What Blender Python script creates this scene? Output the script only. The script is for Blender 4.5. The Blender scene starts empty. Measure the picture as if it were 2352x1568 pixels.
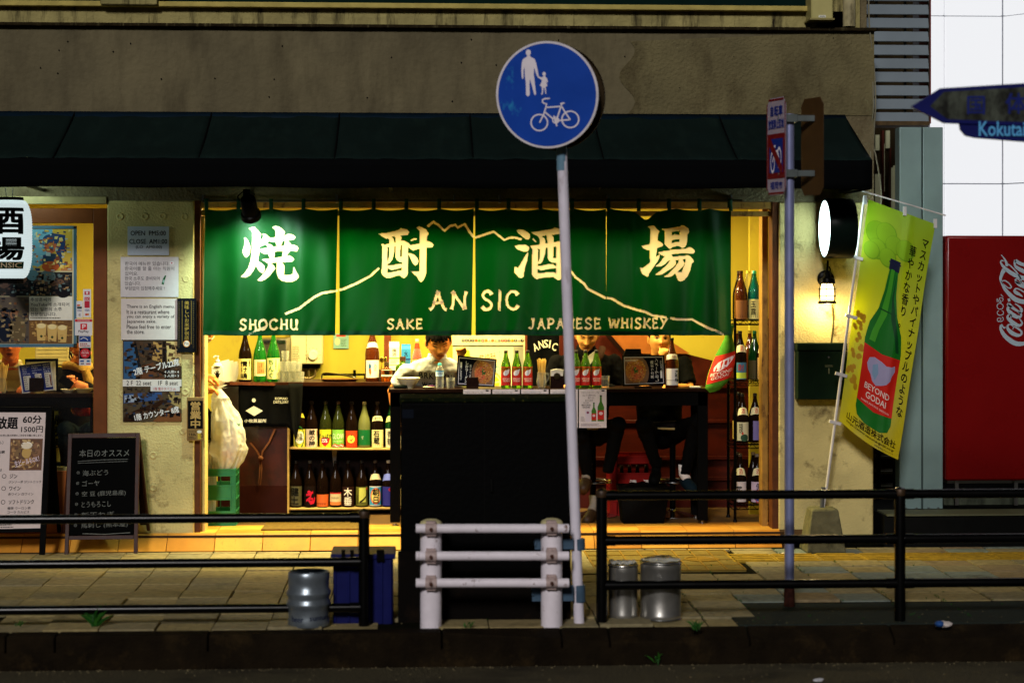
import bpy, bmesh, math, random
from mathutils import Vector as V, Matrix, noise
from mathutils.bvhtree import BVHTree
random.seed(7)
R = math.radians
SC = bpy.context.scene
COL = SC.collection
# ------------------------------------------------------------------ camera, world, sun, exposure
F = 4368.0; CAMY = -15.1; CAMZ = 2.1; TH = math.atan(216/F); HZ = 650.0
cd = bpy.data.cameras.new('camera'); cam = bpy.data.objects.new('camera', cd); COL.objects.link(cam)
cam.location = (0, CAMY, CAMZ); cam.rotation_euler = (R(90), 0, -TH)
cd.sensor_width = 36; cd.lens = F/2352*36; cd.shift_y = -(784-HZ)/2352; cd.clip_end = 500
cd.dof.use_dof = True; cd.dof.focus_distance = 15.2; cd.dof.aperture_fstop = 1.5
SC.camera = cam
W = bpy.data.worlds.new('World'); SC.world = W; W.use_nodes = True
wn = W.node_tree; bg = wn.nodes['Background']
sk = wn.nodes.new('ShaderNodeTexSky'); sk.sky_type = 'NISHITA'; sk.sun_disc = False
SUN_EL, SUN_AZ = R(27), R(14)
sk.sun_elevation = SUN_EL; sk.sun_rotation = R(180)-SUN_AZ
wn.links.new(sk.outputs[0], bg.inputs[0]); bg.inputs[1].default_value = 0.0022
sl = bpy.data.lights.new('street_light_from_road', 'SUN'); sl.energy = 1.8; sl.angle = R(9); sl.color = (1, .95, .92)
so = bpy.data.objects.new('sun', sl); COL.objects.link(so)
# shines from behind the camera, slightly from the left, down on the facade
so.rotation_euler = V((math.sin(SUN_AZ)*math.cos(SUN_EL), math.cos(SUN_AZ)*math.cos(SUN_EL), -math.sin(SUN_EL))).to_track_quat('-Z', 'Y').to_euler()
SC.view_settings.view_transform = 'Standard'; SC.view_settings.look = 'None'
SC.view_settings.exposure = 0.0; SC.view_settings.gamma = 1.0; SC.view_settings.use_curve_mapping = False
SC.render.engine = 'CYCLES'; SC.cycles.use_denoising = True
SC.cycles.max_bounces = 8; SC.cycles.transmission_bounces = 6; SC.cycles.transparent_max_bounces = 8
SC.cycles.sample_clamp_indirect = 3.0; SC.cycles.caustics_reflective = False; SC.cycles.caustics_refractive = False
# ------------------------------------------------------------------ measuring helpers
def ray(X, Y):
    a = (X-1176)/F
    return V((math.sin(TH)+a*math.cos(TH), math.cos(TH)-a*math.sin(TH), -(Y-HZ)/F))
def P(X, Y, y=0.0):            # the point at depth y that stands at pixel (X, Y)
    d = ray(X, Y); t = (y-CAMY)/d.y
    return V((d.x*t, y, CAMZ+d.z*t))
def G(X, Y, z=0.0):            # the point at height z
    d = ray(X, Y); t = (z-CAMZ)/d.z
    return V((d.x*t, CAMY+d.y*t, z))
def PX(X, y): return P(X, HZ, y).x
def PZ(Y, y, X=1100): return P(X, Y, y).z
# ------------------------------------------------------------------ materials
def lin(c):
    return tuple(((x/255)/12.92 if x/255 <= .04045 else ((x/255+.055)/1.055)**2.4) for x in c)
MATS = {}
def mt(name, rgb=(128, 128, 128), rough=.6, metal=0., var=.12, scale=12., bump=0., bscale=80., trans=0., emit=0., ior=1.45, coat=0., spec=.5, aniso=None, translucent=0., alpha=1., sheen=0., stain=None, ebase=None):
    if name in MATS: return MATS[name]
    if max(rgb) < 48 and not metal and spec == .5: spec = .05
    elif rough >= .4 and not metal and spec == .5 and not trans: spec = .22
    m = bpy.data.materials.new(name); m.use_nodes = True; nt = m.node_tree; N = nt.nodes; L = nt.links
    b = N['Principled BSDF']; c = lin(rgb)
    tc = N.new('ShaderNodeTexCoord')
    if var > 0:
        nz = N.new('ShaderNodeTexNoise'); nz.inputs['Scale'].default_value = scale; nz.inputs['Detail'].default_value = 6
        L.new(tc.outputs['Object'], nz.inputs['Vector'])
        rp = N.new('ShaderNodeValToRGB'); L.new(nz.outputs[0], rp.inputs[0])
        rp.color_ramp.elements[0].position = .3; rp.color_ramp.elements[1].position = .7
        rp.color_ramp.elements[0].color = (*[x*(1-var) for x in c], 1); rp.color_ramp.elements[1].color = (*[min(1, x*(1+var)) for x in c], 1)
        out = rp.outputs[0]
        if stain:
            n2 = N.new('ShaderNodeTexNoise'); n2.inputs['Scale'].default_value = stain[1]; n2.inputs['Detail'].default_value = 9; n2.inputs['Roughness'].default_value = .68
            mp = N.new('ShaderNodeMapping'); mp.inputs['Scale'].default_value = stain[2]
            L.new(tc.outputs['Object'], mp.inputs[0]); L.new(mp.outputs[0], n2.inputs['Vector'])
            r2 = N.new('ShaderNodeValToRGB'); L.new(n2.outputs[0], r2.inputs[0]); r2.color_ramp.elements[0].position = stain[3]; r2.color_ramp.elements[1].position = stain[4]
            r2.color_ramp.elements[0].color = (0, 0, 0, 1); r2.color_ramp.elements[1].color = (1, 1, 1, 1)
            mx = N.new('ShaderNodeMix'); mx.data_type = 'RGBA'; L.new(r2.outputs[0], mx.inputs[0]); L.new(out, mx.inputs[6]); mx.inputs[7].default_value = (*lin(stain[0]), 1)
            out = mx.outputs[2]
        L.new(out, b.inputs['Base Color'])
        rr = N.new('ShaderNodeMapRange'); L.new(nz.outputs[0], rr.inputs[0]); rr.inputs[3].default_value = max(.02, rough*.85); rr.inputs[4].default_value = min(1, rough*1.15)
        L.new(rr.outputs[0], b.inputs['Roughness'])
    else:
        b.inputs['Base Color'].default_value = (*c, 1); b.inputs['Roughness'].default_value = rough
    b.inputs['Metallic'].default_value = metal; b.inputs['IOR'].default_value = ior
    b.inputs['Transmission Weight'].default_value = trans; b.inputs['Coat Weight'].default_value = coat
    b.inputs['Specular IOR Level'].default_value = spec; b.inputs['Alpha'].default_value = alpha
    if emit:
        if ebase: b.inputs['Base Color'].default_value = (*lin(ebase), 1)
        b.inputs['Emission Color'].default_value = (*c, 1); b.inputs['Emission Strength'].default_value = emit
    if bump:
        n3 = N.new('ShaderNodeTexNoise'); n3.inputs['Scale'].default_value = bscale; n3.inputs['Detail'].default_value = 3
        L.new(tc.outputs['Object'], n3.inputs['Vector'])
        bp = N.new('ShaderNodeBump'); bp.inputs['Strength'].default_value = min(1, bump); bp.inputs['Distance'].default_value = .012*max(1, bump)
        L.new(n3.outputs[0], bp.inputs['Height']); L.new(bp.outputs[0], b.inputs['Normal'])
    if translucent:
        tr = N.new('ShaderNodeBsdfTranslucent'); tr.inputs[0].default_value = (*[min(1, x*1.1) for x in c], 1)
        ms = N.new('ShaderNodeMixShader'); ms.inputs[0].default_value = translucent
        o = N['Material Output']; L.new(b.outputs[0], ms.inputs[1]); L.new(tr.outputs[0], ms.inputs[2]); L.new(ms.outputs[0], o.inputs[0])
    MATS[name] = m
    return m
# flat colours for prints
def pc(r, g, b): return mt('print_%d_%d_%d' % (r, g, b), (r, g, b), .55, var=.04, scale=30)
# ------------------------------------------------------------------ mesh collector (world coordinates)
class M:
    def __init__(s): s.v = []; s.f = []; s.mi = []; s.ms = []; s.cur = 0
    def use(s, m):
        if m not in s.ms: s.ms.append(m)
        s.cur = s.ms.index(m); return s
    def add(s, v, f):
        n = len(s.v); s.v += [V(x) for x in v]; s.f += [tuple(i+n for i in q) for q in f]; s.mi += [s.cur]*len(f); return s
    def box(s, a, b):
        x0, y0, z0 = a; x1, y1, z1 = b
        x0, x1 = min(x0, x1), max(x0, x1); y0, y1 = min(y0, y1), max(y0, y1); z0, z1 = min(z0, z1), max(z0, z1)
        return s.add([(x0, y0, z0), (x1, y0, z0), (x1, y1, z0), (x0, y1, z0), (x0, y0, z1), (x1, y0, z1), (x1, y1, z1), (x0, y1, z1)],
                     [(0, 3, 2, 1), (4, 5, 6, 7), (0, 1, 5, 4), (1, 2, 6, 5), (2, 3, 7, 6), (3, 0, 4, 7)])
    def pbox(s, X0, Y0, X1, Y1, y0, y1):      # front face fills the pixels, real depth y0..y1
        a = P(X0, Y0, y0); b = P(X1, Y1, y0)
        return s.box((a.x, y0, b.z), (b.x, y1, a.z))
    def obox(s, c, ax, ay, az):               # box from centre and half axes
        c = V(c); q = []
        for k in (-1, 1):
            for i, j in ((-1, -1), (1, -1), (1, 1), (-1, 1)): q.append(c+V(ax)*i+V(ay)*j+V(az)*k)
        return s.add(q, [(0, 3, 2, 1), (4, 5, 6, 7), (0, 1, 5, 4), (1, 2, 6, 5), (2, 3, 7, 6), (3, 0, 4, 7)])
    def tube(s, pts, rad, n=10, cap=True, closed=False):
        pts = [V(p) for p in pts]; m = len(pts)
        if not hasattr(rad, '__len__'): rad = [rad]*m
        vs = []; fs = []; up = None
        for i, p in enumerate(pts):
            t = (pts[(i+1) % m]-pts[i-1]) if closed else (pts[min(i+1, m-1)]-pts[max(i-1, 0)])
            t = t.normalized() if t.length > 1e-9 else V((0, 0, 1))
            if up is None: up = t.cross(V((0, 0, 1)) if abs(t.z) < .9 else V((0, 1, 0))).normalized()
            up = (up-t*up.dot(t)); up = up.normalized() if up.length > 1e-6 else t.orthogonal().normalized()
            w = t.cross(up)
            for k in range(n):
                a = 2*math.pi*k/n; vs.append(p+(up*math.cos(a)+w*math.sin(a))*rad[i])
        for i in range(m if closed else m-1):
            j = (i+1) % m
            for k in range(n):
                l = (k+1) % n; fs.append((i*n+k, i*n+l, j*n+l, j*n+k))
        if cap and not closed: fs.append(tuple(range(n-1, -1, -1))); fs.append(tuple((m-1)*n+k for k in range(n)))
        return s.add(vs, fs)
    def lathe(s, prof, c=(0, 0, 0), n=16, ax=None, a0=0, a1=2*math.pi):     # prof [(r, h)], axis ax
        c = V(c); ax = V(ax).normalized() if ax else V((0, 0, 1)); u = V((1, 0, 0)) if abs(ax.x) < .9 else V((0, 1, 0))
        u = (u-ax*u.dot(ax)).normalized(); w = ax.cross(u); full = abs(a1-a0-2*math.pi) < 1e-6
        nn = n if full else n+1; vs = []; fs = []
        for r, h in prof:
            for k in range(nn):
                a = a0+(a1-a0)*k/n; vs.append(c+ax*h+(u*math.cos(a)+w*math.sin(a))*r)
        for i in range(len(prof)-1):
            for k in range(n):
                l = (k+1) % nn; fs.append((i*nn+k, i*nn+l, (i+1)*nn+l, (i+1)*nn+k))
        if full:
            if prof[0][0] > 1e-5: fs.append(tuple(range(nn-1, -1, -1)))
            if prof[-1][0] > 1e-5: fs.append(tuple((len(prof)-1)*nn+k for k in range(nn)))
        return s.add(vs, fs)
    def ell(s, c, rx, ry, rz, n=14, m=9, rot=None):
        c = V(c); vs = []; fs = []
        for i in range(m+1):
            t = math.pi*i/m
            for k in range(n):
                a = 2*math.pi*k/n; q = V((rx*math.sin(t)*math.cos(a), ry*math.sin(t)*math.sin(a), rz*math.cos(t)))
                vs.append(c+(rot@q if rot else q))
        for i in range(m):
            for k in range(n):
                l = (k+1) % n; fs.append((i*n+k, (i+1)*n+k, (i+1)*n+l, i*n+l))
        return s.add(vs, fs)
    def prism(s, loop, d):                    # loop of world points, extruded by vector d
        n = len(loop); d = V(d); loop = [V(p) for p in loop]
        return s.add(loop+[p+d for p in loop], [tuple(range(n))]+[tuple(n+k for k in range(n-1, -1, -1))]+[(k, n+k, n+(k+1) % n, (k+1) % n) for k in range(n)])
    def grid(s, fn, nu, nv):                  # fn(i/nu, j/nv) -> point
        vs = [fn(i/nu, j/nv) for j in range(nv+1) for i in range(nu+1)]
        return s.add(vs, [(j*(nu+1)+i, j*(nu+1)+i+1, (j+1)*(nu+1)+i+1, (j+1)*(nu+1)+i) for j in range(nv) for i in range(nu)])
WL = {}
def sp(o, label, cat=None, group=None, kind=None):
    if label: o['label'] = label
    if cat: o['category'] = cat
    if group: o['group'] = group
    if kind: o['kind'] = kind
def thing(name, label, cat, loc, group=None):
    o = bpy.data.objects.new(name, None); COL.objects.link(o); o.location = loc; o.empty_display_size = .1
    WL[o] = V(loc); sp(o, label, cat, group); return o
def mesh_from(name, m, base, smooth=35, fixn=True):
    me = bpy.data.meshes.new(name); me.from_pydata([tuple(p-base) for p in m.v], [], m.f)
    for x in m.ms: me.materials.append(x)
    if m.ms: me.polygons.foreach_set('material_index', m.mi)
    if fixn:
        b = bmesh.new(); b.from_mesh(me); bmesh.ops.recalc_face_normals(b, faces=b.faces); b.to_mesh(me); b.free()
    if smooth:
        me.shade_smooth(); me.set_sharp_from_angle(angle=R(smooth))
    me.update(); return me
def part(parent, name, m, mat=None, bevel=0, smooth=35, fixn=True, label=None, kind=None, loc=None, solid=0):
    if mat is not None and not m.ms: m.ms = [mat]; m.mi = [0]*len(m.f)
    base = V(loc) if loc is not None else (WL[parent] if parent is not None else V((0, 0, 0)))
    me = mesh_from(name, m, base, smooth, fixn)
    o = bpy.data.objects.new(name, me); COL.objects.link(o); WL[o] = base
    if parent is not None: o.parent = parent; o.location = base-WL[parent]
    else: o.location = base
    if solid: q = o.modifiers.new('s', 'SOLIDIFY'); q.thickness = solid; q.offset = 0
    if bevel: q = o.modifiers.new('b', 'BEVEL'); q.width = bevel; q.segments = 2; q.limit_method = 'ANGLE'; q.angle_limit = R(40)
    sp(o, label, kind=kind); return o
def single(name, m, mat, label, cat, group=None, kind=None, **k):     # a thing that is one mesh
    c = V((sum(p.x for p in m.v)/len(m.v), sum(p.y for p in m.v)/len(m.v), min(p.z for p in m.v)))
    o = part(None, name, m, mat, loc=c, **k); sp(o, label, cat, group, kind); return o
def shared(parent, name, o, off=(0, 0, 0)):      # another object with the same mesh
    c = bpy.data.objects.new(name, o.data); COL.objects.link(c); c.parent = parent; c.location = off; WL[c] = WL[parent]+V(off)
    for q in o.modifiers:
        if q.type == 'BEVEL': z = c.modifiers.new('b', 'BEVEL'); z.width = q.width; z.segments = 2; z.limit_method = 'ANGLE'; z.angle_limit = R(40)
    return c
def copy_tree(o, parent=None, loc=None):
    c = o.copy(); COL.objects.link(c); c.parent = parent
    if loc is not None: c.location = loc
    WL[c] = (WL[parent]+c.location) if parent else V(c.location)
    for ch in list(o.children): copy_tree(ch, c)
    return c
# ------------------------------------------------------------------ lettering and flat prints
TC = {}
def curve_faces(c):
    o = bpy.data.objects.new('t', c); me = o.to_mesh()
    r = ([(v.co.x, v.co.y) for v in me.vertices], [tuple(p.vertices) for p in me.polygons])
    o.to_mesh_clear(); bpy.data.objects.remove(o); bpy.data.curves.remove(c); return r
def text2d(s, bold=0., res=2):
    k = (s, bold, res)
    if k not in TC:
        c = bpy.data.curves.new('t', 'FONT'); c.body = s; c.resolution_u = res; c.offset = bold; c.fill_mode = 'FRONT'; c.space_line = 1.02
        if all(len(x) < 2 for x in s.split('\n')): c.align_x = 'CENTER'
        TC[k] = curve_faces(c)
    return TC[k]
def loops2d(loops):
    c = bpy.data.curves.new('k', 'CURVE'); c.dimensions = '2D'; c.fill_mode = 'FRONT'
    for pts in loops:
        q = c.splines.new('POLY'); q.points.add(len(pts)-1); q.use_cyclic_u = True
        for a, b in zip(q.points, pts): a.co = (b[0], b[1], 0, 1)
    return curve_faces(c)
def stroke2d(pts, w):                      # brush stroke as a ribbon; w one width or one per point
    n = len(pts); w = w if hasattr(w, '__len__') else [w]*n; L = []; Rr = []
    for i in range(n):
        a = V(pts[max(i-1, 0)]); b = V(pts[min(i+1, n-1)]); t = (b-a).normalized(); nn = V((-t.y, t.x)); p = V(pts[i])
        L.append(tuple(p+nn*w[i]/2)); Rr.append(tuple(p-nn*w[i]/2))
    return L+Rr, [(i, i+1, n+i+1, n+i) for i in range(n-1)]
def smooth_pts(pts, k=5):                 # Catmull-Rom through the points
    q = [pts[0]]+list(pts)+[pts[-1]]; out = []
    for i in range(1, len(q)-2):
        for j in range(k):
            t = j/k; out.append(tuple(.5*((2*q[i][d])+(-q[i-1][d]+q[i+1][d])*t+(2*q[i-1][d]-5*q[i][d]+4*q[i+1][d]-q[i+2][d])*t*t+(-q[i-1][d]+3*q[i][d]-3*q[i+1][d]+q[i+2][d])*t**3) for d in range(len(pts[0]))))
    out.append(tuple(pts[-1])); return out
class Sheet:                                # prints laid on a surface fn(u, v, d): v grows downwards
    def __init__(s, parent, fn, eps=.0004, cut=0, cuty=2.): s.cy = cuty; s.p = parent; s.fn = fn; s.e = eps; s.g = {}; s.cut = cut
    def raw(s, v2, fs, mat, lvl=1, name='print'):
        m = s.g.setdefault(name, M()); m.use(mat)
        if s.cut and v2:
            b = bmesh.new(); vs = [b.verts.new((x, y, 0)) for x, y in v2]
            for q in fs:
                try: b.faces.new([vs[i] for i in q])
                except ValueError: pass
            xs = [x for x, y in v2]; k = math.ceil(min(xs)/s.cut)*s.cut
            while k < max(xs):
                bmesh.ops.bisect_plane(b, geom=b.verts[:]+b.edges[:]+b.faces[:], plane_co=(k, 0, 0), plane_no=(1, 0, 0)); k += s.cut
            ys = [y for x, y in v2]; k = math.ceil(min(ys)/s.cut/s.cy)*s.cut*s.cy
            while k < max(ys):
                bmesh.ops.bisect_plane(b, geom=b.verts[:]+b.edges[:]+b.faces[:], plane_co=(0, k, 0), plane_no=(0, 1, 0)); k += s.cut*s.cy
            b.verts.index_update(); v2 = [(v.co.x, v.co.y) for v in b.verts]; fs = [tuple(v.index for v in q.verts) for q in b.faces]; b.free()
        m.add([s.fn(x, y, s.e*lvl) for x, y in v2], fs); return s
    def poly(s, mat, pts, lvl=1, name='print'): return s.raw(list(pts), [tuple(range(len(pts)))], mat, lvl, name)
    def rect(s, mat, x0, y0, x1, y1, lvl=1, name='print'): return s.poly(mat, [(x0, y0), (x1, y0), (x1, y1), (x0, y1)], lvl, name)
    def disc(s, mat, x, y, rx, ry=None, lvl=1, name='print', n=18):
        ry = ry or rx; return s.poly(mat, [(x+rx*math.cos(2*math.pi*k/n), y+ry*math.sin(2*math.pi*k/n)) for k in range(n)], lvl, name)
    def ring(s, mat, x, y, r, w, lvl=1, name='print', n=24, a0=0, a1=360):
        p = [(x+r*math.cos(R(a0+(a1-a0)*k/n)), y+r*math.sin(R(a0+(a1-a0)*k/n))) for k in range(n+1)]
        v, f = stroke2d(p, w); return s.raw(v, f, mat, lvl, name)
    def line(s, mat, pts, w, lvl=1, name='print'):
        v, f = stroke2d(pts, w); return s.raw(v, f, mat, lvl, name)
    def loops(s, mat, lps, lvl=1, name='print'):
        v, f = loops2d(lps); return s.raw(v, f, mat, lvl, name)
    def text(s, mat, t, x0, y0, x1, y1, lvl=2, rot=0, bold=0., name='lettering', tilt=0., keep=False, res=2):
        if bold > .012:                      # heavy type: the same glyphs laid again a hair to each side
            e = bold*.62*min((x1-x0)/max(1, len(max(t.split('\n'), key=len))), (y1-y0)/(t.count('\n')+1))
            for q, (dx, dy) in enumerate(((-e, -e), (e, -e), (-e, e), (e, e))): s.text(mat, t, x0+e+dx, y0+e+dy, x1-e+dx, y1-e+dy, lvl+.12*q, rot, 0., name, tilt, keep, res)
            return s
        v, f = text2d(t, bold, res)
        if not v: return s
        if rot:
            ca, sa = round(math.cos(R(rot))), round(math.sin(R(rot))); v = [(x*ca-y*sa, x*sa+y*ca) for x, y in v]
        ax = min(x for x, y in v); bx = max(x for x, y in v); ay = min(y for x, y in v); by = max(y for x, y in v)
        sx = (x1-x0)/max(bx-ax, 1e-6); sy = (y1-y0)/max(by-ay, 1e-6)
        if keep: sx = sy = min(sx, sy)
        cx, cy = (x0+x1)/2, (y0+y1)/2; ct, st = math.cos(R(tilt)), math.sin(R(tilt)); w = []
        for x, y in v:
            a = (x-(ax+bx)/2)*sx; b = -(y-(ay+by)/2)*sy
            w.append((cx+a*ct+b*st, cy-a*st+b*ct))
        return s.raw(w, f, mat, lvl, name)
    def greek(s, mat, x0, y0, x1, y1, rows, lvl=2, name='lettering', fill=.45):   # tiny illegible lines of writing
        h = (y1-y0)/rows; rr = random.Random(int(x0*7+y0))
        for i in range(rows):
            x = x0; e = x1-(x1-x0)*rr.random()*.3
            while x < e:
                w = h*fill*rr.uniform(.8, 1.5); s.rect(mat, x, y0+i*h+h*.2, min(x+w, e), y0+i*h+h*(.2+fill), lvl, name); x += w+h*.22
        return s
    def busy(s, x0, y0, x1, y1, pal, n, size, lvl=8, name='photo_print', seed=1):   # the small confused detail of a printed photo
        rr = random.Random(seed)
        n = int(n*1.5); size *= .6
        for k in range(n):
            w, h = size*rr.uniform(.3, 1.3), size*rr.uniform(.2, 1.0); x = rr.uniform(x0, x1-w); y = rr.uniform(y0, y1-h); c = pal[rr.randrange(len(pal))]; j = [rr.uniform(-.25, .25)*min(w, h) for _ in range(8)]
            s.poly(pc(*c), [(max(x0, x+j[0]), max(y0, y+j[1])), (min(x1, x+w+j[2]), max(y0, y+j[3])), (min(x1, x+w+j[4]), min(y1, y+h+j[5])), (max(x0, x+j[6]), min(y1, y+h+j[7]))], lvl+k*.012, name)
        return s
    def done(s):
        for n, m in s.g.items(): part(s.p, n, m, smooth=0, fixn=False)
        s.g = {}
def flat(y): return lambda u, v, d: P(u, v, y)+V((0, -d, 0))
def quadfn(tl, tr, br, bl, w, h, y0, y1=None, wave=None):   # local w x h stretched over a pixel quad at depths y0 (top) .. y1 (bottom)
    y1 = y0 if y1 is None else y1
    if wave is None:                         # a flat board: the four corners lie in one plane
        A, B, D = P(*tl, y0), P(*tr, y0), P(*bl, y1); nn = (B-A).cross(D-A); o = V((0, CAMY, CAMZ)); r_ = ray(*br); C_ = o+r_*(nn.dot(A-o)/nn.dot(r_)); nn = nn.normalized(); nn = nn if nn.y < 0 else -nn
        return lambda u, v, d: (A*(1-u/w)+B*(u/w))*(1-v/h)+(D*(1-u/w)+C_*(u/w))*(v/h)+nn*d
    def fn(u, v, d):
        a = u/w; b = v/h
        X = (tl[0]*(1-a)+tr[0]*a)*(1-b)+(bl[0]*(1-a)+br[0]*a)*b
        Y = (tl[1]*(1-a)+tr[1]*a)*(1-b)+(bl[1]*(1-a)+br[1]*a)*b
        return P(X, Y, y0*(1-b)+y1*b)+V((0, -d+(wave(u, v) if wave else 0), 0))
    return fn
def board(parent, name, fn, w, h, mat, th=.004, nu=1, nv=1):    # the sheet itself, with thickness
    m = M(); f = lambda d: (lambda i, j: fn(i*w, j*h, d))
    m.grid(f(0), nu, nv); m.grid(f(-th), nu, nv)
    k = (nu+1)*(nv+1); edge = [(i) for i in range(nu+1)]+[(j*(nu+1)+nu) for j in range(1, nv+1)]+[nv*(nu+1)+i for i in range(nu-1, -1, -1)]+[j*(nu+1) for j in range(nv-1, 0, -1)]
    for i in range(len(edge)):
        a, b = edge[i], edge[(i+1) % len(edge)]; m.f.append((a, b, k+b, k+a)); m.mi.append(0)
    return part(parent, name, m, mat)
# ================================================================== SETTING
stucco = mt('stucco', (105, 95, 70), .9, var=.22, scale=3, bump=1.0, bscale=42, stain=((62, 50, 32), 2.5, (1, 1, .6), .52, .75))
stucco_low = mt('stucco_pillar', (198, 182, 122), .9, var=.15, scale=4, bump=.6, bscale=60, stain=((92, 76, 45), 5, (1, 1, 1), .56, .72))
plaster = mt('smooth_plaster', (102, 94, 70), .88, var=.2, scale=1.6, bump=.8, bscale=22, stain=((66, 59, 42), 2.0, (2.0, 1, .6), .44, .8))
conc = mt('weathered_concrete', (150, 140, 90), .92, var=.25, scale=5, bump=.9, bscale=26, stain=((34, 28, 16), 9, (1.2, 1, .18), .50, .68))
yellow_wall = mt('cream_interior_wall', (190, 170, 58), .65, var=.07, scale=2.5, bump=.08, bscale=30, stain=((150, 120, 60), 3, (1, 1, .5), .58, .85))
dark_wood = mt('dark_stained_wood', (26, 11, 7), .45, var=.3, scale=7, bump=.1, bscale=60)
brown_frame = mt('orange_brown_door_wood', (108, 56, 18), .5, var=.16, scale=9, bump=.08, bscale=70)
black_metal = mt('black_paint_metal', (4, 4, 4), .34, var=.2, scale=20)
chrome = mt('chrome', (200, 200, 200), .14, 1., var=.05)
steel = mt('brushed_steel', (150, 150, 150), .3, 1., var=.1)
white_paint = mt('white_enamel_paint', (226, 218, 226), .45, var=.06, scale=14, stain=((112, 84, 74), 15, (1, 1, .8), .60, .68))
blackm = mt('matt_black', (2, 2, 2), .7, var=.2, spec=.06)
XL = PX(-420, 0); XR = P(2007, HZ, 0).x; ZH = PZ(462, 0); FZ = .13
XPL0, XPL1 = PX(246, 0), PX(446, 0); XO1 = PX(1789, 0)
shop = thing('shop_building', 'weathered stucco corner shop front with open bar and a left side window', 'shop building', (0, .1, 0))
ZC = PZ(66, 0)
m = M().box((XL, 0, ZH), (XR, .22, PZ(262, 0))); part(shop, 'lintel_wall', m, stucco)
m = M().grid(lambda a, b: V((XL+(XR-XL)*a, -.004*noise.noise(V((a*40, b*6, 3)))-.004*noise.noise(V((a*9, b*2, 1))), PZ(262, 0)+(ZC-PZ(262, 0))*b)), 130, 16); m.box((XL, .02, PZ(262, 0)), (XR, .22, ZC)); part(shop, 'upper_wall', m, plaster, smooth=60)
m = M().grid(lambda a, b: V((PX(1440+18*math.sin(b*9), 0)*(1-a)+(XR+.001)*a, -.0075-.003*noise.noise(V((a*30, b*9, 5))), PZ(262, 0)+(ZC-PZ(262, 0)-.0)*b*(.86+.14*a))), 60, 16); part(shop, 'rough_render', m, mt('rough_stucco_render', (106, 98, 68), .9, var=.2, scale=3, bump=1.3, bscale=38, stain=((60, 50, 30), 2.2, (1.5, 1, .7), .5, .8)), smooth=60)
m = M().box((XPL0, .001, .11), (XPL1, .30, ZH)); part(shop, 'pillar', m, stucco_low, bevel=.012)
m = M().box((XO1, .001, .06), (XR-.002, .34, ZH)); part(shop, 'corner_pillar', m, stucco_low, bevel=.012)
m = M().box((XR-.25, .225, 0), (XR-.005, 6, 9)); part(shop, 'side_wall', m, stucco)
m = M().box((XL, -.055, PZ(68, 0)), (PX(2010, 0), .2, PZ(60, 0))); part(shop, 'cornice', m, mt('blackened_cement', (40, 33, 20), .9, var=.4, scale=20, bump=.8, stain=((95, 88, 60), 14, (2, 1, .1), .55, .7)), bevel=.008)
m = M().box((XL, .06, PZ(60, 0)), (XR-.15, .3, PZ(21, .06))); part(shop, 'parapet_band', m, conc)
m = M().box((XL, -.01, PZ(21, 0)), (PX(1870, 0), .3, PZ(9, 0))); part(shop, 'window_sill', m, mt('pale_sill', (176, 160, 88), .85, var=.2, scale=8, bump=.5), bevel=.006)
m = M().box((XL, .2, PZ(9, 0)), (PX(1880, 0), .35, PZ(-260, 0))); part(shop, 'upper_storey_window', m, mt('dark_green_glass', (12, 30, 26), .15, var=.1))
m = M().box((PX(1880, 0), .06, PZ(60, 0)), (XR-.1, .4, PZ(-260, 0))); part(shop, 'upper_corner_wall', m, conc)
m = M().box((PX(232, 0), -.05, PZ(19, 0)), (PX(363, 0), .3, PZ(-260, 0))); part(shop, 'buttress', m, conc, bevel=.01)
mt('pale_cement', (106, 94, 72), .9, var=.25, scale=9, bump=.4, stain=((96, 82, 64), 7, (1, 1, 1), .4, .6))
m = M()
for k in range(26):
    X, Y = random.uniform(20, 1960), random.uniform(80, 255); m.ell(P(X, Y, -.004), .006, .006, .007, n=8, m=4)
part(shop, 'anchor_hole', m, blackm, kind='stuff')
# rows of round plug marks on the pillar
m = M()
for X, Y in ((276, 497), (333, 497), (374, 496), (424, 498), (283, 592), (418, 590), (283, 686), (283, 765), (427, 640), (352, 965), (352, 1045), (352, 1120), (420, 990), (283, 905), (425, 900)):
    m.lathe([(0, .001), (.012, .001), (.02, .005), (.026, .004), (.03, 0)], P(X, Y, 0), n=14, ax=(0, -1, 0))
part(shop, 'plug_mark', m, stucco_low, kind='stuff')
# interior shell
X0i = XL; X1i = XO1+.22; YB = 2.7
m = M().box((X0i, .0, .02), (X1i, YB, FZ)); part(shop, 'floor', m, mt('stained_floor', (96, 70, 38), .6, var=.25, scale=6))
m = M().box((X0i, .225, 2.95), (X1i, YB+.1, 3.05)); part(shop, 'ceiling', m, mt('cream_ceiling', (200, 180, 90), .8))
m = M().box((X0i, YB, FZ), (X1i, YB+.1, 2.95)); part(shop, 'back_wall', m, yellow_wall)
m = M().box((X1i, .345, FZ), (X1i+.1, YB, 2.95)); m.box((X0i-.1, .225, FZ), (X0i, YB, 2.95)); part(shop, 'end_wall', m, yellow_wall)
m = M().box((PX(1300, 1.7), 1.7, FZ), (X1i, 1.78, 2.95)); part(shop, 'stair_wall', m, yellow_wall)
m = M().box((PX(1722, 1.0), 1.0, FZ), (X1i, 1.06, 2.95)); m.box((PX(1752, .5), .5, FZ), (X1i, .6, 2.95)); part(shop, 'rear_pier', m, yellow_wall)
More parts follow.
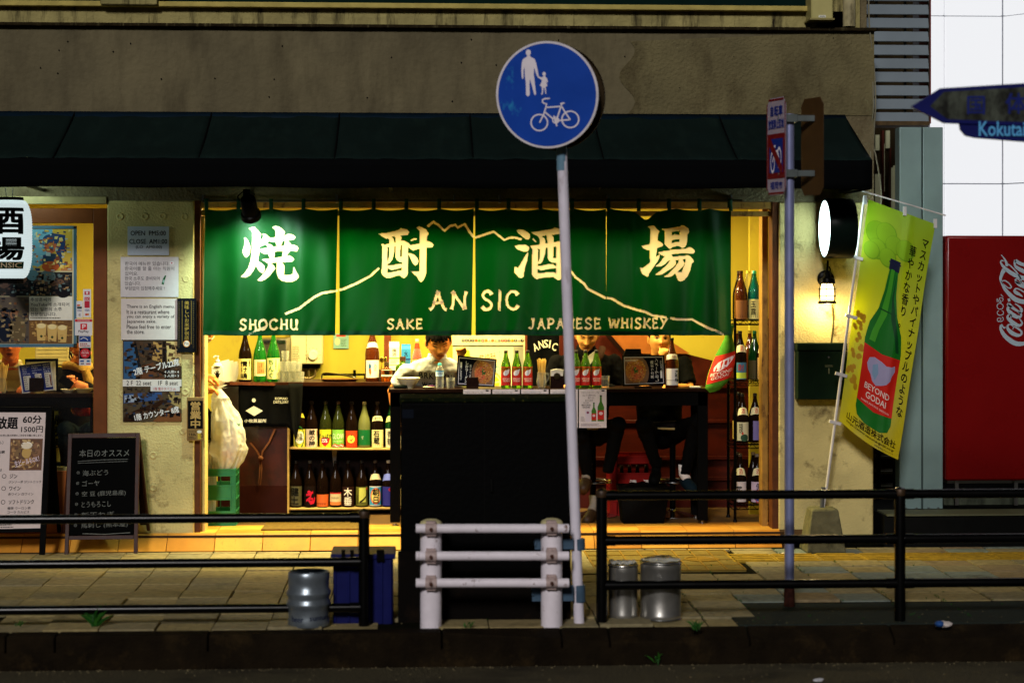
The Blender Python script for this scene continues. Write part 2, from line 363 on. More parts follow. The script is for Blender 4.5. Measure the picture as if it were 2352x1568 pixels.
# opening frame
fr = mt('painted_yellow_timber', (150, 112, 48), .6, var=.2, scale=15, stain=((70, 36, 14), 12, (1, 1, .4), .56, .7))
m = M().box((XPL1, .02, FZ), (XPL1+.045, .17, ZH)); part(shop, 'door_frame', m, mt('brown_jamb', (86, 46, 18), .6, var=.25, scale=14), bevel=.003)
m = M().box((XO1-.05, .02, FZ), (XO1, .18, ZH)); part(shop, 'door_frame', m, mt('brown_jamb'), bevel=.003)
m = M().box((XPL1+.047, .03, ZH-.055), (XO1-.052, .16, ZH-.001)); part(shop, 'door_track', m, fr, bevel=.004)
m = M().box((XPL1+.047, .05, ZH-.115), (XO1-.052, .13, ZH-.075)); part(shop, 'door_track', m, fr, bevel=.004)
m = M().box((PX(1750, .2), .2, FZ), (XO1-.051, .34, ZH-.05)); part(shop, 'folded_sliding_door', m, fr, bevel=.004)
m = M().box((XPL1+.047, .08, FZ), (XPL1+.075, .3, ZH-.12)); part(shop, 'folded_sliding_door', m, mt('cream_strip', (205, 180, 110), .6), bevel=.003)
# left window with its brown frame
zs0, zs1 = PZ(1160, .05), PZ(472, .05)
m = M().box((XL, -.01, ZH-.03), (XPL0-.003, .1, ZH+.03)); part(shop, 'window_head', m, mt('beige_rail', (150, 138, 96), .6), bevel=.004)
m = M().box((PX(214, .02), .02, FZ), (XPL0-.004, .09, PZ(480, .02))); m.box((XL, .02, PZ(514, .02)), (PX(214, .02)-.001, .09, PZ(480, .02))); part(shop, 'window_frame', m, brown_frame, bevel=.004)
m = M().box((XL, .01, FZ), (PX(214, .02)-.002, .14, PZ(1076, .02))); part(shop, 'window_apron', m, mt('orange_tile_wall', (142, 78, 30), .5, var=.15), bevel=.004)
m = M().box((XL, .035, PZ(1076, .035)), (PX(214, .02)-.002, .12, PZ(1068, .035))); part(shop, 'window_sill', m, mt('pale_rail', (150, 140, 90), .6))
m = M().box((XL, .05, PZ(1067, .05)), (PX(213, .05), .056, PZ(515, .05)))
glass = bpy.data.materials.new('window_glass'); glass.use_nodes = True; nt = glass.node_tree; bb = nt.nodes['Principled BSDF']
bb.inputs['Base Color'].default_value = (.02, .02, .02, 1); bb.inputs['Roughness'].default_value = .05
tb = nt.nodes.new('ShaderNodeBsdfTransparent'); ms = nt.nodes.new('ShaderNodeMixShader'); ms.inputs[0].default_value = .12
nt.links.new(tb.outputs[0], ms.inputs[1]); nt.links.new(bb.outputs[0], ms.inputs[2]); nt.links.new(ms.outputs[0], nt.nodes['Material Output'].inputs[0])
part(shop, 'window_pane', m, glass)
# ---- tiled step
tile_m = [mt('terracotta_tile_a', (194, 132, 44), .5, var=.14, scale=7, bump=.1, stain=((120, 66, 20), 14, (1, 1, 1), .6, .8)), mt('terracotta_tile_b', (204, 146, 54), .5, var=.12, scale=7, bump=.1, stain=((120, 66, 20), 14, (1, 1, 1), .6, .8)), mt('terracotta_tile_c', (188, 124, 40), .5, var=.14, scale=7, bump=.1)]
m = M().box((XL, -.05, -.05), (PX(1802, -.05), .02, FZ-.012)); m.box((XL, .0, -.05), (PX(1802, -.05), .5, FZ-.012)); step = single('step', m, mt('mortar', (60, 40, 20), .9), None, None, kind='structure')
x = P(605, 1210, 0).x; tw = .3735
while x > XL+.4: x -= tw
i = 0; XE = PX(1800, -.05)
while x < XE-.05:
    xa, xb = x+.002, min(x+tw-.002, XE)
    m = M().prism([(xa, -.02, FZ+.002), (xa, -.14, .006), (xa, -.12, .0), (xa, 0, FZ-.014)], (xb-xa, 0, 0)); part(step, 'tile', m, tile_m[i*5 % 3], bevel=.003)
    for r0, r1 in ((-.017, .2), (.203, .45)):
        m = M().box((xa, r0, FZ-.011), (xb, r1, FZ+.003)); part(step, 'tile', m, tile_m[(i*7+int(r0*10)) % 3], bevel=.002)
    x += tw; i += 1
# ---- ground, road, pavement, kerb
m = M().box((-150, -150, -.5), (150, 150, -.26)); single('ground', m, mt('far_ground', (40, 38, 32), .9), None, None, kind='structure')
asph = mt('road_asphalt', (72, 66, 48), .85, var=.5, scale=60, bump=.8, bscale=160, stain=((40, 36, 27), 1.2, (1, 2, 1), .5, .7))
m = M().box((-40, -40, -.24), (40, -3.665, -.205)); m.use(asph); single('road', m, asph, None, None, kind='structure')
pave_m = [mt('paver_%s' % n, c, .85, var=.22, scale=22, bump=.5, bscale=120, stain=((46, 40, 22), 3, (1, 1, 1), .56, .8)) for n, c in (('sand', (142, 128, 88)), ('grey', (130, 120, 90)), ('buff', (146, 130, 90)), ('slate', (112, 120, 112)), ('brown', (128, 112, 84)))]
yk = -3.5
m = M().box((-9, yk, -.24), (9, 3.0, -.012)); pave = single('pavement', m, mt('joint_moss', (16, 16, 6), .95, var=.4, scale=9), None, None, kind='structure')
g0 = G(364, 1297); pw = .338; pd = .3; ix = 0
def in_patch(x, y): return y < G(1800, 1386).y and x > G(1702, 1400).x
def in_cover(x, y): a, b = G(1368, 1312), G(1664, 1262); return a.x < x < b.x and a.y < y < b.y
ys = [-.10-.12, *[-.22-pd*(k+1) for k in range(11)]]
rows = [(-.145, -.225)]+[(-.225-pd*k, -.225-pd*(k+1)) for k in range(11)]
n_p = 0
for ri, (ya, yb) in enumerate(rows):
    yb = max(yb, yk+.01); sc = F/(15.1+(ya+yb)/2)
    k = -40
    while k < 60:
        x = g0.x+k*pw+(pw/2 if ri > 5 and k > 12 and False else 0); k += 1
        X = 960+x*sc
        if X < -110 or X > 2400 or ya-yb < .05: continue
        if in_patch(x+pw/2, (ya+yb)/2) or in_cover(x+pw/2, (ya+yb)/2): continue
        rr = random.Random(ri*100+k); c = rr.random(); right = X > 1350
        mm = pave_m[(3 if c > .74 else 4 if c > .6 else 1 if c > .3 else 0) if right else (0 if c > .6 else 1 if c > .25 else 2)]  # right side mixes in bluish slate pavers, also standing in for cool light spill
        dz = rr.uniform(-.003, .003); g = .0055 if right else .004
        m = M().box((x+g, yb+g*.7, -.05), (x+pw-g, ya-g*.7, 0)); o = part(pave, 'paver', m, mm, bevel=.003); o.location.z += dz; o.rotation_euler = (rr.uniform(-.004, .004), 0, 0)
        n_p += 1
a = G(1702, 1440); b = G(1800, 1386)
m = M().box((a.x, yk+.01, -.02), (9, b.y, .003)); part(pave, 'asphalt_patch', m, mt('patch_asphalt', (38, 44, 40), .8, var=.3, scale=50, bump=.7, bscale=150))
# kerb stones
kj = [-3.6, -2.45, PX(130, -3.6), PX(480, -3.6), PX(1015, -3.6), PX(1290, -3.6), PX(1400, -3.6), PX(1720, -3.6), PX(2050, -3.6), PX(2400, -3.6), 4.6]
kj = sorted([v for v in kj]); kerb_m = mt('dirty_kerb', (24, 18, 10), .9, var=.4, scale=7, bump=.6, bscale=50, stain=((52, 40, 22), 5, (1, 1, 1), .55, .8))
m = M().box((-9, -3.66, -.24), (9, yk, -.1)); kerb = single('kerb', m, kerb_m, None, None, kind='structure')
def ktop(x):
    a, b = PX(1060, -3.6), PX(1390, -3.6); return -.065*max(0, min(1, (x-a)/(b-a)))
for a, b in zip(kj[:-1], kj[1:]):
    za, zb = ktop(a), ktop(b); y0, y1 = -3.665, yk-.002; lo = -.23
    a += .004; b -= .004
    m = M().add([(a, y0, lo), (b, y0, lo), (b, y1, lo), (a, y1, lo), (a, y0+.012, za), (b, y0+.012, zb), (b, y1, 0), (a, y1, 0)], [(0, 3, 2, 1), (4, 5, 6, 7), (0, 1, 5, 4), (1, 2, 6, 5), (2, 3, 7, 6), (3, 0, 4, 7)])
    part(kerb, 'kerb_stone', m, kerb_m, bevel=.01)
# yellow tactile strip and access cover
tac = mt('worn_yellow_tactile', (150, 120, 30), .8, var=.3, scale=20, bump=.3)
m = M(); xa, xb = G(1680, 1285).x, 5.2
x = xa
while x < xb:
    m.box((x+.004, -.86, -.01), (x+pw-.004, -.50, .006))
    for q in range(4): m.box((x+.02, -.83+q*.09, .006), (x+pw-.02, -.79+q*.09, .012))
    x += pw
o = single('tactile_paving', m, tac, None, None, kind='structure')
a, b = G(1370, 1311), G(1662, 1263)
m = M().box((a.x, a.y, -.03), (b.x, b.y, .001)); cov = single('access_cover', m, mt('cover_plate', (112, 94, 40), .7, var=.25, scale=15), None, None, kind='structure')
m = M()
for q in range(9): x = a.x+(b.x-a.x)*q/8; m.box((x-.006, a.y+.01, .001), (x+.006, b.y-.01, .006))
for q in range(5): y = a.y+(b.y-a.y)*q/4; m.box((a.x, y-.007, .001), (b.x, y+.007, .0055))
part(cov, 'raised_rim', m, mt('yellow_brass', (128, 98, 28), .5, var=.2))
c = G(1612, 1284); m = M().lathe([(.13, 0), (.135, .006), (.12, .007), (.115, .002)], c, n=24); part(cov, 'round_lid', m, mt('yellow_brass'))
# ---- right side: platform, lit white building, columns, louvres, alley
xp = PX(2030, -.1)
m = M().box((xp, -.12, -.02), (9, 2.4, PZ(1190, -.12))); single('platform', m, mt('black_plinth', (14, 15, 14), .6), None, None, kind='structure')
m = M().box((xp+.02, -.14, PZ(1190, -.12)), (9, .2, PZ(1190, -.12)+.012)); single('platform_edge', m, mt('grey_edge', (96, 98, 74), .6), None, None, kind='structure')
m = M().box((PX(2168, .6), .6, PZ(1190, .6)), (9, .9, PZ(1150, .6))); single('concrete_ledge', m, mt('mossy_concrete', (74, 80, 66), .9, var=.3, scale=6, bump=.5, stain=((26, 30, 22), 6, (1, 1, .4), .5, .7)), 'mossy concrete ledge running under the red vending machine', 'ledge', bevel=.008)
lit = mt('backlit_acrylic_panel', (238, 239, 242), .3, var=.0, emit=1.0, ebase=(40, 42, 46))
lb = thing('illuminated_building', 'white building front of large backlit panels with thin dark joints', 'building', P(2250, 1150, 2.9))
Xs = [2137, 2170, 2303]; Ysr = [-361, 29, 419, 809]; yb0 = 2.6
def lbp(X): return P(X, HZ, yb0).x
cx = lbp(2303)
m = M().box((lbp(2135), yb0+.05, .1), (cx+.2, 6, PZ(-361, yb0))); dw = V((.62, -.78, 0)).normalized()*1.85; m.prism([V((cx+.06, yb0+.05, .1)), V((cx+.06, yb0+.05, .1))+dw, V((cx+3, yb0+.05, .1))+dw, V((cx+3, yb0+.05, .1))], (0, 0, PZ(-361, yb0)-.1)); part(lb, 'core', m, mt('core_grey', (110, 112, 120), .7))
for X0, X1 in ((2137, 2170), (2170, 2303)):
    for Y0, Y1 in zip(Ysr[:-1], Ysr[1:]):
        m = M().box((lbp(X0)+.006, yb0, PZ(Y1, yb0)+.006), (lbp(X1)-.006, yb0+.04, PZ(Y0, yb0)-.006)); part(lb, 'panel', m, lit, bevel=.003)
for q in range(2):                          # wing turning towards the street
    for Y0, Y1 in zip(Ysr[:-1], Ysr[1:]):
        a0, a1 = q*.9, (q+1)*.9; d = V((.62, -.78, 0)).normalized(); nn = V((.78, .62, 0))*.04
        pa = V((cx, yb0, 0))+d*(a0+.006); pb = V((cx, yb0, 0))+d*(a1-.006); z0, z1 = PZ(Y1, yb0)+.006, PZ(Y0, yb0)-.006
        m = M().prism([pa+V((0, 0, z0)), pb+V((0, 0, z0)), pb+V((0, 0, z1)), pa+V((0, 0, z1))], nn); part(lb, 'panel', m, lit)
colm = mt('grey_steel_sheet', (126, 150, 148), .45, .3, var=.12, scale=3, stain=((60, 60, 50), 14, (1, 1, .3), .66, .8))
grp = 'grey steel boundary panels'
for X0, X1, t in ((2066, 2117, 'grey sheet steel post nearest the shop corner, bolted at its foot'), (2120, 2166, 'grey sheet steel post next to the red vending machine, bolted at its foot')):
    zt, zb = PZ(288, .35), PZ(1188, .35); c = thing('steel_post', t, 'steel post', (PX((X0+X1)/2, .35), .4, zb), grp)
    m = M().box((PX(X0, .35), .35, zb), (PX(X1, .35), .5, zt)); part(c, 'sheet_panel', m, colm, bevel=.006)
    for bx in (.28, .75):
        m = M().lathe([(.014, 0), (.014, .008), (.008, .016), (0, .016)], (PX(X0+(X1-X0)*bx, .35), .349, zb+.05), n=8, ax=(0, -1, 0)); part(c, 'bolt', m, steel)
ls = thing('louvre_screen', 'grey horizontal louvre screen between the shop and the lit white building', 'louvre screen', P(2070, 283, .5))
slm = mt('louvre_paint', (112, 124, 132), .45, .2, var=.08, scale=3)
for k in range(-3, 9):
    Y = 9+31*k; m = M().pbox(1990, Y, 2134, Y+25, .5, .54); m.v = [V((p.x, p.y+(.03 if p.z > PZ(Y+12, .5) else 0), p.z)) for p in m.v]; part(ls, 'slat', m, slm, bevel=.004)
for X in (2078, 2132, 2012): m = M().pbox(X, -120, X+4, 284, .56, .6); part(ls, 'upright', m, mt('screen_dark', (50, 44, 36), .6))
m = M().pbox(2135.5, -120, 2138.5, 284, .56, .9); part(ls, 'red_edge_trim', m, mt('red_trim', (110, 18, 8), .5))
m = M().pbox(1985, 278, 2136, 288, .5, .8); part(ls, 'bottom_rail', m, mt('rusty_rail', (76, 60, 36), .7, var=.4, scale=14))
al = thing('alley_building', 'dark rear building with small lit panes in the narrow gap', 'building', P(2035, 1180, 3.2))
m = M().box((PX(1980, 3.2), 3.2, .1), (PX(2137, 3.2), 3.4, 6)); part(al, 'wall', m, mt('dark_alley', (42, 34, 20), .85, var=.3, scale=4))
pn = mt('dim_window_pane', (150, 150, 120), .4, emit=.22)
for (X0, Y0, X1, Y1) in ((2012, 400, 2024, 475), (2026, 330, 2032, 440), (2047, 385, 2052, 490), (2054, 380, 2063, 492), (2036, 300, 2044, 340), (2012, 310, 2020, 345)):
    m = M().pbox(X0, Y0, X1, Y1, 3.15, 3.19); w = part(al, 'window', m, pn)
m = M().pbox(2026, 300, 2031, 620, 3.0, 3.05); m.pbox(2044, 340, 2047, 620, 3.0, 3.05); part(al, 'red_frame', m, mt('rust_frame', (86, 34, 22), .7))
st = thing('fire_escape_stair', 'rusty metal stair treads seen low in the narrow alley gap', 'stair', P(2035, 1188, 1.2))
for k in range(6):
    Y = 980+k*34; m = M().obox(P(2042, Y, 1.2+.1*(5-k)), (.10, 0, 0), (0, .12, 0), (0, 0, .012)); part(st, 'tread', m, mt('tread_steel', (104, 100, 84), .6, .3, var=.3))
m = M().tube([P(2018, 900, 1.0), P(2018, 1188, 1.0)], .02); part(st, 'post', m, mt('stair_post', (34, 32, 28), .6)); m = M().tube([P(2050, 900, 1.0), P(2056, 1188, 1.0)], .015); part(st, 'post', m, mt('stair_post'))
# cables on the corner
cab = mt('grey_cable', (120, 116, 96), .6)
for pts, lab in (([(1995, -20), (1997, 60), (2008, 160), (2011, 240), (2006, 330), (2012, 360), (2024, 440), (2020, 520)], 'thin grey cable hanging down the corner of the shop'), ([(2003, 150), (2006, 250), (2000, 300), (1999, 420)], 'second thinner cable clipped on the corner edge below the cornice')):
    m = M().tube(smooth_pts([tuple(P(X, Y, -.03 if i % 2 else .02)) for i, (X, Y) in enumerate(pts)]), .006, n=6); single('cable', m, cab, lab, 'cable', group='cables at the corner')
# downpipe and meter box
m = M().tube([P(1950, -60, -.02), P(1950, 62, -.02)], .05, n=16); single('downpipe', m, mt('stained_pipe', (170, 160, 120), .6, var=.3, scale=9, stain=((60, 50, 30), 8, (1, 1, .3), .5, .7)), 'stained pale downpipe beside the beige box above the cornice', 'downpipe')
mb = thing('meter_box', 'beige metal utility box fixed high on the wall above the cornice', 'utility box', P(1888, 46, -.1))
m = M().pbox(1863, -60, 1914, 45, -.16, .06); part(mb, 'cover', m, mt('beige_enamel', (176, 168, 108), .45, var=.06), bevel=.012)
m = M().pbox(1860, 42, 1917, 46, -.165, .05); part(mb, 'lower_edge', m, mt('beige_edge', (140, 130, 80), .5)); s = Sheet(mb, flat(-.162)); s.rect(pc(210, 210, 190), 1880, 35, 1897, 41, 1, 'nameplate'); s.greek(pc(40, 50, 90), 1884, 36.5, 1896, 40, 1); s.done()
# ================================================================== AWNING, NOREN, SHOP SIGNS
ya = -.92; aw = thing('awning', 'long dark green canvas awning over the whole shop front', 'awning', (0, -.4, PZ(432, ya)))
canv = mt('dark_awning_canvas', (14, 26, 24), .8, var=.15, scale=3, bump=.15, bscale=200, stain=((22, 36, 32), 3, (3, 1, .3), .5, .85)); canv2 = mt('awning_valance_canvas', (4, 5, 6), .85, var=.25, scale=3)
zt, zf, zb = PZ(262, 0), PZ(366, ya), PZ(432, ya); xtr, xfr = PX(1940, 0), P(2003, HZ, ya).x; xl = PX(-380, ya)
seams = [PX(X, 0) for X in (-135, 173, 487, 780, 1079, 1361, 1650)]
bx = [xl]+seams+[xtr]
def topx(x): return x
for i, (a, b) in enumerate(zip(bx[:-1], bx[1:])):
    last = b == xtr
    def fn(u, v, a=a, b=b, last=last):
        xb = b+(xfr-b)*v if last else b
        x = a+(xb-a)*u; return V((x, ya*v-.003, zt+(zf-zt)*v-.016*math.sin(v*math.pi)*(1+.5*math.sin(u*math.pi))+.006*noise.noise(V((x*5, v*3, 2)))+.004*math.sin(x*19+v*6)*v))
    m = M().grid(fn, 22, 12); part(aw, 'canopy_panel', m, canv, smooth=70, solid=.004)
m = M().grid(lambda u, v: V((xl+(xtr-xl)*u, ya*.012-.006-.12*v*.6, zt+.004+(zf-zt)*v*.12)), 2, 1); part(aw, 'top_strip', m, mt('navy_strip', (8, 24, 36), .6), solid=.003)
for i, x in enumerate(seams):
    m = M().tube([V((x, -.01, zt+.002)), V((x, ya*.5, (zt+zf)/2-.008)), V((x, ya, zf+.002))], .006, n=6); part(aw, 'seam', m, canv2)
m = M().grid(lambda u, v: V((xl+(xfr-xl)*u, ya-.008+.006*math.sin(u*90)*v+.012*math.sin(u*13), zf+(zb-zf)*v+.004*math.sin(u*37)*v)), 90, 4); part(aw, 'valance', m, canv2, smooth=70, solid=.004)
m = M().add([V((xtr, 0, zt)), V((xfr, ya, zf)), V((xfr, ya, zb)), V((xfr+.0, -.0, zb)), V((xfr, 0, zf+.1))], [(0, 1, 2, 3, 4)]); part(aw, 'end_panel', m, canv2, solid=.004)
for x in (xfr-.03, PX(900, 0), PX(100, 0)):
    m = M().tube([V((x, 0, zb+.02)), V((x, ya+.03, zb+.03))], .015, n=8); part(aw, 'frame_arm', m, black_metal)
m = M().tube([V((xl, ya+.02, zf-.01)), V((xfr-.01, ya+.02, zf-.01))], .015, n=8); part(aw, 'front_bar', m, black_metal)
# ---- noren rod and curtain
YN = -.13; rod = thing('curtain_rod', 'long thin metal rod on brackets carrying the green shop curtain', 'curtain rod', P(1080, 462, YN))
m = M().tube([P(466, 462, YN), P(1704, 461, YN)], .010, n=10); part(rod, 'rod', m, mt('dark_rod', (70, 66, 50), .35, .7))
for X in (470, 774, 1043, 1147, 1394, 1674):
    m = M().box(P(X-2, 458, 0).xyz+V((0, YN-.005, 0)), P(X+2, 449, 0)); m.box((PX(X-1, 0)-.004, YN-.006, PZ(462, YN)-.012), (PX(X+1, 0)+.004, -.0, PZ(462, YN)+.022)); part(rod, 'bracket', m, mt('grey_bracket', (92, 92, 88), .4, .5))
def W_(X, Y):                       # folds of the cloth, in metres towards the street
    k = min(1, max(0, (Y-470)/300)); fx = X
    w = .026*math.sin(fx/27+.8*math.sin(Y/140))+.014*math.sin(fx/11+Y/90+1.3)*k+.016*math.sin(fx/64+2+Y/220)*k
    for c, a, b in ((600, 1.0, 40), (690, .9, 26), (540, .6, 22), (760, .5, 20), (1480, .8, 22), (1452, .5, 12), (1560, .7, 30), (1640, .9, 16), (840, .6, 26), (1160, .4, 24)): w += .062*a*math.exp(-((fx-c-(Y-600)*.06)/b)**2)*(.35+k*.65)
    w += .004*math.sin(fx/5.+Y/13)*max(0, (Y-715)/60)
    return -w
def nf(X, Y, d=0.): return P(X, Y, YN)+V((0, W_(X, Y)-d, 0))
green = mt('green_noren_cloth', (0, 50, 11), .55, var=.10, scale=9, bump=.12, bscale=300, translucent=.30, sheen=.2)
cream = mt('cream_curtain_print', (206, 188, 156), .7, var=.04, scale=9, translucent=.34)
green_d = mt('dark_green_hem', (2, 60, 30), .7, var=.1, translucent=.1)
KJ = {
'a': (940, 880, [[(200,370),(240,372),(280,420),(320,500),(337,585),(325,690),(300,750),(245,788),(205,750),(178,690),(176,630),(205,550),(215,450)],
[(295,178),(390,147),(420,150),(500,230),(555,300),(545,350),(530,470),(605,345),(580,290),(600,280),(665,310),(735,375),(848,358),(850,250),(830,195),(772,152),(850,120),(910,130),(980,180),(1040,240),(1038,275),(1015,340),(1080,300),(1120,287),(1200,305),(1275,355),(1240,405),(1100,433),(1150,475),(1172,517),(1235,515),(1310,550),(1333,595),(1300,655),(1150,645),(1070,752),(1140,742),(1215,785),(1243,825),(1200,868),(980,880),(1025,950),(1035,990),(1020,1145),(1060,1150),(1150,1145),(1210,1130),(1225,990),(1242,978),(1270,1050),(1335,1160),(1335,1200),(1290,1250),(1210,1288),(1080,1290),(980,1270),(910,1215),(880,1140),(870,1050),(875,885),(755,902),(820,950),(848,1010),(800,1080),(740,1160),(650,1240),(560,1278),(480,1260),(560,1180),(645,1070),(700,970),(705,915),(640,870),(570,830),(600,820),(740,803),(695,710),(640,717),(580,690),(525,650),(495,857),(575,905),(630,965),(635,1030),(615,1090),(590,1108),(550,1095),(500,1040),(450,950),(400,1060),(330,1150),(235,1203),(135,1185),(220,1105),(290,1000),(340,840),(368,600),(372,260),(350,220)],
[(525,570),(590,535),(652,515),(685,550),(685,582),(600,598),(525,603)],[(678,491),(718,440),(780,465),(845,463),(868,530),(893,547),(805,558),(760,515)],[(995,440),(1040,437),(1035,500),(1030,535),(932,548),(975,510)],[(833,667),(900,655),(998,652),(985,768),(822,790),(838,740)]]),
'b': (1490, 880, [[(118,285),(300,270),(450,240),(520,222),(560,200),(585,178),(650,185),(720,200),(770,250),(735,315),(580,328),(605,360),(598,432),(610,420),(650,428),(740,470),(770,495),(790,523),(880,508),(985,485),(985,220),(912,158),(975,132),(1030,155),(1120,200),(1168,270),(1165,300),(1143,340),(1135,430),(1180,440),(1250,475),(1280,520),(1250,568),(1190,575),(1130,577),(1125,700),(1120,950),(1128,1070),(1110,1160),(1070,1250),(1018,1296),(970,1270),(935,1195),(850,1110),(792,1070),(980,1070),(990,800),(992,598),(900,618),(855,635),(830,628),(745,570),(742,695),(820,702),(890,735),(940,790),(962,860),(940,925),(895,950),(850,920),(800,820),(765,740),(745,715),(742,1110),(720,1165),(660,1217),(625,1200),(570,1155),(480,1170),(370,1210),(290,1212),(210,1150),(185,1105),(200,900),(205,570),(182,497),(215,495),(250,515),(355,495),(350,415),(330,385),(290,393),(210,350)],
[(400,355),(455,340),(482,375),(485,470),(455,473),(450,420),(430,380)],[(308,567),(352,570),(350,700),(335,820),(313,875),(310,700),(318,610)],[(462,552),(486,548),(480,640),(482,780),(510,840),(570,877),(618,880),(618,925),(580,912),(540,918),(440,940),(315,948),(315,920),(360,900),(420,820),(450,700)],[(595,527),(620,523),(617,758),(580,768),(580,640)],[(315,1005),(390,1043),(440,1040),(618,993),(615,1055),(560,1053),(450,1075),(315,1103)],[(790,427),(850,388),(930,382),(930,408),(870,415),(812,443)]]),
'c': (2040, 880, [[(130,213),(220,203),(300,215),(375,260),(412,300),(422,360),(385,410),(335,405),(180,280)],[(90,543),(200,510),(310,508),(390,555),(403,590),(375,655),(280,658),(150,610)],[(373,662),(382,700),(360,850),(320,970),(290,1120),(288,1180),(235,1213),(190,1200),(100,1100),(92,1000),(110,968),(168,1002)],
[(433,250),(560,238),(880,190),(935,157),(1020,180),(1100,200),(1180,245),(1195,290),(1150,315),(1030,290),(862,310),(910,370),(912,465),(955,462),(1000,440),(1080,470),(1160,520),(1150,560),(1120,620),(1110,900),(1115,1150),(1100,1210),(1060,1240),(1003,1262),(905,1190),(780,1195),(660,1208),(590,1225),(560,1242),(500,1200),(452,1130),(462,900),(465,610),(418,535),(480,538),(625,505),(612,390),(575,335),(490,295)],
[(648,343),(750,318),(768,360),(777,480),(735,488),(735,430),(710,380)],[(565,602),(625,607),(622,740),(610,830),(577,885),(580,680),(588,640)],[(740,582),(774,577),(778,780),(810,850),(870,885),(960,895),(958,963),(900,930),(810,912),(720,940),(575,963),(575,915),(640,905),(680,850),(730,700)],[(905,562),(960,553),(958,795),(900,790)],[(573,1022),(645,1053),(780,1025),(957,1003),(957,1108),(905,1085),(780,1090),(570,1112)],[(462,403),(485,370),(553,463),(527,470)]]),
'd': (2530, 880, [[(317,140),(340,130),(440,115),(460,122),(505,180),(560,225),(565,250),(543,280),(527,432),(560,440),(635,490),(645,520),(625,545),(520,587),(492,775),(578,715),(560,800),(530,860),(490,915),(430,1000),(345,1115),(330,1170),(300,1180),(200,1130),(180,1080),(145,995),(165,988),(215,1003),(367,885),(367,630),(300,625),(220,590),(182,540),(270,525),(367,497),(380,195),(360,165)],
[(617,185),(640,175),(700,182),(985,140),(1000,118),(1050,118),(1155,180),(1170,240),(1160,275),(1135,300),(1132,400),(1112,520),(1075,570),(1025,588),(970,550),(920,542),(820,570),(800,598),(760,597),(720,560),(665,500),(678,350),(678,235)],[(805,255),(980,223),(978,322),(920,300),(870,302),(812,317)],[(812,422),(970,398),(968,457),(935,460),(812,482)],
[(545,685),(560,668),(780,628),(1100,600),(1180,565),(1210,575),(1285,630),(1290,670),(1250,703),(1200,703),(1080,690),(890,705),(808,722),(835,767),(1095,743),(1130,733),(1175,750),(1255,830),(1268,875),(1225,905),(1185,1060),(1130,1180),(1060,1255),(990,1285),(950,1260),(920,1200),(905,1140),(878,1120),(820,1170),(760,1190),(655,1190),(740,1135),(860,1010),(940,900),(965,828),(888,843),(900,880),(895,920),(840,990),(700,1080),(620,1135),(472,1148),(560,1080),(700,960),(795,838),(780,833),(730,865),(680,920),(600,968),(500,972),(482,965),(570,900),(680,750),(650,748),(590,720)],[(1032,822),(1100,812),(1070,940),(1015,1085),(932,1080),(1050,960),(1070,900)]])}
def kanji_loops(k):
    ox, oy, L = KJ[k]; f = 300/1568
    return [[((ox+x*f)/1.74150, (oy+y*f)/1.74150) for x, y in l] for l in L]
# brush letters drawn as strokes in a 1 x 1 box (v down), widths flare at the ends
GL = {'S': [[(.80,.20),(.66,.04),(.38,.03),(.20,.20),(.30,.40),(.62,.54),(.80,.72),(.66,.94),(.34,.98),(.12,.82)]],
 'H': [[(.14,.02),(.22,.10),(.20,.98)],[(.80,.02),(.78,.5),(.84,.98)],[(.12,.50),(.86,.47)]], 'O': [[(.5,.03),(.2,.2),(.12,.55),(.3,.92),(.55,.97),(.82,.75),(.88,.4),(.7,.08),(.5,.03)]],
 'C': [[(.84,.22),(.66,.04),(.36,.06),(.14,.36),(.2,.78),(.5,.97),(.72,.92),(.88,.76)]], 'U': [[(.12,.02),(.20,.12),(.18,.7),(.36,.95),(.62,.94),(.78,.72),(.80,.02)],[(.79,.5),(.80,.85),(.92,.97)]],
 'A': [[(.52,.0),(.36,.4),(.22,.85),(.04,.99)],[(.46,.02),(.62,.5),(.80,.92),(.94,.99)],[(.22,.66),(.76,.60)]], 'K': [[(.10,.02),(.2,.1),(.18,.98)],[(.82,.04),(.52,.34),(.22,.52)],[(.3,.48),(.56,.72),(.92,.99)]],
 'E': [[(.84,.06),(.5,.05),(.16,.04),(.20,.5),(.16,.95),(.5,.95),(.88,.88)],[(.2,.5),(.72,.45)]], 'J': [[(.4,.04),(.78,.03)],[(.62,.04),(.60,.6),(.46,.92),(.24,.97),(.08,.82)]],
 'P': [[(.12,.06),(.22,.1),(.2,.98)],[(.06,.12),(.4,.02),(.74,.08),(.82,.3),(.64,.5),(.28,.54)]], 'N': [[(.10,.98),(.20,.6),(.22,.04)],[(.14,.02),(.44,.45),(.80,.96)],[(.80,.98),(.80,.4),(.88,.02)]],
 'W': [[(.04,.04),(.14,.1),(.30,.95)],[(.30,.95),(.5,.3),(.52,.1)],[(.50,.1),(.70,.95)],[(.70,.95),(.88,.4),(.94,.02)]], 'I': [[(.44,.02),(.54,.1),(.5,.9),(.56,.98)]], 'Y': [[(.06,.04),(.2,.08),(.50,.54)],[(.92,.02),(.62,.4),(.42,.75),(.22,.99),(.10,.92)]]}
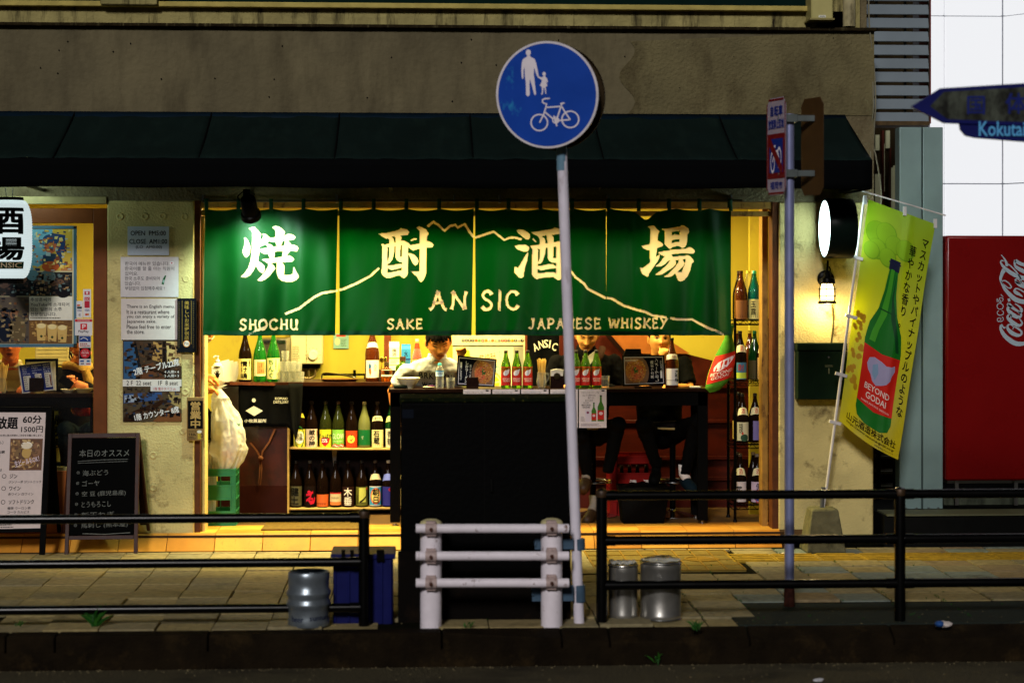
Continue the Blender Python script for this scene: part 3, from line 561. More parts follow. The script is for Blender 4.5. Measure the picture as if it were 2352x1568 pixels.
def brush_word(s, mat, w, x0, y0, x1, y1, adv=None, wt=.17, name='lettering'):
    adv = adv or {}; tot = sum(adv.get(c, 1.) for c in w); ux = (x1-x0)/tot; x = x0
    for c in w:
        a = adv.get(c, 1.)
        if c in GL:
            for st in GL[c]:
                p = [(x+ux*a*(.04+q[0]*.92), y0+(y1-y0)*q[1]) for q in st]; p = smooth_pts(p, 4) if len(p) > 2 else [(p[0][0]+(p[1][0]-p[0][0])*t/4, p[0][1]+(p[1][1]-p[0][1])*t/4) for t in range(5)]
                n = len(p); ww = [(y1-y0)*wt*(.72+.55*abs(2*i/(n-1)-1)**3) for i in range(n)]
                s.line(mat, p, ww, 1, name)
        x += ux*a
ADV = {'I': .5, 'W': 1.35, 'J': .8, 'E': .85, 'P': .9, 'S': .92}
noren = thing('shop_curtain', 'green four panel shop curtain with large cream characters and a mountain line', 'shop curtain', P(1075, 770, YN))
panels = [((470, 776), (466, 770)), ((779, 1088), (780, 1083)), ((1091, 1391), (1092, 1392)), ((1393, 1680), (1391, 1681))]
sag = lambda X, i: 5*abs(math.sin((X-470)/77.3*math.pi))+(42*math.exp(-((X-1484)/26)**2) if False else (24*math.exp(-((X-1482)/20)**2) if i == 3 else 0))
words = [('a', [('SHOCHU', 550, 733, 687, 757)]), ('b', [('SAKE', 887, 732, 973, 755), ('AN', 983, 668, 1078, 711)]), ('c', [('SIC', 1101, 668, 1197, 711), ('JAPANESE', 1213, 731, 1382, 755)]), ('d', [('WHISKEY', 1394, 730, 1536, 754)])]
mline = [[(572, 768), (590, 759), (613, 750)], [(655, 721), (669, 715), (688, 708), (702, 697), (722, 682), (740, 673), (770, 668), (776, 667)], [(779, 666), (790, 663), (820, 650), (850, 634), (871, 615)], [(982, 520), (996, 509), (1008, 518), (1021, 530), (1034, 519), (1046, 517), (1051, 523), (1067, 515), (1079, 534), (1088, 545)], [(1091, 546), (1134, 532), (1159, 551), (1169, 546), (1183, 545), (1198, 550)],
 [(1310, 622), (1322, 636), (1342, 651), (1350, 663), (1388, 683), (1391, 684)], [(1393, 684), (1404, 685), (1430, 701), (1461, 711), (1482, 716), (1498, 724), (1512, 726), (1531, 729)], [(1540, 730), (1553, 733), (1588, 733), (1624, 752), (1662, 768)]]
pof = [0, 0, 1, 1, 2, 2, 3, 3]
for i, (t, b) in enumerate(panels):
    def fn(u, v, t=t, b=b, i=i):
        X = (t[0]+(t[1]-t[0])*u)*(1-v)+(b[0]+(b[1]-b[0])*u)*v; Y = 479+sag(X, i)*(1-v)**3+(770-479)*v
        return nf(X, Y)
    NU, NV = 150, 140; m = M().grid(fn, NU, NV)
    fl = M()
    for v2, f2_ in [loops2d(kanji_loops(words[i][0]))]: fl.add([V((x, y, 0)) for x, y in v2], f2_)
    for w in words[i][1]:
        q_ = Sheet(None, lambda u, v, d: V((u, v, 0))); brush_word(q_, cream, *w, adv=ADV, wt=.19 if w[4]-w[2] > 30 else .21)
        for g_ in q_.g.values(): fl.add(g_.v, g_.f)
    for l, q in zip(mline, pof):
        if q == i: v2, f2_ = stroke2d(l, 5.2); fl.add([V((x, y, 0)) for x, y in v2], f2_)
    tree = BVHTree.FromPolygons(fl.v, fl.f)
    def inside(a, b):
        X = (t[0]+(t[1]-t[0])*a)*(1-b)+(b_[0]+(b_[1]-b_[0])*a)*b; Y = 479+sag(X, i)*(1-b)**3+(770-479)*b; return tree.ray_cast(V((X, Y, 5)), V((0, 0, -1)))[0] is not None
    b_ = b; ins = [[inside(p/NU, q/NV) for p in range(NU+1)] for q in range(NV+1)]
    m.f = [f_ for k_, f_ in enumerate(m.f) if not (sum(ins[k_//NU+dj][k_ % NU+di] for di in (0, 1) for dj in (0, 1)) >= 2 and inside((k_ % NU+.5)/NU, (k_//NU+.5)/NV))]; m.mi = [0]*len(m.f)     # the characters are left undyed: the cream cloth replaces the green there
    pn_ = part(noren, 'cloth_panel', m, green, smooth=180)
    s = Sheet(pn_, nf, eps=.004, cut=3.)
    s.loops(cream, kanji_loops(words[i][0]), 1, 'character'); s.done()
    for w in words[i][1]: brush_word(s, cream, *w, adv=ADV, wt=.19 if w[4]-w[2] > 30 else .21); s.done()
    for l, q in zip(mline, pof):
        if q == i: s.line(cream, l, 5.2, 1, 'mountain_line'); s.done()
    s.line(green_d, [(b[0]+1, 764), ((b[0]+b[1])/2, 764), (b[1]-1, 764)], 9, 1, 'hem')
    s.done()
    xs = [t[0]+4+(t[1]-t[0]-8)*k/4 for k in range(4)]+([1676] if i == 3 else [])
    for X in xs:
        m = M(); m.grid(lambda u, v: P(X-4.5+9*u+3*(v)*(1 if i == 3 and X > 1670 else 0), 457+28*v, YN)+V((0, -.014+W_(X, 480)*v*.8, 0)), 1, 4); m.grid(lambda u, v: P(X-4.5+9*u, 457+20*v, YN)+V((0, .014, 0)), 1, 2)
        m.add([P(X-4.5, 457, YN)+V((0, -.014, 0)), P(X+4.5, 457, YN)+V((0, -.014, 0)), P(X+4.5, 457, YN)+V((0, .014, 0)), P(X-4.5, 457, YN)+V((0, .014, 0))], [(0, 1, 2, 3)])
        part(noren, 'hanging_tab', m, green_d, smooth=70, solid=.002)
# ---- spotlight over the first panel
sp_ = thing('spotlight', 'black spotlight under the awning aimed at the first curtain panel', 'spotlight', P(565, 440, -.45))
hp = P(575, 487, -.62); sd = (P(606, 640, YN)-hp).normalized()
m = M().lathe([(.055, -.13), (.06, -.12), (.062, .0), (.075, .01), (.078, .05), (.07, .052), (.066, .02), (.0, .0)], hp, n=20, ax=sd); part(sp_, 'lamp_head', m, black_metal)
m = M().tube([hp-sd*.1, P(566, 455, -.62), P(566, 436, -.62)], .018, n=8); m.box(P(558, 450, -.66), P(576, 436, -.58)); m.tube([P(566, 438, -.62), V((P(566, 438, -.62).x, 0, P(566, 438, -.62).z))], .014, n=8); part(sp_, 'mounting_arm', m, black_metal)
m = M().tube(smooth_pts([tuple(P(552, 462, -.62)), tuple(P(546, 452, -.62)), tuple(P(556, 442, -.62)), tuple(P(566, 436, -.62))]), .005, n=6); part(sp_, 'cord', m, black_metal)
m = M().lathe([(.0, .049), (.066, .05)], hp, n=20, ax=sd); part(sp_, 'lens', m, mt('spot_lens', (225, 255, 240), .3, var=0, emit=14))
sd_ = bpy.data.lights.new('spot', 'SPOT'); sd_.energy = 120; sd_.spot_size = R(112); sd_.spot_blend = .6; sd_.color = (.66, 1, .86); sd_.shadow_soft_size = .05
so_ = bpy.data.objects.new('spotlight_beam', sd_); COL.objects.link(so_); so_.location = hp+sd*.07; so_.rotation_euler = sd.to_track_quat('-Z', 'Y').to_euler()
# ---- lantern
ln = thing('paper_lantern', 'glowing white paper lantern with black brush characters at the left edge', 'lantern', P(22, 650, -.35))
lc = P(22, 552, -.38); lr = P(73, 552, -.38).x-lc.x; zt_ = PZ(462, -.38)-lc.z; zb_ = PZ(640, -.38)-lc.z
def lrad(h):
    t = (h-zb_)/(zt_-zb_); t = max(0, min(1, t)); e = min(t, 1-t); return lr*(.60+.40*math.sqrt(max(0, 1-(1-min(1, e/.34))**2)))
prof = []
nr = 62
for k in range(nr+1):
    h = zb_+(zt_-zb_)*k/nr; prof.append((lrad(h)+(.0022 if k % 2 else -.0016), h))
m = M().lathe(prof, lc, n=40); part(ln, 'paper_shade', m, mt('lantern_paper', (222, 238, 240), .8, var=.0, emit=.78, ebase=(120, 128, 128)), smooth=25)
for a, b, nme in ((zt_-.002, zt_+.022, 'top_ring'), (zb_-.035, zb_+.002, 'bottom_ring')):
    m = M().lathe([(lr*.6, a), (lr*.62, a), (lr*.62, b), (lr*.55, b)], lc, n=28); part(ln, nme, m, blackm)
m = M().tube([lc+V((.02, 0, zt_)), P(30, 432, -.38)], .003, n=5); m.tube([lc+V((-.02, 0, zt_)), P(12, 432, -.38)], .003, n=5); part(ln, 'cord', m, blackm)
def lf(u, v, d):
    x = (PX(u, -.38)-lc.x)/lr; x = max(-.99, min(.99, x)); h = PZ(v, -.38)-lc.z; rr = lrad(h)+.006+d; a = math.asin(x); return lc+V((rr*math.sin(a), -rr*math.cos(a), h))
s = Sheet(ln, lf, eps=.002, cut=3., cuty=1.)
inkl = mt('lantern_ink', (3, 3, 3), .9, var=0)
s.text(inkl, '酒', -14, 478, 62, 540, 1, bold=.05); s.text(inkl, '場', -14, 546, 61, 599, 1, bold=.05); s.rect(mt('lantern_band', (10, 40, 24), .8), -22, 602, 61, 618, 1, 'name_band'); s.text(cream, 'ANSIC', -2, 604, 57, 616, 3, bold=.03); s.done()
ll = bpy.data.lights.new('lantern_glow', 'POINT'); ll.energy = 14; ll.color = (.72, 1, .86); ll.shadow_soft_size = .12; lo = bpy.data.objects.new('lantern_light', ll); COL.objects.link(lo); lo.location = lc+V((0, -.0, zt_+.10))
# ---- round illuminated sign and wall lamp
rs = thing('round_sign', 'dark green round projecting sign with a glowing white face', 'illuminated sign', P(1920, 595, -.25))
rc = P(1893, 525, -.28); rr_ = .232; tx_ = P(1956, 525, -.28).x-rc.x
m = M().lathe([(rr_-.012, .02), (rr_-.012, 0), (rr_, 0), (rr_+.004, .006), (rr_+.004, tx_-.006), (rr_, tx_), (rr_-.012, tx_), (rr_-.012, tx_-.02)], rc, n=56, ax=(1, 0, 0)); part(rs, 'drum', m, mt('dark_green_drum', (10, 20, 16), .32, var=.1))
for h, nme in ((.004, 'glowing_face'), (tx_-.004, 'glowing_face')):
    m = M().lathe([(0, h), (rr_-.012, h)], rc, n=48, ax=(1, 0, 0)); part(rs, nme, m, mt('sign_acrylic', (228, 240, 240), .4, var=0, emit=1.9))
m = M().tube([rc+V((tx_/2, rr_-.02, 0)), V((rc.x+tx_/2, .0, rc.z))], .025, n=10); part(rs, 'wall_bracket', m, black_metal)
wl = thing('wall_lantern', 'black caged ship style wall lamp glowing under the round sign', 'wall lamp', P(1897, 700, -.12))
wc = P(1900, 668, -.16); lamp_h = PZ(652, -.16)-PZ(690, -.16)
m = M().lathe([(.068, 0), (.066, .02), (.05, .03), (0, .03)], P(1896, 640, .0), n=24, ax=(0, -1, 0)); part(wl, 'back_plate', m, black_metal)
m = M().tube(smooth_pts([tuple(P(1896, 640, -.02)), tuple(P(1898, 628, -.09)), tuple(P(1900, 618, -.14)), tuple(P(1901, 605, -.15)), tuple(P(1901, 600, -.12))]), .009, n=8); m.tube([P(1904, 612, -.16), P(1907, 618, -.16), P(1906, 626, -.16)], .006, n=6); part(wl, 'hook_arm', m, black_metal)
zz = lambda Y: PZ(Y, -.16)-wc.z
m = M().lathe([(.006, zz(620)), (.028, zz(627)), (.03, zz(636)), (.058, zz(640)), (.064, zz(648)), (.064, zz(651)), (.045, zz(652))], wc, n=24); part(wl, 'cap', m, black_metal)
m = M().lathe([(.042, zz(652)), (.05, zz(660)), (.052, zz(676)), (.05, zz(690))], wc, n=24); part(wl, 'frosted_glass', m, mt('lamp_glass', (255, 214, 130), .5, var=0, emit=9))
m = M().lathe([(.048, zz(690)), (.07, zz(692)), (.074, zz(697)), (.066, zz(698)), (.05, zz(694))], wc, n=24); part(wl, 'base_rim', m, black_metal)
m = M()
for Y in (664, 680): m.tube([wc+V((.066*math.cos(a), .066*math.sin(a), zz(Y))) for a in [2*math.pi*k/24 for k in range(24)]], .0035, n=5, closed=True)
for k in range(6): a = 2*math.pi*k/6+.2; m.tube([wc+V((r*math.cos(a), r*math.sin(a), zz(Y))) for r, Y in ((.05, 650), (.066, 662), (.068, 680), (.066, 694))], .003, n=5)
part(wl, 'wire_cage', m, black_metal)
pl = bpy.data.lights.new('wall_lamp_light', 'POINT'); pl.energy = 14; pl.color = (1, .76, .36); pl.shadow_soft_size = .04; po = bpy.data.objects.new('wall_lamp_bulb', pl); COL.objects.link(po); po.location = wc+V((0, 0, zz(704)))
m = M().tube(smooth_pts([tuple(P(1911, 700, -.03)), tuple(P(1914, 740, -.01)), tuple(P(1909, 790, -.01)), tuple(P(1911, 800, -.02))]), .006, n=6); single('lamp_cord', m, mt('olive_cord', (70, 62, 30), .6), 'thin cord running down from the wall lamp to the mailbox', 'cord')
mbx = thing('mailbox', 'dark green metal wall mailbox with a keyhole and worn white marks', 'mailbox', P(1885, 918, -.1))
m = M().pbox(1833, 806, 1946, 917, -.13, 0); part(mbx, 'body', m, mt('mailbox_green', (14, 30, 18), .5, var=.15), bevel=.006)
m = M().pbox(1831, 788, 1947, 805, -.145, 0); part(mbx, 'lid', m, mt('mailbox_green'), bevel=.006)
m = M().lathe([(.0, .008), (.008, .008), (.011, .004), (.012, 0)], P(1903, 820, -.13), n=14, ax=(0, -1, 0)); part(mbx, 'lock', m, chrome)
s = Sheet(mbx, flat(-.131)); s.greek(pc(120, 120, 90), 1895, 838, 1914, 843, 2, 1, 'worn_lettering'); s.rect(pc(120, 120, 90), 1903, 845, 1905, 858, 1, 'worn_lettering'); s.done()
# ================================================================== BOTTLES AND THINGS IN THE BAR
clearg = bpy.data.materials.new('clear_glass'); clearg.use_nodes = True; nt = clearg.node_tree; bb = nt.nodes['Principled BSDF']; bb.inputs['Base Color'].default_value = (.75, .72, .62, 1); bb.inputs['Roughness'].default_value = .08; bb.inputs['Metallic'].default_value = .3
tb = nt.nodes.new('ShaderNodeBsdfTransparent'); tb.inputs[0].default_value = (.96, .97, .94, 1); ms = nt.nodes.new('ShaderNodeMixShader'); lw = nt.nodes.new('ShaderNodeLayerWeight'); lw.inputs[0].default_value = .35; mr = nt.nodes.new('ShaderNodeMapRange'); mr.inputs[3].default_value = .08; mr.inputs[4].default_value = .75
nt.links.new(lw.outputs['Facing'], mr.inputs[0]); nt.links.new(mr.outputs[0], ms.inputs[0]); nt.links.new(tb.outputs[0], ms.inputs[1]); nt.links.new(bb.outputs[0], ms.inputs[2]); nt.links.new(ms.outputs[0], nt.nodes['Material Output'].inputs[0])
def glassm(name, rgb, trans=.75, rough=.06): return mt(name, rgb, rough, var=.03, trans=trans, ior=1.4)
GB = {'brown': glassm('brown_bottle_glass', (96, 40, 14), .55), 'dark': glassm('dark_bottle_glass', (20, 10, 5), .15), 'green': glassm('green_bottle_glass', (40, 150, 50), .8), 'dgreen': glassm('deep_green_glass', (12, 60, 22), .4), 'lime': glassm('lime_green_glass', (120, 190, 40), .85),
      'frost': mt('frosted_bottle', (96, 98, 50), .55, var=.05), 'teal': glassm('teal_glass', (10, 120, 110), .6), 'clear': clearg, 'amber': glassm('amber_glass', (190, 90, 20), .8), 'olive': glassm('olive_bottle_glass', (40, 44, 14), .3)}
PROF = {'tall': ([(.044, 0), (.051, .006), (.052, .02), (.052, .19), (.050, .215), (.043, .25), (.032, .285), (.022, .32), (.0165, .35), (.0145, .375), (.0145, .38)], (.0165, .372, .395)),
        'mid': ([(.034, 0), (.040, .005), (.041, .015), (.041, .165), (.038, .19), (.030, .22), (.020, .25), (.0145, .28), (.013, .292)], (.0155, .284, .306)),
        'slim': ([(.033, 0), (.038, .005), (.038, .18), (.036, .20), (.026, .235), (.016, .265), (.0135, .30), (.0135, .31)], (.015, .302, .32)),
        'small': ([(.045, 0), (.05, .006), (.05, .09), (.045, .105), (.02, .115), (.016, .125), (.016, .14)], (.02, .134, .165))}
MC = {}
def cached(key, build, mat, parent, name, **k):
    if key in MC:
        src = MC[key]; c = bpy.data.objects.new(name, src.data); COL.objects.link(c); c.parent = parent; WL[c] = WL[parent]; return c
    o = part(parent, name, build(), mat, **k); MC[key] = o; return o
PA = lambda rgb: pc(*rgb)
def bottle(X, y, z, lab, kind='tall', glassk='dark', cap=(20, 20, 20), label=None, neck=None, group=None, s=1., tilt=0, fill=None, nm='sake_bottle', cat='bottle', xw=None):
    """label: (rgb, v0, v1, half angle, [(text, rgb, u0, v0, u1, v1)], extra(sheet))"""
    c = V((PX(X, y) if xw is None else xw, y, z)); t = thing(nm, lab, cat, c, group); pr, cp = PROF[kind]
    def bm_(pp=pr): return M().lathe([(r*s, h*s) for r, h in pp], c, n=20)
    cached(('g', kind, glassk, s), bm_, GB[glassk], t, 'glass_body', smooth=50)
    cached(('c', kind, cap, s), lambda: M().lathe([(cp[0]*s, cp[1]*s), (cp[0]*s, cp[2]*s-.003), (cp[0]*s*.85, cp[2]*s), (0, cp[2]*s)], c, n=16), mt('cap_%d_%d_%d' % cap, cap, .35, .2, var=0), t, 'cap')
    rb = max(r for r, h in pr)*s; H = cp[2]*s; yaw = random.uniform(-.12, .12)
    def rad_at(h):
        for (r0, h0), (r1, h1) in zip(pr[:-1], pr[1:]):
            if h0*s <= h <= h1*s: return (r0+(r1-r0)*(h-h0*s)/max(h1*s-h0*s, 1e-6))*s
        return rb
    def sheetfn(v0, v1, ha, bend=0.):
        def fn(u, v, d):
            a = u*ha+yaw; h = H*(v0+(v1-v0)*(1-v))+bend*u*u; r = rad_at(h)+.0006+d; return c+V((r*math.sin(a), -r*math.cos(a), h))
        return fn
    for nmx, L in (('label', label), ('neck_label', neck)):
        if not L: continue
        rgb, v0, v1, ha, tx = L[:5]; bend = -.012 if nmx == 'neck_label' else 0
        fn = sheetfn(v0, v1, ha, bend); m = M(); m.use(PA(rgb)); m.grid(lambda i, j: fn(-1+2*i, j, 0), 22, 4 if nmx == 'neck_label' else 1); lo = part(t, nmx, m, smooth=60, fixn=False)
        sh = Sheet(lo, fn, eps=.0007, cut=.12, cuty=4.)
        if len(L) > 5 and L[5]: L[5](sh)
        for q in tx: sh.text(PA(q[1]), q[0], *q[2:6], lvl=3, bold=.015 if len(q) < 7 else q[6])
        sh.done()
    if tilt: t.rotation_euler = (0, tilt, 0)
    return t
K = (12, 10, 8); CR = (226, 214, 170)
# ---- back counter with bottle shelves
yc = 1.12; zc = PZ(876, yc); bcn = thing('serving_counter', 'dark wooden serving counter with a top board behind the bar opening', 'counter', P(720, 1176, yc))
m = M().box((PX(500, yc), yc-.03, zc-.035), (PX(1075, yc), yc+.5, zc)); part(bcn, 'counter_top', m, mt('counter_brown', (40, 18, 9), .4, var=.25, scale=8), bevel=.004)
burl = mt('dark_red_burl', (50, 13, 6), .35, var=.5, scale=6, coat=.3, stain=((30, 8, 6), 7, (1, 1, 1), .45, .65))
m = M().box((PX(500, yc), yc, FZ), (PX(660, yc), yc+.45, zc-.036)); part(bcn, 'front_panel', m, burl)
m = M().box((PX(500, yc), yc-.012, FZ), (PX(659, yc), yc-.001, PZ(1112, yc))); part(bcn, 'kick_board', m, mt('plum_board', (40, 14, 10), .6))
m = M().box((PX(660, yc), yc+.22, FZ), (PX(1075, yc), yc+.45, zc-.036)); part(bcn, 'shelf_back', m, mt('dark_shelf_wood', (14, 6, 4), .6, var=.2))  # very dark brown wood across the back of the shelves
m = M().box((PX(660, yc), yc-.01, FZ), (PX(664, yc), yc+.2, PZ(896, yc))); part(bcn, 'shelf_side', m, mt('pale_shelf_edge', (170, 138, 72), .6, var=.2))
zs = [PZ(1027, yc), PZ(1166, yc)]
for k, z in enumerate(zs):
    m = M().grid(lambda u, v, z=z: V((PX(665, yc)+(PX(1075, yc)-PX(665, yc))*u, yc-.012+.225*v, z-.012*math.sin(u*math.pi)*(1-k))), 20, 1); part(bcn, 'shelf_board', m, mt('pale_shelf_edge'), solid=.016)
for X in (768, 960):
    m = M().prism([P(X-6, 1032, yc+.1), P(X+6, 1032, yc+.1), P(X+2, 1082, yc+.19), P(X-1, 1082, yc+.19)], (0, .01, 0)); part(bcn, 'shelf_bracket', m, mt('bracket_grey', (100, 96, 90), .5, .4))
gt = 'sake bottles on the upper counter shelf'; gl = 'sake bottles on the lower counter shelf'
ysf = yc+.07; z0 = zs[0]+.001
def disc_(rgb, r, x=0, y=.5, lvl=1): return lambda s: s.disc(PA(rgb), x, y, r, r*.6, lvl)
def _a(s): s.disc(PA((240, 236, 210)), .05, .45, .62, .36, 1); s.ring(PA((30, 80, 40)), .05, .45, .6, .08, 2)
def _c(s): s.poly(PA((170, 20, 40)), [(-.6, .5), (-.2, .42), (.3, .42), (.65, .5), (.5, .75), (.05, .95), (-.4, .78)], 1)
def _g(s):
    for k in range(3): s.line(PA(((200, 30, 50), (240, 220, 210), (160, 20, 60))[k]), [(-1+.2*q, .86+.05*k+.04*math.sin(q*1.5+k)) for q in range(11)], .06, 1)
def _ap(s): s.disc(PA((240, 200, 70)), 0, .5, .5, .24, 1); s.poly(PA((190, 40, 20)), [(-.15, .5), (0, .56), (.3, .42), (.1, .62), (-.1, .6)], 2); s.line(PA((60, 30, 10)), [(0, .3), (.2, .2)], .06, 2)
top = [
 (688, 'dark', (150, 100, 50), ((196, 190, 60), .02, .40, 1.25, [('白玉\nの露', K, -.45, .22, .5, .62)], _a), ((190, 170, 50), .66, .75, 1.5, []), 'brown bottle with white disc on a yellow label, first on the upper shelf'),
 (716, 'dark', (40, 34, 26), ((214, 190, 160), .02, .41, 1.2, [('蔵\nの\n神', K, -.4, .04, .45, .93, .05), ('芋焼酎', (150, 40, 30), .72, .05, .9, .4)]), None, 'brown bottle with bold black brush characters on a pale pink label'),
 (748, 'olive', (40, 40, 20), ((214, 200, 40), .02, .40, 1.3, [('すっぱか', (10, 80, 40), -.95, .22, .95, .5, .04), ('25%', (250, 240, 230), -.4, .52, .3, .72, .03)], _c), None, 'olive bottle with a yellow green label and red fruit'),
 (777, 'olive', (60, 44, 30), ((122, 180, 70), .02, .40, 1.3, [('GLOW', (225, 240, 200), -.8, .22, .8, .52, 0), ('Ride the waves', (225, 240, 200), -.6, .62, .6, .68, 0)], _g), None, 'bottle with a light green GLOW label and red waves'),
 (808, 'dark', (20, 12, 10), ((196, 62, 20), .02, .38, 1.3, [], _ap), None, 'bottle with an orange label showing a round golden apple'),
 (837, 'frost', (190, 180, 130), ((10, 92, 40), .07, .40, 1.57, [('ぷ\nう', (220, 220, 180), -.35, .4, -.1, .62)]), None, 'frosted olive bottle with a plain deep green label'),
 (867, 'dark', (40, 30, 24), ((222, 206, 140), .02, .40, 1.2, [('石\n蔵', K, -.6, .06, .25, .8, .04)]), ((214, 200, 150), .60, .70, 1.3, [('磨き芋', K, -.5, .2, .5, .8)]), 'bottle with two large black characters on a cream label'),
 (899, 'dgreen', (20, 40, 30), ((216, 206, 170), .02, .42, 1.2, [('香\n鶴', K, -.6, .1, .1, .85)]), ((200, 196, 120), .58, .7, 1.3, []), 'green bottle partly behind the bar table leg on the upper shelf'),
 (926, 'dark', (30, 24, 20), ((216, 206, 170), .02, .42, 1.2, [('古\n酒', K, -.4, .1, .4, .85)]), None, 'last bottle on the upper shelf beside the seated man arm')]
for X, g, cp, lb_, nk, t in top: bottle(X, ysf, z0-.008*math.sin((X-665)/410*math.pi), t, 'tall', g, cp, lb_, nk, gt)
def _liz(s):
    q = PA((190, 20, 50)); s.disc(q, -.1, .3, .22, .09, 1); s.line(q, [(-.05, .32), (.1, .45), (.05, .6), (-.15, .72), (.1, .84), (.5, .8), (.7, .6)], .2, 1); s.line(q, [(-.5, .45), (-.1, .42), (.4, .3)], .12, 1); s.line(q, [(-.5, .75), (-.1, .62), (.4, .66)], .12, 1)
def _cr(s): s.rect(PA((196, 196, 90)), -.4, .05, .5, .8, 1); s.line(PA((40, 30, 20)), [(.6, .1), (.75, .3), (.55, .5), (.1, .7), (-.3, .8)], .1, 2); s.disc(PA((180, 30, 20)), .62, .1, .12, .06, 3)
def _as(s): s.rect(PA((60, 150, 190)), -.92, .04, .92, .96, 1); s.disc(PA((230, 110, 40)), 0, .5, .7, .42, 2); s.disc(PA((240, 210, 120)), 0, .5, .55, .34, 3)
low = [
 (680, 'dark', (16, 14, 12), ((74, 70, 46), .04, .46, 1.3, [('健\n土', (10, 10, 6), -.7, .06, .4, .92, .04)]), None, 'dark bottle with two black characters on an olive grey label'),
 (712, 'dark', (50, 46, 40), ((24, 14, 10), .04, .46, 1.3, [], _liz), None, 'dark bottle with a crimson lizard on its label'),
 (741, 'dark', (16, 14, 12), ((210, 96, 40), .02, .28, 1.3, [('NAGAHAMA', (120, 40, 20), -.9, .68, .4, .8)]), None, 'bottle with a plain orange label low on its body'),
 (771, 'dark', (14, 12, 12), ((214, 190, 140), .05, .32, 1.1, [('YAMADAICHI', (90, 30, 20), -.7, .36, .5, .46)], lambda s: (s.rect(PA((180, 30, 30)), -1, 0, 1, .1, 1), s.rect(PA((206, 120, 60)), -1, .74, 1, 1, 1))), None, 'bottle with a cream and orange label under a red stripe'),
 (800, 'dark', (14, 12, 12), ((44, 24, 18), .03, .44, 1.3, [('木\n垂', (230, 220, 200), -.55, .04, .5, .96, .04)]), None, 'bottle with white brush characters on a dark brown label'),
 (831, 'dark', (14, 12, 12), ((92, 92, 34), .03, .44, 1.3, [('瀞とろ', K, -.7, .4, -.5, .9)], _cr), None, 'bottle with a crane drawn on an olive yellow label'),
 (862, 'dark', (50, 40, 30), ((230, 226, 210), .03, .45, 1.3, [('朝\n日', K, -.42, .12, .42, .88, .06)], _as), ((210, 190, 150), .60, .72, 1.4, []), 'bottle with a blue and orange sunrise label with two black characters'),
 (892, 'dark', (150, 140, 120), ((40, 40, 120), .03, .44, 1.3, [], lambda s: s.disc(PA((150, 30, 60)), .3, .15, .3, .1, 1)), ((110, 120, 200), .58, .72, 1.4, []), 'bottle with a deep blue label beside the table leg'),
 (926, 'dark', (14, 12, 12), ((200, 180, 120), .03, .4, 1.3, []), ((220, 200, 120), .6, .7, 1.3, []), 'bottle with a pale label furthest along the lower shelf')]
for X, g, cp, lb_, nk, t in low: bottle(X, ysf, zs[1]+.009, t, 'tall', g, cp, lb_, nk, gl)
# three bottles standing on the counter
gc = 'large bottles on the serving counter'
bottle(563, yc+.06, zc, 'dark brown bottle with brush characters on cream, leftmost of the three on the counter', 'tall', 'dark', (20, 16, 12), ((222, 202, 120), .05, .46, 1.25, [('情\nけ\n嶋', K, -.4, .1, .45, .95, .04), ('麦焼酎', K, .6, .05, .8, .4)]), None, gc, 1.09)
bottle(597, yc+.06, zc, 'green bottle with a small beige label, middle of the three on the counter', 'tall', 'green', (30, 60, 30), ((222, 212, 160), .12, .44, 1.0, [('しま\nじゃん', (110, 60, 30), -.1, .2, .7, .8)], lambda s: s.rect(PA((176, 130, 70)), -.4, .12, .85, .88, 1)), None, gc, 1.09)
bottle(628, yc+.06, zc, 'bright green bottle with green kana on a cream label on the counter', 'tall', 'green', (30, 110, 40), ((226, 220, 150), .06, .47, 1.25, [('ち\nん\nぐ', (10, 110, 60), -.6, .06, .1, .95, .02), ('本格麦焼酎', (40, 60, 30), .25, .06, .4, .55)]), None, gc, 1.09)
# tumblers
def tumbler(X, y, z, lab, h=.085, r=.034, g='tumblers stacked on the counter', drink=None, nm='glass_tumbler'):
    c = V((PX(X, y), y, z)); t = thing(nm, lab, 'glass', c, g)
    cached(('tum', h, r), lambda: M().lathe([(0, .004), (r*.78, .004), (r*.8, .0), (r*.84, 0), (r, h), (r*.93, h), (r*.76, .012), (0, .012)], c, n=16), GB['clear'], t, 'glass', smooth=50)
    if drink: part(t, 'drink', M().lathe([(0, .013), (r*.74, .013), (r*.88, h*.7), (0, h*.7)], c, n=14), mt('drink_%d' % drink[0], drink, .1, trans=.8, var=0))
    return t
for k in range(4): tumbler(645+k*15, yc+.02, zc, ('leftmost', 'second', 'third', 'rightmost')[k]+' clear tumbler in the lower layer of the front row beside the green bottle')
for k in range(3): tumbler(651+k*15, yc+.02, zc+.088, ('left', 'middle', 'right')[k]+' clear tumbler stacked in the upper layer of the front row')
for k in range(3):
    for lv in range(2): tumbler(655+k*15, yc+.10, zc+lv*.088, ('left', 'middle', 'right')[k]+(' lower' if lv == 0 else ' upper')+' clear tumbler in the rear row of the glass stack')
tumbler(655, yc+.06, zc+.178, 'single clear tumbler topping the stack')
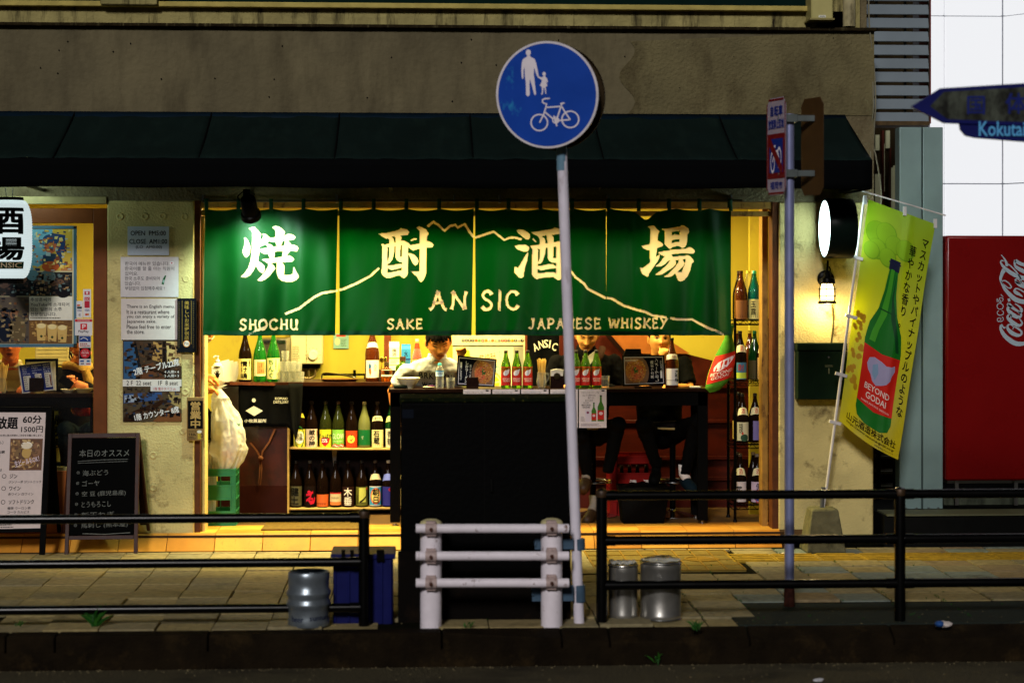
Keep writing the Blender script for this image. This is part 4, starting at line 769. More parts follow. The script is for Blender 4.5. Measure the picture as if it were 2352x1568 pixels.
# sanitiser bottle
sn = thing('sanitiser_bottle', 'clear pump sanitiser bottle with a black hand on its label', 'pump bottle', V((PX(500, yc+.02), yc+.02, zc)))
c = V((PX(500, yc+.02), yc+.02, zc)); m = M().box(c+V((-.05, -.03, 0)), c+V((.05, .03, .135))); m.lathe([(.045, .135), (.03, .16), (.014, .165), (.014, .175)], c, n=14); part(sn, 'body', m, mt('translucent_plastic', (214, 206, 190), .35, var=.03), bevel=.008)
m = M().lathe([(.018, .172), (.018, .19), (.006, .192), (.006, .215), (.012, .216), (.012, .224)], c, n=12); m.tube([c+V((0, 0, .22)), c+V((-.028, 0, .22)), c+V((-.034, 0, .208))], .005, n=8); part(sn, 'pump', m, white_paint)
s = Sheet(sn, lambda u, v, d: c+V((u, -.0305-d, .13-v))); s.rect(pc(220, 216, 206), -.045, .0, .045, .12, 1, 'label'); s.greek(K and pc(*K), -.038, .004, .038, .02, 2, 2)
kk = pc(20, 18, 16); s.disc(kk, .0, .07, .018, .022, 2)
for dx, dy, tx2, ty2 in ((-.014, .06, -.026, .045), (-.008, .052, -.012, .03), (0, .05, .0, .026), (.008, .052, .012, .03), (.014, .065, .026, .052)): s.line(kk, [(dx, dy), (tx2, ty2)], .007, 2)
s.rect(kk, -.008, .09, .008, .108, 2); s.done()
# counter clutter: tray, papers, bird bottle, whiskies, cartons
t = thing('serving_tray', 'oval brown serving tray lying on the counter', 'tray', V((PX(780, yc+.08), yc+.08, zc)))
c = V((PX(780, yc+.08), yc+.08, zc+.001)); m = M().lathe([(0, .006), (.13, .006), (.165, .022), (.17, .022), (.135, 0), (0, 0)], c, n=30); m.v = [V((p.x, c.y+(p.y-c.y)*.62, p.z)) for p in m.v]; part(t, 'tray', m, mt('tray_brown', (96, 60, 26), .35, var=.2), smooth=50)
bottle(855, yc+.1, zc, 'tall red brown bottle with a bird on its white label', 'tall', 'brown', (40, 20, 14), ((222, 214, 196), .07, .39, 1.1, [('入\n江', K, .1, .2, .5, .6)], lambda s: (s.poly(PA((30, 80, 130)), [(-.6, .3), (-.4, .15), (-.2, .3), (-.25, .5), (-.5, .5)], 1), s.poly(PA((190, 90, 30)), [(-.55, .45), (-.25, .45), (-.2, .7), (-.35, .9), (-.5, .7)], 1))), ((214, 200, 170), .63, .72, 1.2, []), gc, 1.18)
bottle(888, yc+.06, zc, 'square whisky bottle with a cream label by the man sleeve', 'small', 'amber', (60, 40, 20), ((224, 214, 180), .28, .62, 1.2, [('響', K, -.4, .08, .4, .7, .03)]), None, 'small spirit bottles', 1., nm='whisky_bottle')
bottle(925, yc+.22, zc, 'round spirit bottle with brown cork half behind the white sleeve', 'small', 'lime', (70, 40, 20), ((214, 210, 190), .1, .4, 1.2, []), None, 'small spirit bottles', 1.25, nm='spirit_bottle')
bottle(958, yc+.4, zc, 'sauce bottle with white cap and red neck behind the man shoulder', 'slim', 'clear', (214, 206, 196), ((170, 50, 20), .5, .9, 1.5, []), None, 'small spirit bottles', 1.1, nm='sauce_bottle')
def carton(X0, Y0, X1, Y1, y, rgb, lab, band, txt, base=None):
    z = PZ(Y1, y) if base is None else base; xa, xb = PX(X0, y), PX(X1, y); h = PZ(Y0, y)-z; t = thing('drink_carton', lab, 'carton', V(((xa+xb)/2, y, z)), 'drink cartons behind the counter')
    m = M().box((xa, y, z), (xb, y+.07, z+h*.82)); m.prism([V((xa, y, z+h*.82)), V((xa, y+.07, z+h*.82)), V((xa, y+.035, z+h*.96))], (xb-xa, 0, 0)); m.box((xa, y+.032, z+h*.94), (xb, y+.038, z+h)); part(t, 'box', m, mt('carton_%d' % rgb[2], rgb, .5, var=.03))
    s = Sheet(t, lambda u, v, d: V((xa+(xb-xa)*u, y-d, z+h*.82*(1-v)))); s.rect(pc(*band), 0, .45, 1, .52, 1, 'printed_band'); s.rect(pc(*band), 0, .75, 1, .79, 1, 'printed_band'); s.text(pc(*K), txt, .3, .08, .7, .4, bold=.02); s.greek(pc(80, 70, 50), .1, .55, .9, .72, 4); s.done()
carton(894, 784, 917, 850, 1.62, (224, 216, 196), 'white plum wine carton on the rear shelf beside the spoons', (110, 150, 70), '梅\n酒')
carton(922, 790, 943, 850, 1.66, (50, 130, 190), 'blue carton with a white cap next to the white carton', (20, 40, 110), '水')
t = thing('rear_shelf', 'low dark shelf behind the counter that carries the cartons', 'shelf', P(920, 860, 1.6)); m = M().box((PX(870, 1.6), 1.6, PZ(852, 1.6)-.03), (PX(1060, 1.6), 1.8, PZ(850, 1.6))); part(t, 'board', m, dark_wood); m = M().box((PX(872, 1.6), 1.63, FZ), (PX(876, 1.6), 1.78, PZ(852, 1.6)-.031)); m.box((PX(1052, 1.6), 1.63, FZ), (PX(1057, 1.6), 1.78, PZ(852, 1.6)-.031)); part(t, 'support', m, dark_wood)
t = thing('spoon_holder', 'bunch of steel spoons standing in a cup by the bird bottle', 'utensil cup', V((PX(872, yc+.2), yc+.2, zc))); c = V((PX(872, yc+.2), yc+.2, zc)); m = M().lathe([(.03, 0), (.035, .08), (.03, .08), (.027, .005)], c, n=14); part(t, 'cup', m, steel)
for k in range(5):
    a = k*1.3; q = c+V((.03*math.cos(a), .02*math.sin(a), 0)); m = M().tube([q+V((0, 0, .02)), q+V((.02*math.cos(a), 0, .16))], .003, n=5); m.ell(q+V((.022*math.cos(a), 0, .18)), .014, .004, .024, n=10, m=6); part(t, 'spoon', m, mt('brass_spoon', (170, 140, 60), .25, 1., var=0))
t = thing('wall_rail', 'black utensil rail with a bracket along the rear wall', 'rail', P(830, 862, 2.6)); m = M().pbox(742, 858, 935, 862, 2.6, 2.63); part(t, 'rail', m, black_metal); m = M().pbox(811, 850, 817, 872, 2.59, 2.66); part(t, 'bracket', m, black_metal)
t = thing('tap', 'thin curved chrome tap over the sink behind the counter', 'tap', P(745, 874, 1.9)); m = M().tube(smooth_pts([tuple(P(742, 880, 1.9)), tuple(P(742, 858, 1.9)), tuple(P(780, 860, 1.85)), tuple(P(812, 866, 1.8)), tuple(P(816, 874, 1.8))]), .008, n=8); part(t, 'spout', m, chrome); m = M().pbox(836, 858, 846, 880, 1.9, 1.94); part(t, 'lever', m, dark_wood)
# water heater on the rear wall
t = thing('water_heater', 'cream gas water heater with a round dial on the rear wall', 'water heater', P(705, 838, 2.65)); ce = mt('heater_cream', (222, 206, 158), .4, var=.03)
m = M().pbox(667, 690, 741, 836, 2.5, 2.69); part(t, 'casing', m, ce, bevel=.012); m = M().pbox(703, 690, 704, 832, 2.497, 2.51); part(t, 'panel_joint', m, mt('joint_brown', (120, 100, 60), .6))
m = M().lathe([(.0, .035), (.04, .035), (.046, .02), (.05, 0)], P(719, 815, 2.5), n=24, ax=(0, -1, 0)); part(t, 'dial', m, mt('dial_white', (232, 222, 190), .35), bevel=.002)
m = M()
for k in range(9): a = R(-120+k*30); m.lathe([(.004, .002), (.004, 0)], P(719, 815, 2.5)+V((.066*math.sin(a), 0, .066*math.cos(a))), n=6, ax=(0, -1, 0))
part(t, 'dial_mark', m, kk, kind='stuff')
m = M().pbox(672, 837, 735, 846, 2.56, 2.68); part(t, 'burner_base', m, black_metal)
for pts in ([(693, 845), (694, 862), (691, 880)], [(708, 845), (709, 872), (700, 888)], [(722, 845), (724, 860), (712, 868), (680, 866)]): m = M().tube(smooth_pts([tuple(P(X, Y, 2.6)) for X, Y in pts]), .012, n=8); part(t, 'pipe', m, mt('flex_pipe', (120, 100, 60), .4, .6))
s = Sheet(t, flat(2.499)); s.greek(pc(90, 80, 60), 672, 794, 690, 832, 9); s.done()
t = thing('refrigerator', 'grey steel refrigerator cabinet behind the counter bottles', 'refrigerator', P(630, 1160, 1.9)); m = M().pbox(596, 778, 658, 1160, 1.95, 2.5); part(t, 'cabinet', m, mt('fridge_steel', (90, 86, 76), .3, .7, var=.1), bevel=.006); m = M().pbox(598, 782, 655, 788, 1.94, 1.95); part(t, 'door_trim', m, chrome)
def poster(name, lab, cat, X0, Y0, X1, Y1, y, rgb, build=None, group=None, th=.003, mat=None):
    t = thing(name, lab, cat, P((X0+X1)/2, Y1, y), group); s = Sheet(t, flat(y)); m = M().pbox(X0, Y0, X1, Y1, y, y+th); part(t, 'sheet', m, mat or pc(*rgb))
    if build: build(s); s.done()
    return t
def _np(s): s.rect(pc(190, 60, 40), 772, 768, 794, 773); s.disc(pc(226, 190, 150), 775, 784, 6, 8); s.greek(pc(70, 90, 60), 783, 778, 797, 796, 5)
poster('notice', 'small pale blue food hygiene notice on the rear wall', 'notice', 766, 766, 801, 800, 2.68, (130, 170, 160), _np)
t = thing('papers', 'loose white papers leaning beside the counter bottles', 'papers', V((PX(530, yc+.1), yc+.1, zc)))
for k in range(4):
    m = M().obox(P(520+k*6, 852+k*2, yc+.12+.01*k), (.04, 0, .01), (0, .001, 0), (-.02+.015*k, .02, .09)); part(t, 'sheet', m, pc(214, 206, 190))
t = thing('apron_cloth', 'black distillery apron draped over the counter front', 'apron', P(610, 980, yc-.05)); blk = mt('black_apron_cloth', (5, 5, 6), .85, var=.2, scale=9, bump=.1, bscale=200)
def fa(u, v):
    X = 548+120*u+(14*u*v if u > .8 else 0); Y = 884+v*(96+(26*max(0, (u-.85)/.15) if u > .85 else 0)); return P(X, Y, yc-.04)+V((0, -.008*math.sin(u*22)*v, 0))
m = M().grid(fa, 30, 10); part(t, 'cloth', m, blk, smooth=180, solid=.002)
m = M().obox(P(580, 881, yc-.05), (.19, 0, -.004), (0, .01, 0), (0, 0, .012)); part(t, 'striped_band', m, mt('striped_red_band', (90, 44, 24), .8, var=.5, scale=60))
def fc(u, v): return P(662+34*u*(1-v*.35)+8*v, 880+v*88+(1-abs(u-.4)*2)*44*v, yc-.07)+V((0, -.02*math.sin(u*9)*v, 0))
m = M().grid(fc, 10, 10); part(t, 'hanging_corner', m, mt('grey_apron_cloth', (12, 12, 11), .9, var=.2), smooth=180, solid=.002)
for pts in ([(632, 984), (618, 1015), (603, 1036), (598, 1060), (596, 1110)], [(575, 1016), (590, 1035), (598, 1050), (601, 1075), (597, 1112)]):
    v, f = stroke2d(pts, 4.2); m = M().add([P(x, y_, yc-.03) for x, y_ in v], f); part(t, 'apron_string', m, mt('brown_tape', (92, 52, 30), .8), solid=.002, smooth=0)
m = M().ell(P(599, 1052, yc-.035), .022, .012, .02); part(t, 'string_knot', m, mt('brown_tape'))
s = Sheet(t, lambda u, v, d: P(u, v, yc-.052)+V((0, -d, 0))); cw = pc(200, 196, 180); s.disc(cw, 583, 919, 4.5); s.poly(cw, [(564, 943), (583, 932), (604, 943), (584, 955)]); s.text(cw, '小牧蒸留所', 561, 962, 612, 970, bold=.03); s.text(cw, 'KOMAKI', 632, 912, 660, 918, bold=.02); s.text(cw, 'DISTILLERY', 628, 920, 663, 926, bold=.02); s.done()
# ---- the rubbish bag, crate with umbrellas
yb_ = .52
bag = thing('rubbish_bag', 'translucent white rubbish bag full of waste held by the staff member', 'rubbish bag', P(515, 1075, yb_)); bgm = mt('thin_white_plastic', (228, 226, 216), .3, var=.1, scale=9, translucent=.35, alpha=.74, bump=1.5, bscale=14, stain=((190, 150, 70), 5, (1, 1, 1), .55, .72))
def fb(u, v):
    a = 2*math.pi*u; r = .162*math.sin(min(1, v*1.15)*math.pi*.5)**.7*(1-.55*max(0, v-.75)/.25*v); r += .012*math.sin(a*9+v*6)*(1-v*.6)+.006*math.sin(a*17)+.022*noise.noise(V((math.cos(a)*2.2, math.sin(a)*2.2, v*7)))+.010*noise.noise(V((math.cos(a)*7, math.sin(a)*7, v*19)))
    if v < .12: r = .03+v*.4
    c = P(500+24*math.sin(v*2.2), 893+v*186, yb_); return c+V((r*math.cos(a)*.98, r*math.sin(a)*.8, 0))
m = M().grid(fb, 80, 60); part(bag, 'bag', m, bgm, smooth=180)
for k, (X, Y, c) in enumerate(((520, 1045, (180, 60, 30)), (500, 1000, (200, 180, 60)), (535, 1010, (190, 150, 60)), (520, 960, (150, 160, 90)), (505, 1050, (60, 50, 40)), (540, 975, (120, 150, 130)))):
    m = M().ell(P(X, Y, yb_-.02), .05, .05, .04, n=10, m=7); m.v = [p+V((noise.noise(p*30)*.02, 0, noise.noise(p*31)*.02)) for p in m.v]; part(bag, 'waste', m, pc(*c))
m = M()
for k in range(7): a = -1.2+k*.5; q = P(498, 893, yb_); m.add([q+V((-.012, 0, 0)), q+V((.012, 0, 0)), q+V((.07*math.sin(a)+.02, .02*math.cos(k*2), .05*math.cos(a)+.02)), q+V((.07*math.sin(a)-.01, .02*math.cos(k*2), .06*math.cos(a)+.02))], [(0, 1, 2, 3)])
part(bag, 'knotted_top', m, bgm, smooth=0)
gcr = mt('green_crate_plastic', (46, 122, 80), .45, var=.12, scale=9)
def crate(name, lab, X0, X1, y0, dep, h, mat, cols, holes, zb=FZ):
    xa, xb = PX(X0, y0), PX(X1, y0); t = thing(name, lab, 'crate', V(((xa+xb)/2, y0+dep/2, zb))); T = .008
    def wall(ax):
        m = M(); L = (xb-xa) if ax == 'f' else dep
        def bx(a0, z0, a1, z1, o=0):
            if ax == 'f': m.box((xa+a0, y0-o, zb+z0), (xa+a1, y0+T, zb+z1))
            elif ax == 'b': m.box((xa+a0, y0+dep-T, zb+z0), (xa+a1, y0+dep+o, zb+z1))
            elif ax == 'l': m.box((xa-o, y0+T+a0, zb+z0), (xa+T, y0-T+a1, zb+z1))
            else: m.box((xb-T, y0+T+a0, zb+z0), (xb+o, y0-T+a1, zb+z1))
        if ax in 'fb': L = xb-xa
        w = .13*L
        bx(0, 0, w, h); bx(L-w, 0, L, h)
        zz = [0, .03*h, .26*h, .60*h, .68*h, .80*h, .93*h, h]
        bx(w, 0, L-w, .24*h); bx(w, .46*h, L-w, .70*h); bx(w, .90*h, L-w, h)
        for z in (.0, .24*h, .46*h, .70*h, .88*h, .985*h): bx(0, z, L, z+.012, .007)
        for a in (0, w-.006, L/2-.003 if ax not in 'f' else w-.006, L-w, L-.008): bx(a, 0, a+.007, h, .006)
        return m
    for ax in ('f', 'b'): part(t, 'side_panel', wall(ax), mat)
    for ax in ('l', 'r'):
        m = wall(ax); part(t, 'end_panel', m, mat)
    m = M().box((xa+T, y0+T, zb+.002), (xb-T, y0+dep-T, zb+.012)); part(t, 'bottom', m, mat)
    return t
crate('green_crate', 'stacked green plastic bottle crate holding umbrellas at the left of the opening', 455, 540, .42, .3, .46, gcr, 3, 2)
for k, (X, lab) in enumerate(((476, 'black crook handled umbrella in a clear sleeve, front of the green crate'), (486, 'second umbrella leaning behind the first in the green crate'))):
    t = thing('umbrella', lab, 'umbrella', P(X, 1180, .5+.05*k), 'umbrellas in the green crate'); y = .48+.06*k
    m = M().tube(smooth_pts([tuple(P(X-18, 965+k*20, y)), tuple(P(X-14, 946, y)), tuple(P(X-5, 938+k*9, y)), tuple(P(X+4, 945+k*6, y)), tuple(P(X+5, 975, y)), tuple(P(X+4, 1010, y))]), .013, n=10); part(t, 'handle', m, black_metal)
    m = M()
    for q in range(7): m.tube([P(X-4+q*3, 1005, y), P(X-3+q*2.5, 1024, y)], .004, n=5)
    part(t, 'rib_tips', m, black_metal, kind='stuff')
    m = M().grid(lambda u, v: P(X+2+(10-3*v)*math.cos(2*math.pi*u)*(1+.15*math.sin(u*30+v*4)), 1016+v*160, y)+V((0, .035*math.sin(2*math.pi*u), 0)), 20, 8); part(t, 'plastic_sleeve', m, bgm, smooth=180)
t = thing('door_mat', 'mustard brown doormat on the tiled step', 'doormat', P(720, 1212, .05)); m = M().prism([V((PX(600, .12), .10, FZ+.0035)), V((PX(828, .12), .10, FZ+.0035)), V((PX(822, .5), .62, FZ+.0035)), V((PX(612, .5), .62, FZ+.0035))], (0, 0, .012)); part(t, 'mat', m, mt('mustard_mat', (120, 92, 36), .95, var=.25, scale=40, bump=.9, bscale=300))
# ---- whiteboard with bottle caps, poster, black shirt
yw = 1.9; t = thing('whiteboard', 'framed white notice board behind the seated men with a lemon drink poster', 'notice board', P(1135, 900, yw))
m = M().pbox(1040, 772, 1206, 905, yw, yw+.03); part(t, 'board', m, mt('felt_grey', (150, 146, 124), .8)); m = M().pbox(1038, 770, 1208, 793, yw-.012, yw+.0); part(t, 'frame', m, mt('frame_cream', (222, 206, 160), .5), bevel=.003)
m = M().pbox(1203, 793, 1208, 905, yw-.012, yw); part(t, 'frame', m, mt('frame_cream'), bevel=.003)
s = Sheet(t, flat(yw-.001)); s.rect(pc(226, 208, 160), 1040, 797, 1179, 905, 1, 'poster'); gd = pc(150, 90, 20); tl = pc(40, 140, 150)
s.text(gd, '芋焼酎', 1101, 812, 1139, 838, bold=.0, tilt=8, lvl=2); s.text(tl, 'で', 1141, 806, 1154, 822, tilt=6, lvl=2); s.text(tl, '&', 1092, 830, 1102, 844, lvl=2); s.text(tl, 'わやか!', 1115, 835, 1172, 862, tilt=8, lvl=2)
s.disc(pc(214, 190, 40), 1127, 880, 27, 27, 2, 'lemon'); s.disc(pc(240, 226, 150), 1127, 880, 24, 24, 3, 'lemon')
for k in range(8): a = k*math.pi/4+.2; s.poly(pc(206, 186, 40), [(1127+3*math.cos(a), 880+3*math.sin(a)), (1127+21*math.cos(a-.3), 880+21*math.sin(a-.3)), (1127+21*math.cos(a+.3), 880+21*math.sin(a+.3))], 4, 'lemon')
s.poly(pc(170, 180, 40), [(1064, 800), (1078, 805), (1082, 830), (1070, 850), (1062, 830)], 2, 'lemon'); s.done()
cc = [(20, 18, 16), (30, 28, 20), (24, 20, 16), (14, 14, 14), (200, 110, 50), (90, 160, 80), (120, 30, 20), (190, 130, 40), (206, 200, 190), (200, 120, 60), (196, 190, 150), (120, 150, 140), (190, 60, 40), (140, 30, 30), (16, 14, 14), (200, 160, 50), (14, 14, 14), (190, 186, 176), (18, 16, 14)]
cn = ['black', 'olive black', 'dark brown', 'jet black', 'orange', 'green ringed', 'maroon', 'ochre', 'plain white', 'peach', 'pale olive', 'grey green', 'bright red', 'deep red', 'black with white letters', 'golden', 'black with a white figure', 'off white', 'black with white print']
for k, (c, n) in enumerate(zip(cc, cn)):
    X = 1063.5+k*7.55; q = P(X, 781.5, yw-.0121); t = thing('bottle_cap', n+' round bottle cap pinned along the notice board top, number %d from the seated man' % (k+1) if False else n+' bottle cap pinned in the row along the notice board frame', 'bottle cap', q, 'bottle caps along the notice board')
    m = M().lathe([(0, .008), (.0105, .008), (.0135, .004), (.0138, 0)], q, n=14, ax=(0, -1, 0)); part(t, 'crown', m, pc(*c)); s = Sheet(t, lambda u, v, d, q=q: q+V((u, -.0081-d, -v))); s.disc(pc(*( (214, 206, 180) if sum(c) < 300 else (150, 90, 40))), 0, 0, .005, .006, 1, 'print', 8); s.done()
t = thing('brown_post', 'dark red brown timber post between the notice board and the black shirt', 'post', P(1208, 1160, 1.85)); m = M().pbox(1206, 600, 1213, 1170, 1.86, 1.92); part(t, 'timber', m, mt('red_brown_timber', (110, 50, 24), .5, var=.2)); m = M().pbox(882, 600, 898, 850, 2.3, 2.4); part(t, 'rear_timber', m, mt('red_brown_timber'))
t = thing('printed_shirt', 'black shirt printed with ANSIC hanging between the timber post and jacket man', 'hanging shirt', P(1250, 900, 1.8))
m = M().grid(lambda u, v: P(1211+84*u, 745+160*v, 1.80)+V((0, .012*math.sin(u*14+v*2), 0)), 20, 8); part(t, 'cloth', m, blk, smooth=180, solid=.003)
s = Sheet(t, lambda u, v, d: P(u, v, 1.782)+V((0, -d, 0)))
for k, (ch, X, Y, ti) in enumerate((('A', 1230, 797, 22), ('N', 1243, 791, 12), ('S', 1254, 789, 0), ('I', 1263, 790, -8), ('C', 1274, 796, -20))):
    s.text(pc(222, 214, 190), ch, X-5.5 if ch != 'I' else X-1.5, Y-9, X+5.5 if ch != 'I' else X+1.5, Y+9, tilt=ti, bold=.02)
s.done()
# ---- staircase of red boards behind the right side
yst = 1.5; t = thing('staircase', 'enclosed red brown wooden staircase with panelled side and sloping string', 'staircase', P(1500, 1165, yst)); rw = mt('red_stair_board', (56, 12, 4), .4, var=.25, scale=5, stain=((30, 6, 3), 3, (.5, 1, 3), .5, .7))
for a, b in ((1300, 890), ): pass
ypl = [(886, 966), (969, 1048), (1051, 1100), (1103, 1168)]
for Y0, Y1 in ypl: m = M().pbox(1285, Y0, 1722, Y1, yst, yst+.03); part(t, 'side_board', m, rw, bevel=.003)
for Y in (888, 968, 1052, 1100): m = M().pbox(1285, Y-3, 1722, Y+3, yst-.03, yst-.001); part(t, 'ledge', m, rw, bevel=.003)
m = M().prism([P(1400, 766, yst), P(1722, 850, yst), P(1722, 884, yst), P(1285, 884, yst), P(1285, 766, yst)], (0, .03, 0)); part(t, 'string_board', m, mt('dark_red_string', (64, 18, 7), .45, var=.25))
m = M().prism([P(1400, 765, yst-.05), P(1512, 765, yst-.05), P(1585, 812, yst-.05), P(1440, 812, yst-.05)], (0, .04, 0)); part(t, 'landing_board', m, mt('orange_ply', (150, 84, 34), .5, var=.15))
m = M().prism([P(1386, 765, yst-.07), P(1397, 765, yst-.07), P(1450, 822, yst-.07), P(1440, 824, yst-.07)], (0, .04, 0)); part(t, 'handrail', m, dark_wood)
# ---- bar table
yt = .34; zt2 = PZ(893, yt); tb_ = thing('bar_table', 'long black bar table with square legs across the front of the opening', 'bar table', P(1260, 1205, yt))
xa, xb = PX(892, yt), PX(1631, yt)
m = M().box((xa, yt, zt2-.028), (xb, yt+.46, zt2)); part(tb_, 'table_top', m, mt('dark_walnut_top', (28, 14, 8), .35, var=.25, scale=8), bevel=.003)
m = M().box((xa+.02, yt+.02, PZ(933, yt)), (xb-.02, yt+.05, zt2-.029)); part(tb_, 'apron_rail', m, blackm)
for X in (896, 1604):
    for y in (yt+.02, yt+.38):
        m = M().box((PX(X, yt), y, FZ+.03), (PX(X+23, yt), y+.06, zt2-.029)); part(tb_, 'leg', m, blackm, bevel=.002)
        m = M().lathe([(.022, 0), (.022, .012), (.01, .014), (.01, .03)], (PX(X+11, yt), y+.03, FZ), n=12); part(tb_, 'levelling_foot', m, steel)
# posters along the table front
def _pp(X0, full=False):
    def f(s):
        s.text(pc(40, 34, 40), 'マスカットやパイナップル', X0+5, 899, X0+46, 904); s.text(pc(40, 34, 40), 'のような華やかな', X0+8, 905, X0+38, 910); s.text(pc(40, 34, 40), '香りの', X0+20, 911, X0+34, 916)
        s.disc(pc(40, 36, 46), X0+55, 897, 4, 1.8); s.ring(pc(40, 36, 46), X0+55, 895.5, 2.6, .8); s.text(pc(40, 34, 40), '新たな五代', X0+14, 917, X0+32, 922)
        if full or True:
            s.text(pc(30, 26, 30), 'BEYOND', X0+6, 928, X0+27, 932, bold=.04); s.text(pc(30, 26, 30), 'GODAI', X0+8, 933, X0+25, 937, bold=.04); s.text(pc(40, 34, 40), '本格芋焼酎', X0+9, 923, X0+23, 926)
            for bx_, y0_, y1_, w in ((34, 924, 967, 11), (50, 907, 967, 15)):
                q = X0+bx_; hh = y1_-y0_; s.poly(pc(60, 110, 30), [(q-w*.13, y0_), (q+w*.13, y0_), (q+w*.16, y0_+hh*.25), (q+w*.5, y0_+hh*.45), (q+w*.5, y1_), (q-w*.5, y1_), (q-w*.5, y0_+hh*.45), (q-w*.16, y0_+hh*.25)], 2, 'bottle_picture')
                s.rect(pc(30, 30, 14), q-w*.16, y0_, q+w*.16, y0_+hh*.05, 3, 'bottle_picture'); s.rect(pc(176, 34, 26), q-w*.5, y0_+hh*.58, q+w*.5, y1_-hh*.06, 3, 'bottle_picture'); s.disc(pc(206, 180, 190), q, y0_+hh*.7, w*.3, w*.25, 4, 'bottle_picture')
            s.poly(pc(196, 188, 206), [(X0+14, 941), (X0+26, 941), (X0+25, 968), (X0+15, 968)], 2, 'bottle_picture'); s.disc(pc(120, 60, 90), X0+20, 947, 3, 3, 3, 'bottle_picture')
            s.greek(pc(110, 100, 110), X0+4, 956, X0+14, 968, 5); s.greek(pc(90, 60, 80), X0+4, 972, X0+52, 979, 3)
    return f
for k, (X0, w) in enumerate(((1064, 'first and leftmost'), (1131, 'second'), (1197, 'third'), (1264, 'fourth'), (1330, 'fifth, fully visible and'))):
    poster('table_poster', w+' white shochu poster with bottle picture taped on the bar table front', 'poster', X0, 894, X0+63, 982, yt-.012, (206, 198, 204), _pp(X0), 'white bottle posters along the bar table')
# things standing on the bar table
gr_ = 'red label bottles on the bar table'
def _rl(s): s.poly(PA((206, 196, 206)), [(-.45, .3), (-.2, .2), (.2, .16), (.5, .12), (.35, .34), (.1, .46), (-.25, .48), (-.45, .42)], 1); s.line(PA((150, 160, 190)), [(-.1, .2), (-.12, .46)], .08, 2); s.line(PA((170, 150, 150)), [(.1, .18), (.1, .44)], .06, 2)
for X, w in ((1162, 'red label green bottle nearest the slanted menu stand'), (1187, 'middle of the three red label bottles left of the chopsticks'), (1212, 'red label green bottle closest to the chopstick jar'), (1323, 'red label bottle partly hidden behind the leaning sign pole'), (1345, 'middle red label bottle in front of the denim jacket man'), (1370, 'red label bottle beside the iced drink glass')):
    bottle(X, yt+.1, zt2, w, 'mid', 'lime', (30, 22, 20), ((186, 34, 26), .08, .57, 1.35, [('BEYOND', (230, 210, 190), -.55, .60, .6, .69, .02), ('GODAI', (230, 210, 190), -.45, .71, .5, .80, .02)], _rl), None, gr_, 1.01)
bottle(1543, yt+.09, zt2, 'tall dark brown bottle with white labels right of the ramen menu', 'tall', 'brown', (20, 12, 10), ((220, 212, 214), .06, .39, 1.2, [('大\n和\n桜', K, .2, .06, .85, .8, .05)], lambda s: s.rect(PA((30, 20, 20)), -1, .7, 1, .72, 1)), ((214, 206, 200), .58, .68, 1.4, [('やまと', (150, 40, 30), -.1, .2, .6, .8)]), None, 1.04)
t = thing('chopstick_jar', 'glass jug full of wooden chopsticks on the bar table', 'chopstick jar', V((PX(1244, yt+.1), yt+.1, zt2))); c = V((PX(1244, yt+.1), yt+.1, zt2))
m = M().lathe([(.03, 0), (.036, .03), (.043, .05), (.036, .085), (.034, .12), (.037, .13), (.033, .128), (.030, .085), (.038, .05), (.028, .008)], c, n=18); part(t, 'jug', m, GB['clear'], smooth=60)
m = M().tube(smooth_pts([tuple(c+V((.034, 0, .12))), tuple(c+V((.056, 0, .11))), tuple(c+V((.055, 0, .075))), tuple(c+V((.038, 0, .05)))]), .005, n=8); part(t, 'handle', m, GB['clear'])
for k in range(26):
    a = k*2.4; r = .004+.022*math.sqrt((k+.5)/26); m = M().tube([c+V((r*math.cos(a)*.5, r*math.sin(a)*.5, .012)), c+V((r*math.cos(a)*1.5, r*math.sin(a)*1.2, random.uniform(.225, .245)))], .0034, n=4); part(t, 'chopstick', m, mt('chopstick_wood', (214, 176, 96), .6, var=.1))
t = thing('napkin_box', 'dark wooden box of white paper napkins beside the chopsticks', 'napkin box', V((PX(1279, yt+.1), yt+.1, zt2))); c = V((PX(1279, yt+.1), yt+.1, zt2))
m = M().box(c+V((-.055, -.03, 0)), c+V((.055, .04, .098))); part(t, 'box', m, dark_wood, bevel=.003); m = M().prism([c+V((-.05, .0, .099)), c+V((.05, .0, .099)), c+V((.055, 0, .15)), c+V((.0, 0, .158)), c+V((-.05, 0, .145))], (0, .03, 0)); m.lathe([(0, .0), (.028, 0)], c+V((0, -.0312, .098)), n=20, ax=(0, -1, 0)); part(t, 'napkins', m, pc(222, 214, 204))
# bowl, bottle of water, glass, menus
t = thing('noodle_bowl', 'wide white noodle bowl near the left end of the bar table', 'bowl', V((PX(938, yt+.15), yt+.15, zt2))); c = V((PX(938, yt+.15), yt+.15, zt2)); m = M().lathe([(.04, 0), (.044, .012), (.055, .02), (.10, .085), (.096, .087), (.05, .028), (0, .022)], c, n=30); m.v = [V((p.x*1.0, p.y, p.z)) for p in m.v]; part(t, 'bowl', m, mt('glazed_cream', (214, 200, 160), .3, var=.05), smooth=50); m = M().box(c+V((-.12, -.07, .001)), c+V((-.01, -.03, .03))); part(t, 'saucer', m, mt('dark_green_dish', (30, 36, 26), .4), bevel=.01)
t = thing('water_bottle', 'clear plastic water bottle with light blue cap in front of the shirt', 'water bottle', V((PX(1010, yt+.1), yt+.1, zt2))); c = V((PX(1010, yt+.1), yt+.1, zt2)); pr = [(.028, 0), (.032, .006)]+[(.032-.002*(k % 2), .012+k*.009) for k in range(14)]+[(.033, .145), (.031, .165), (.02, .19), (.012, .2), (.012, .204)]
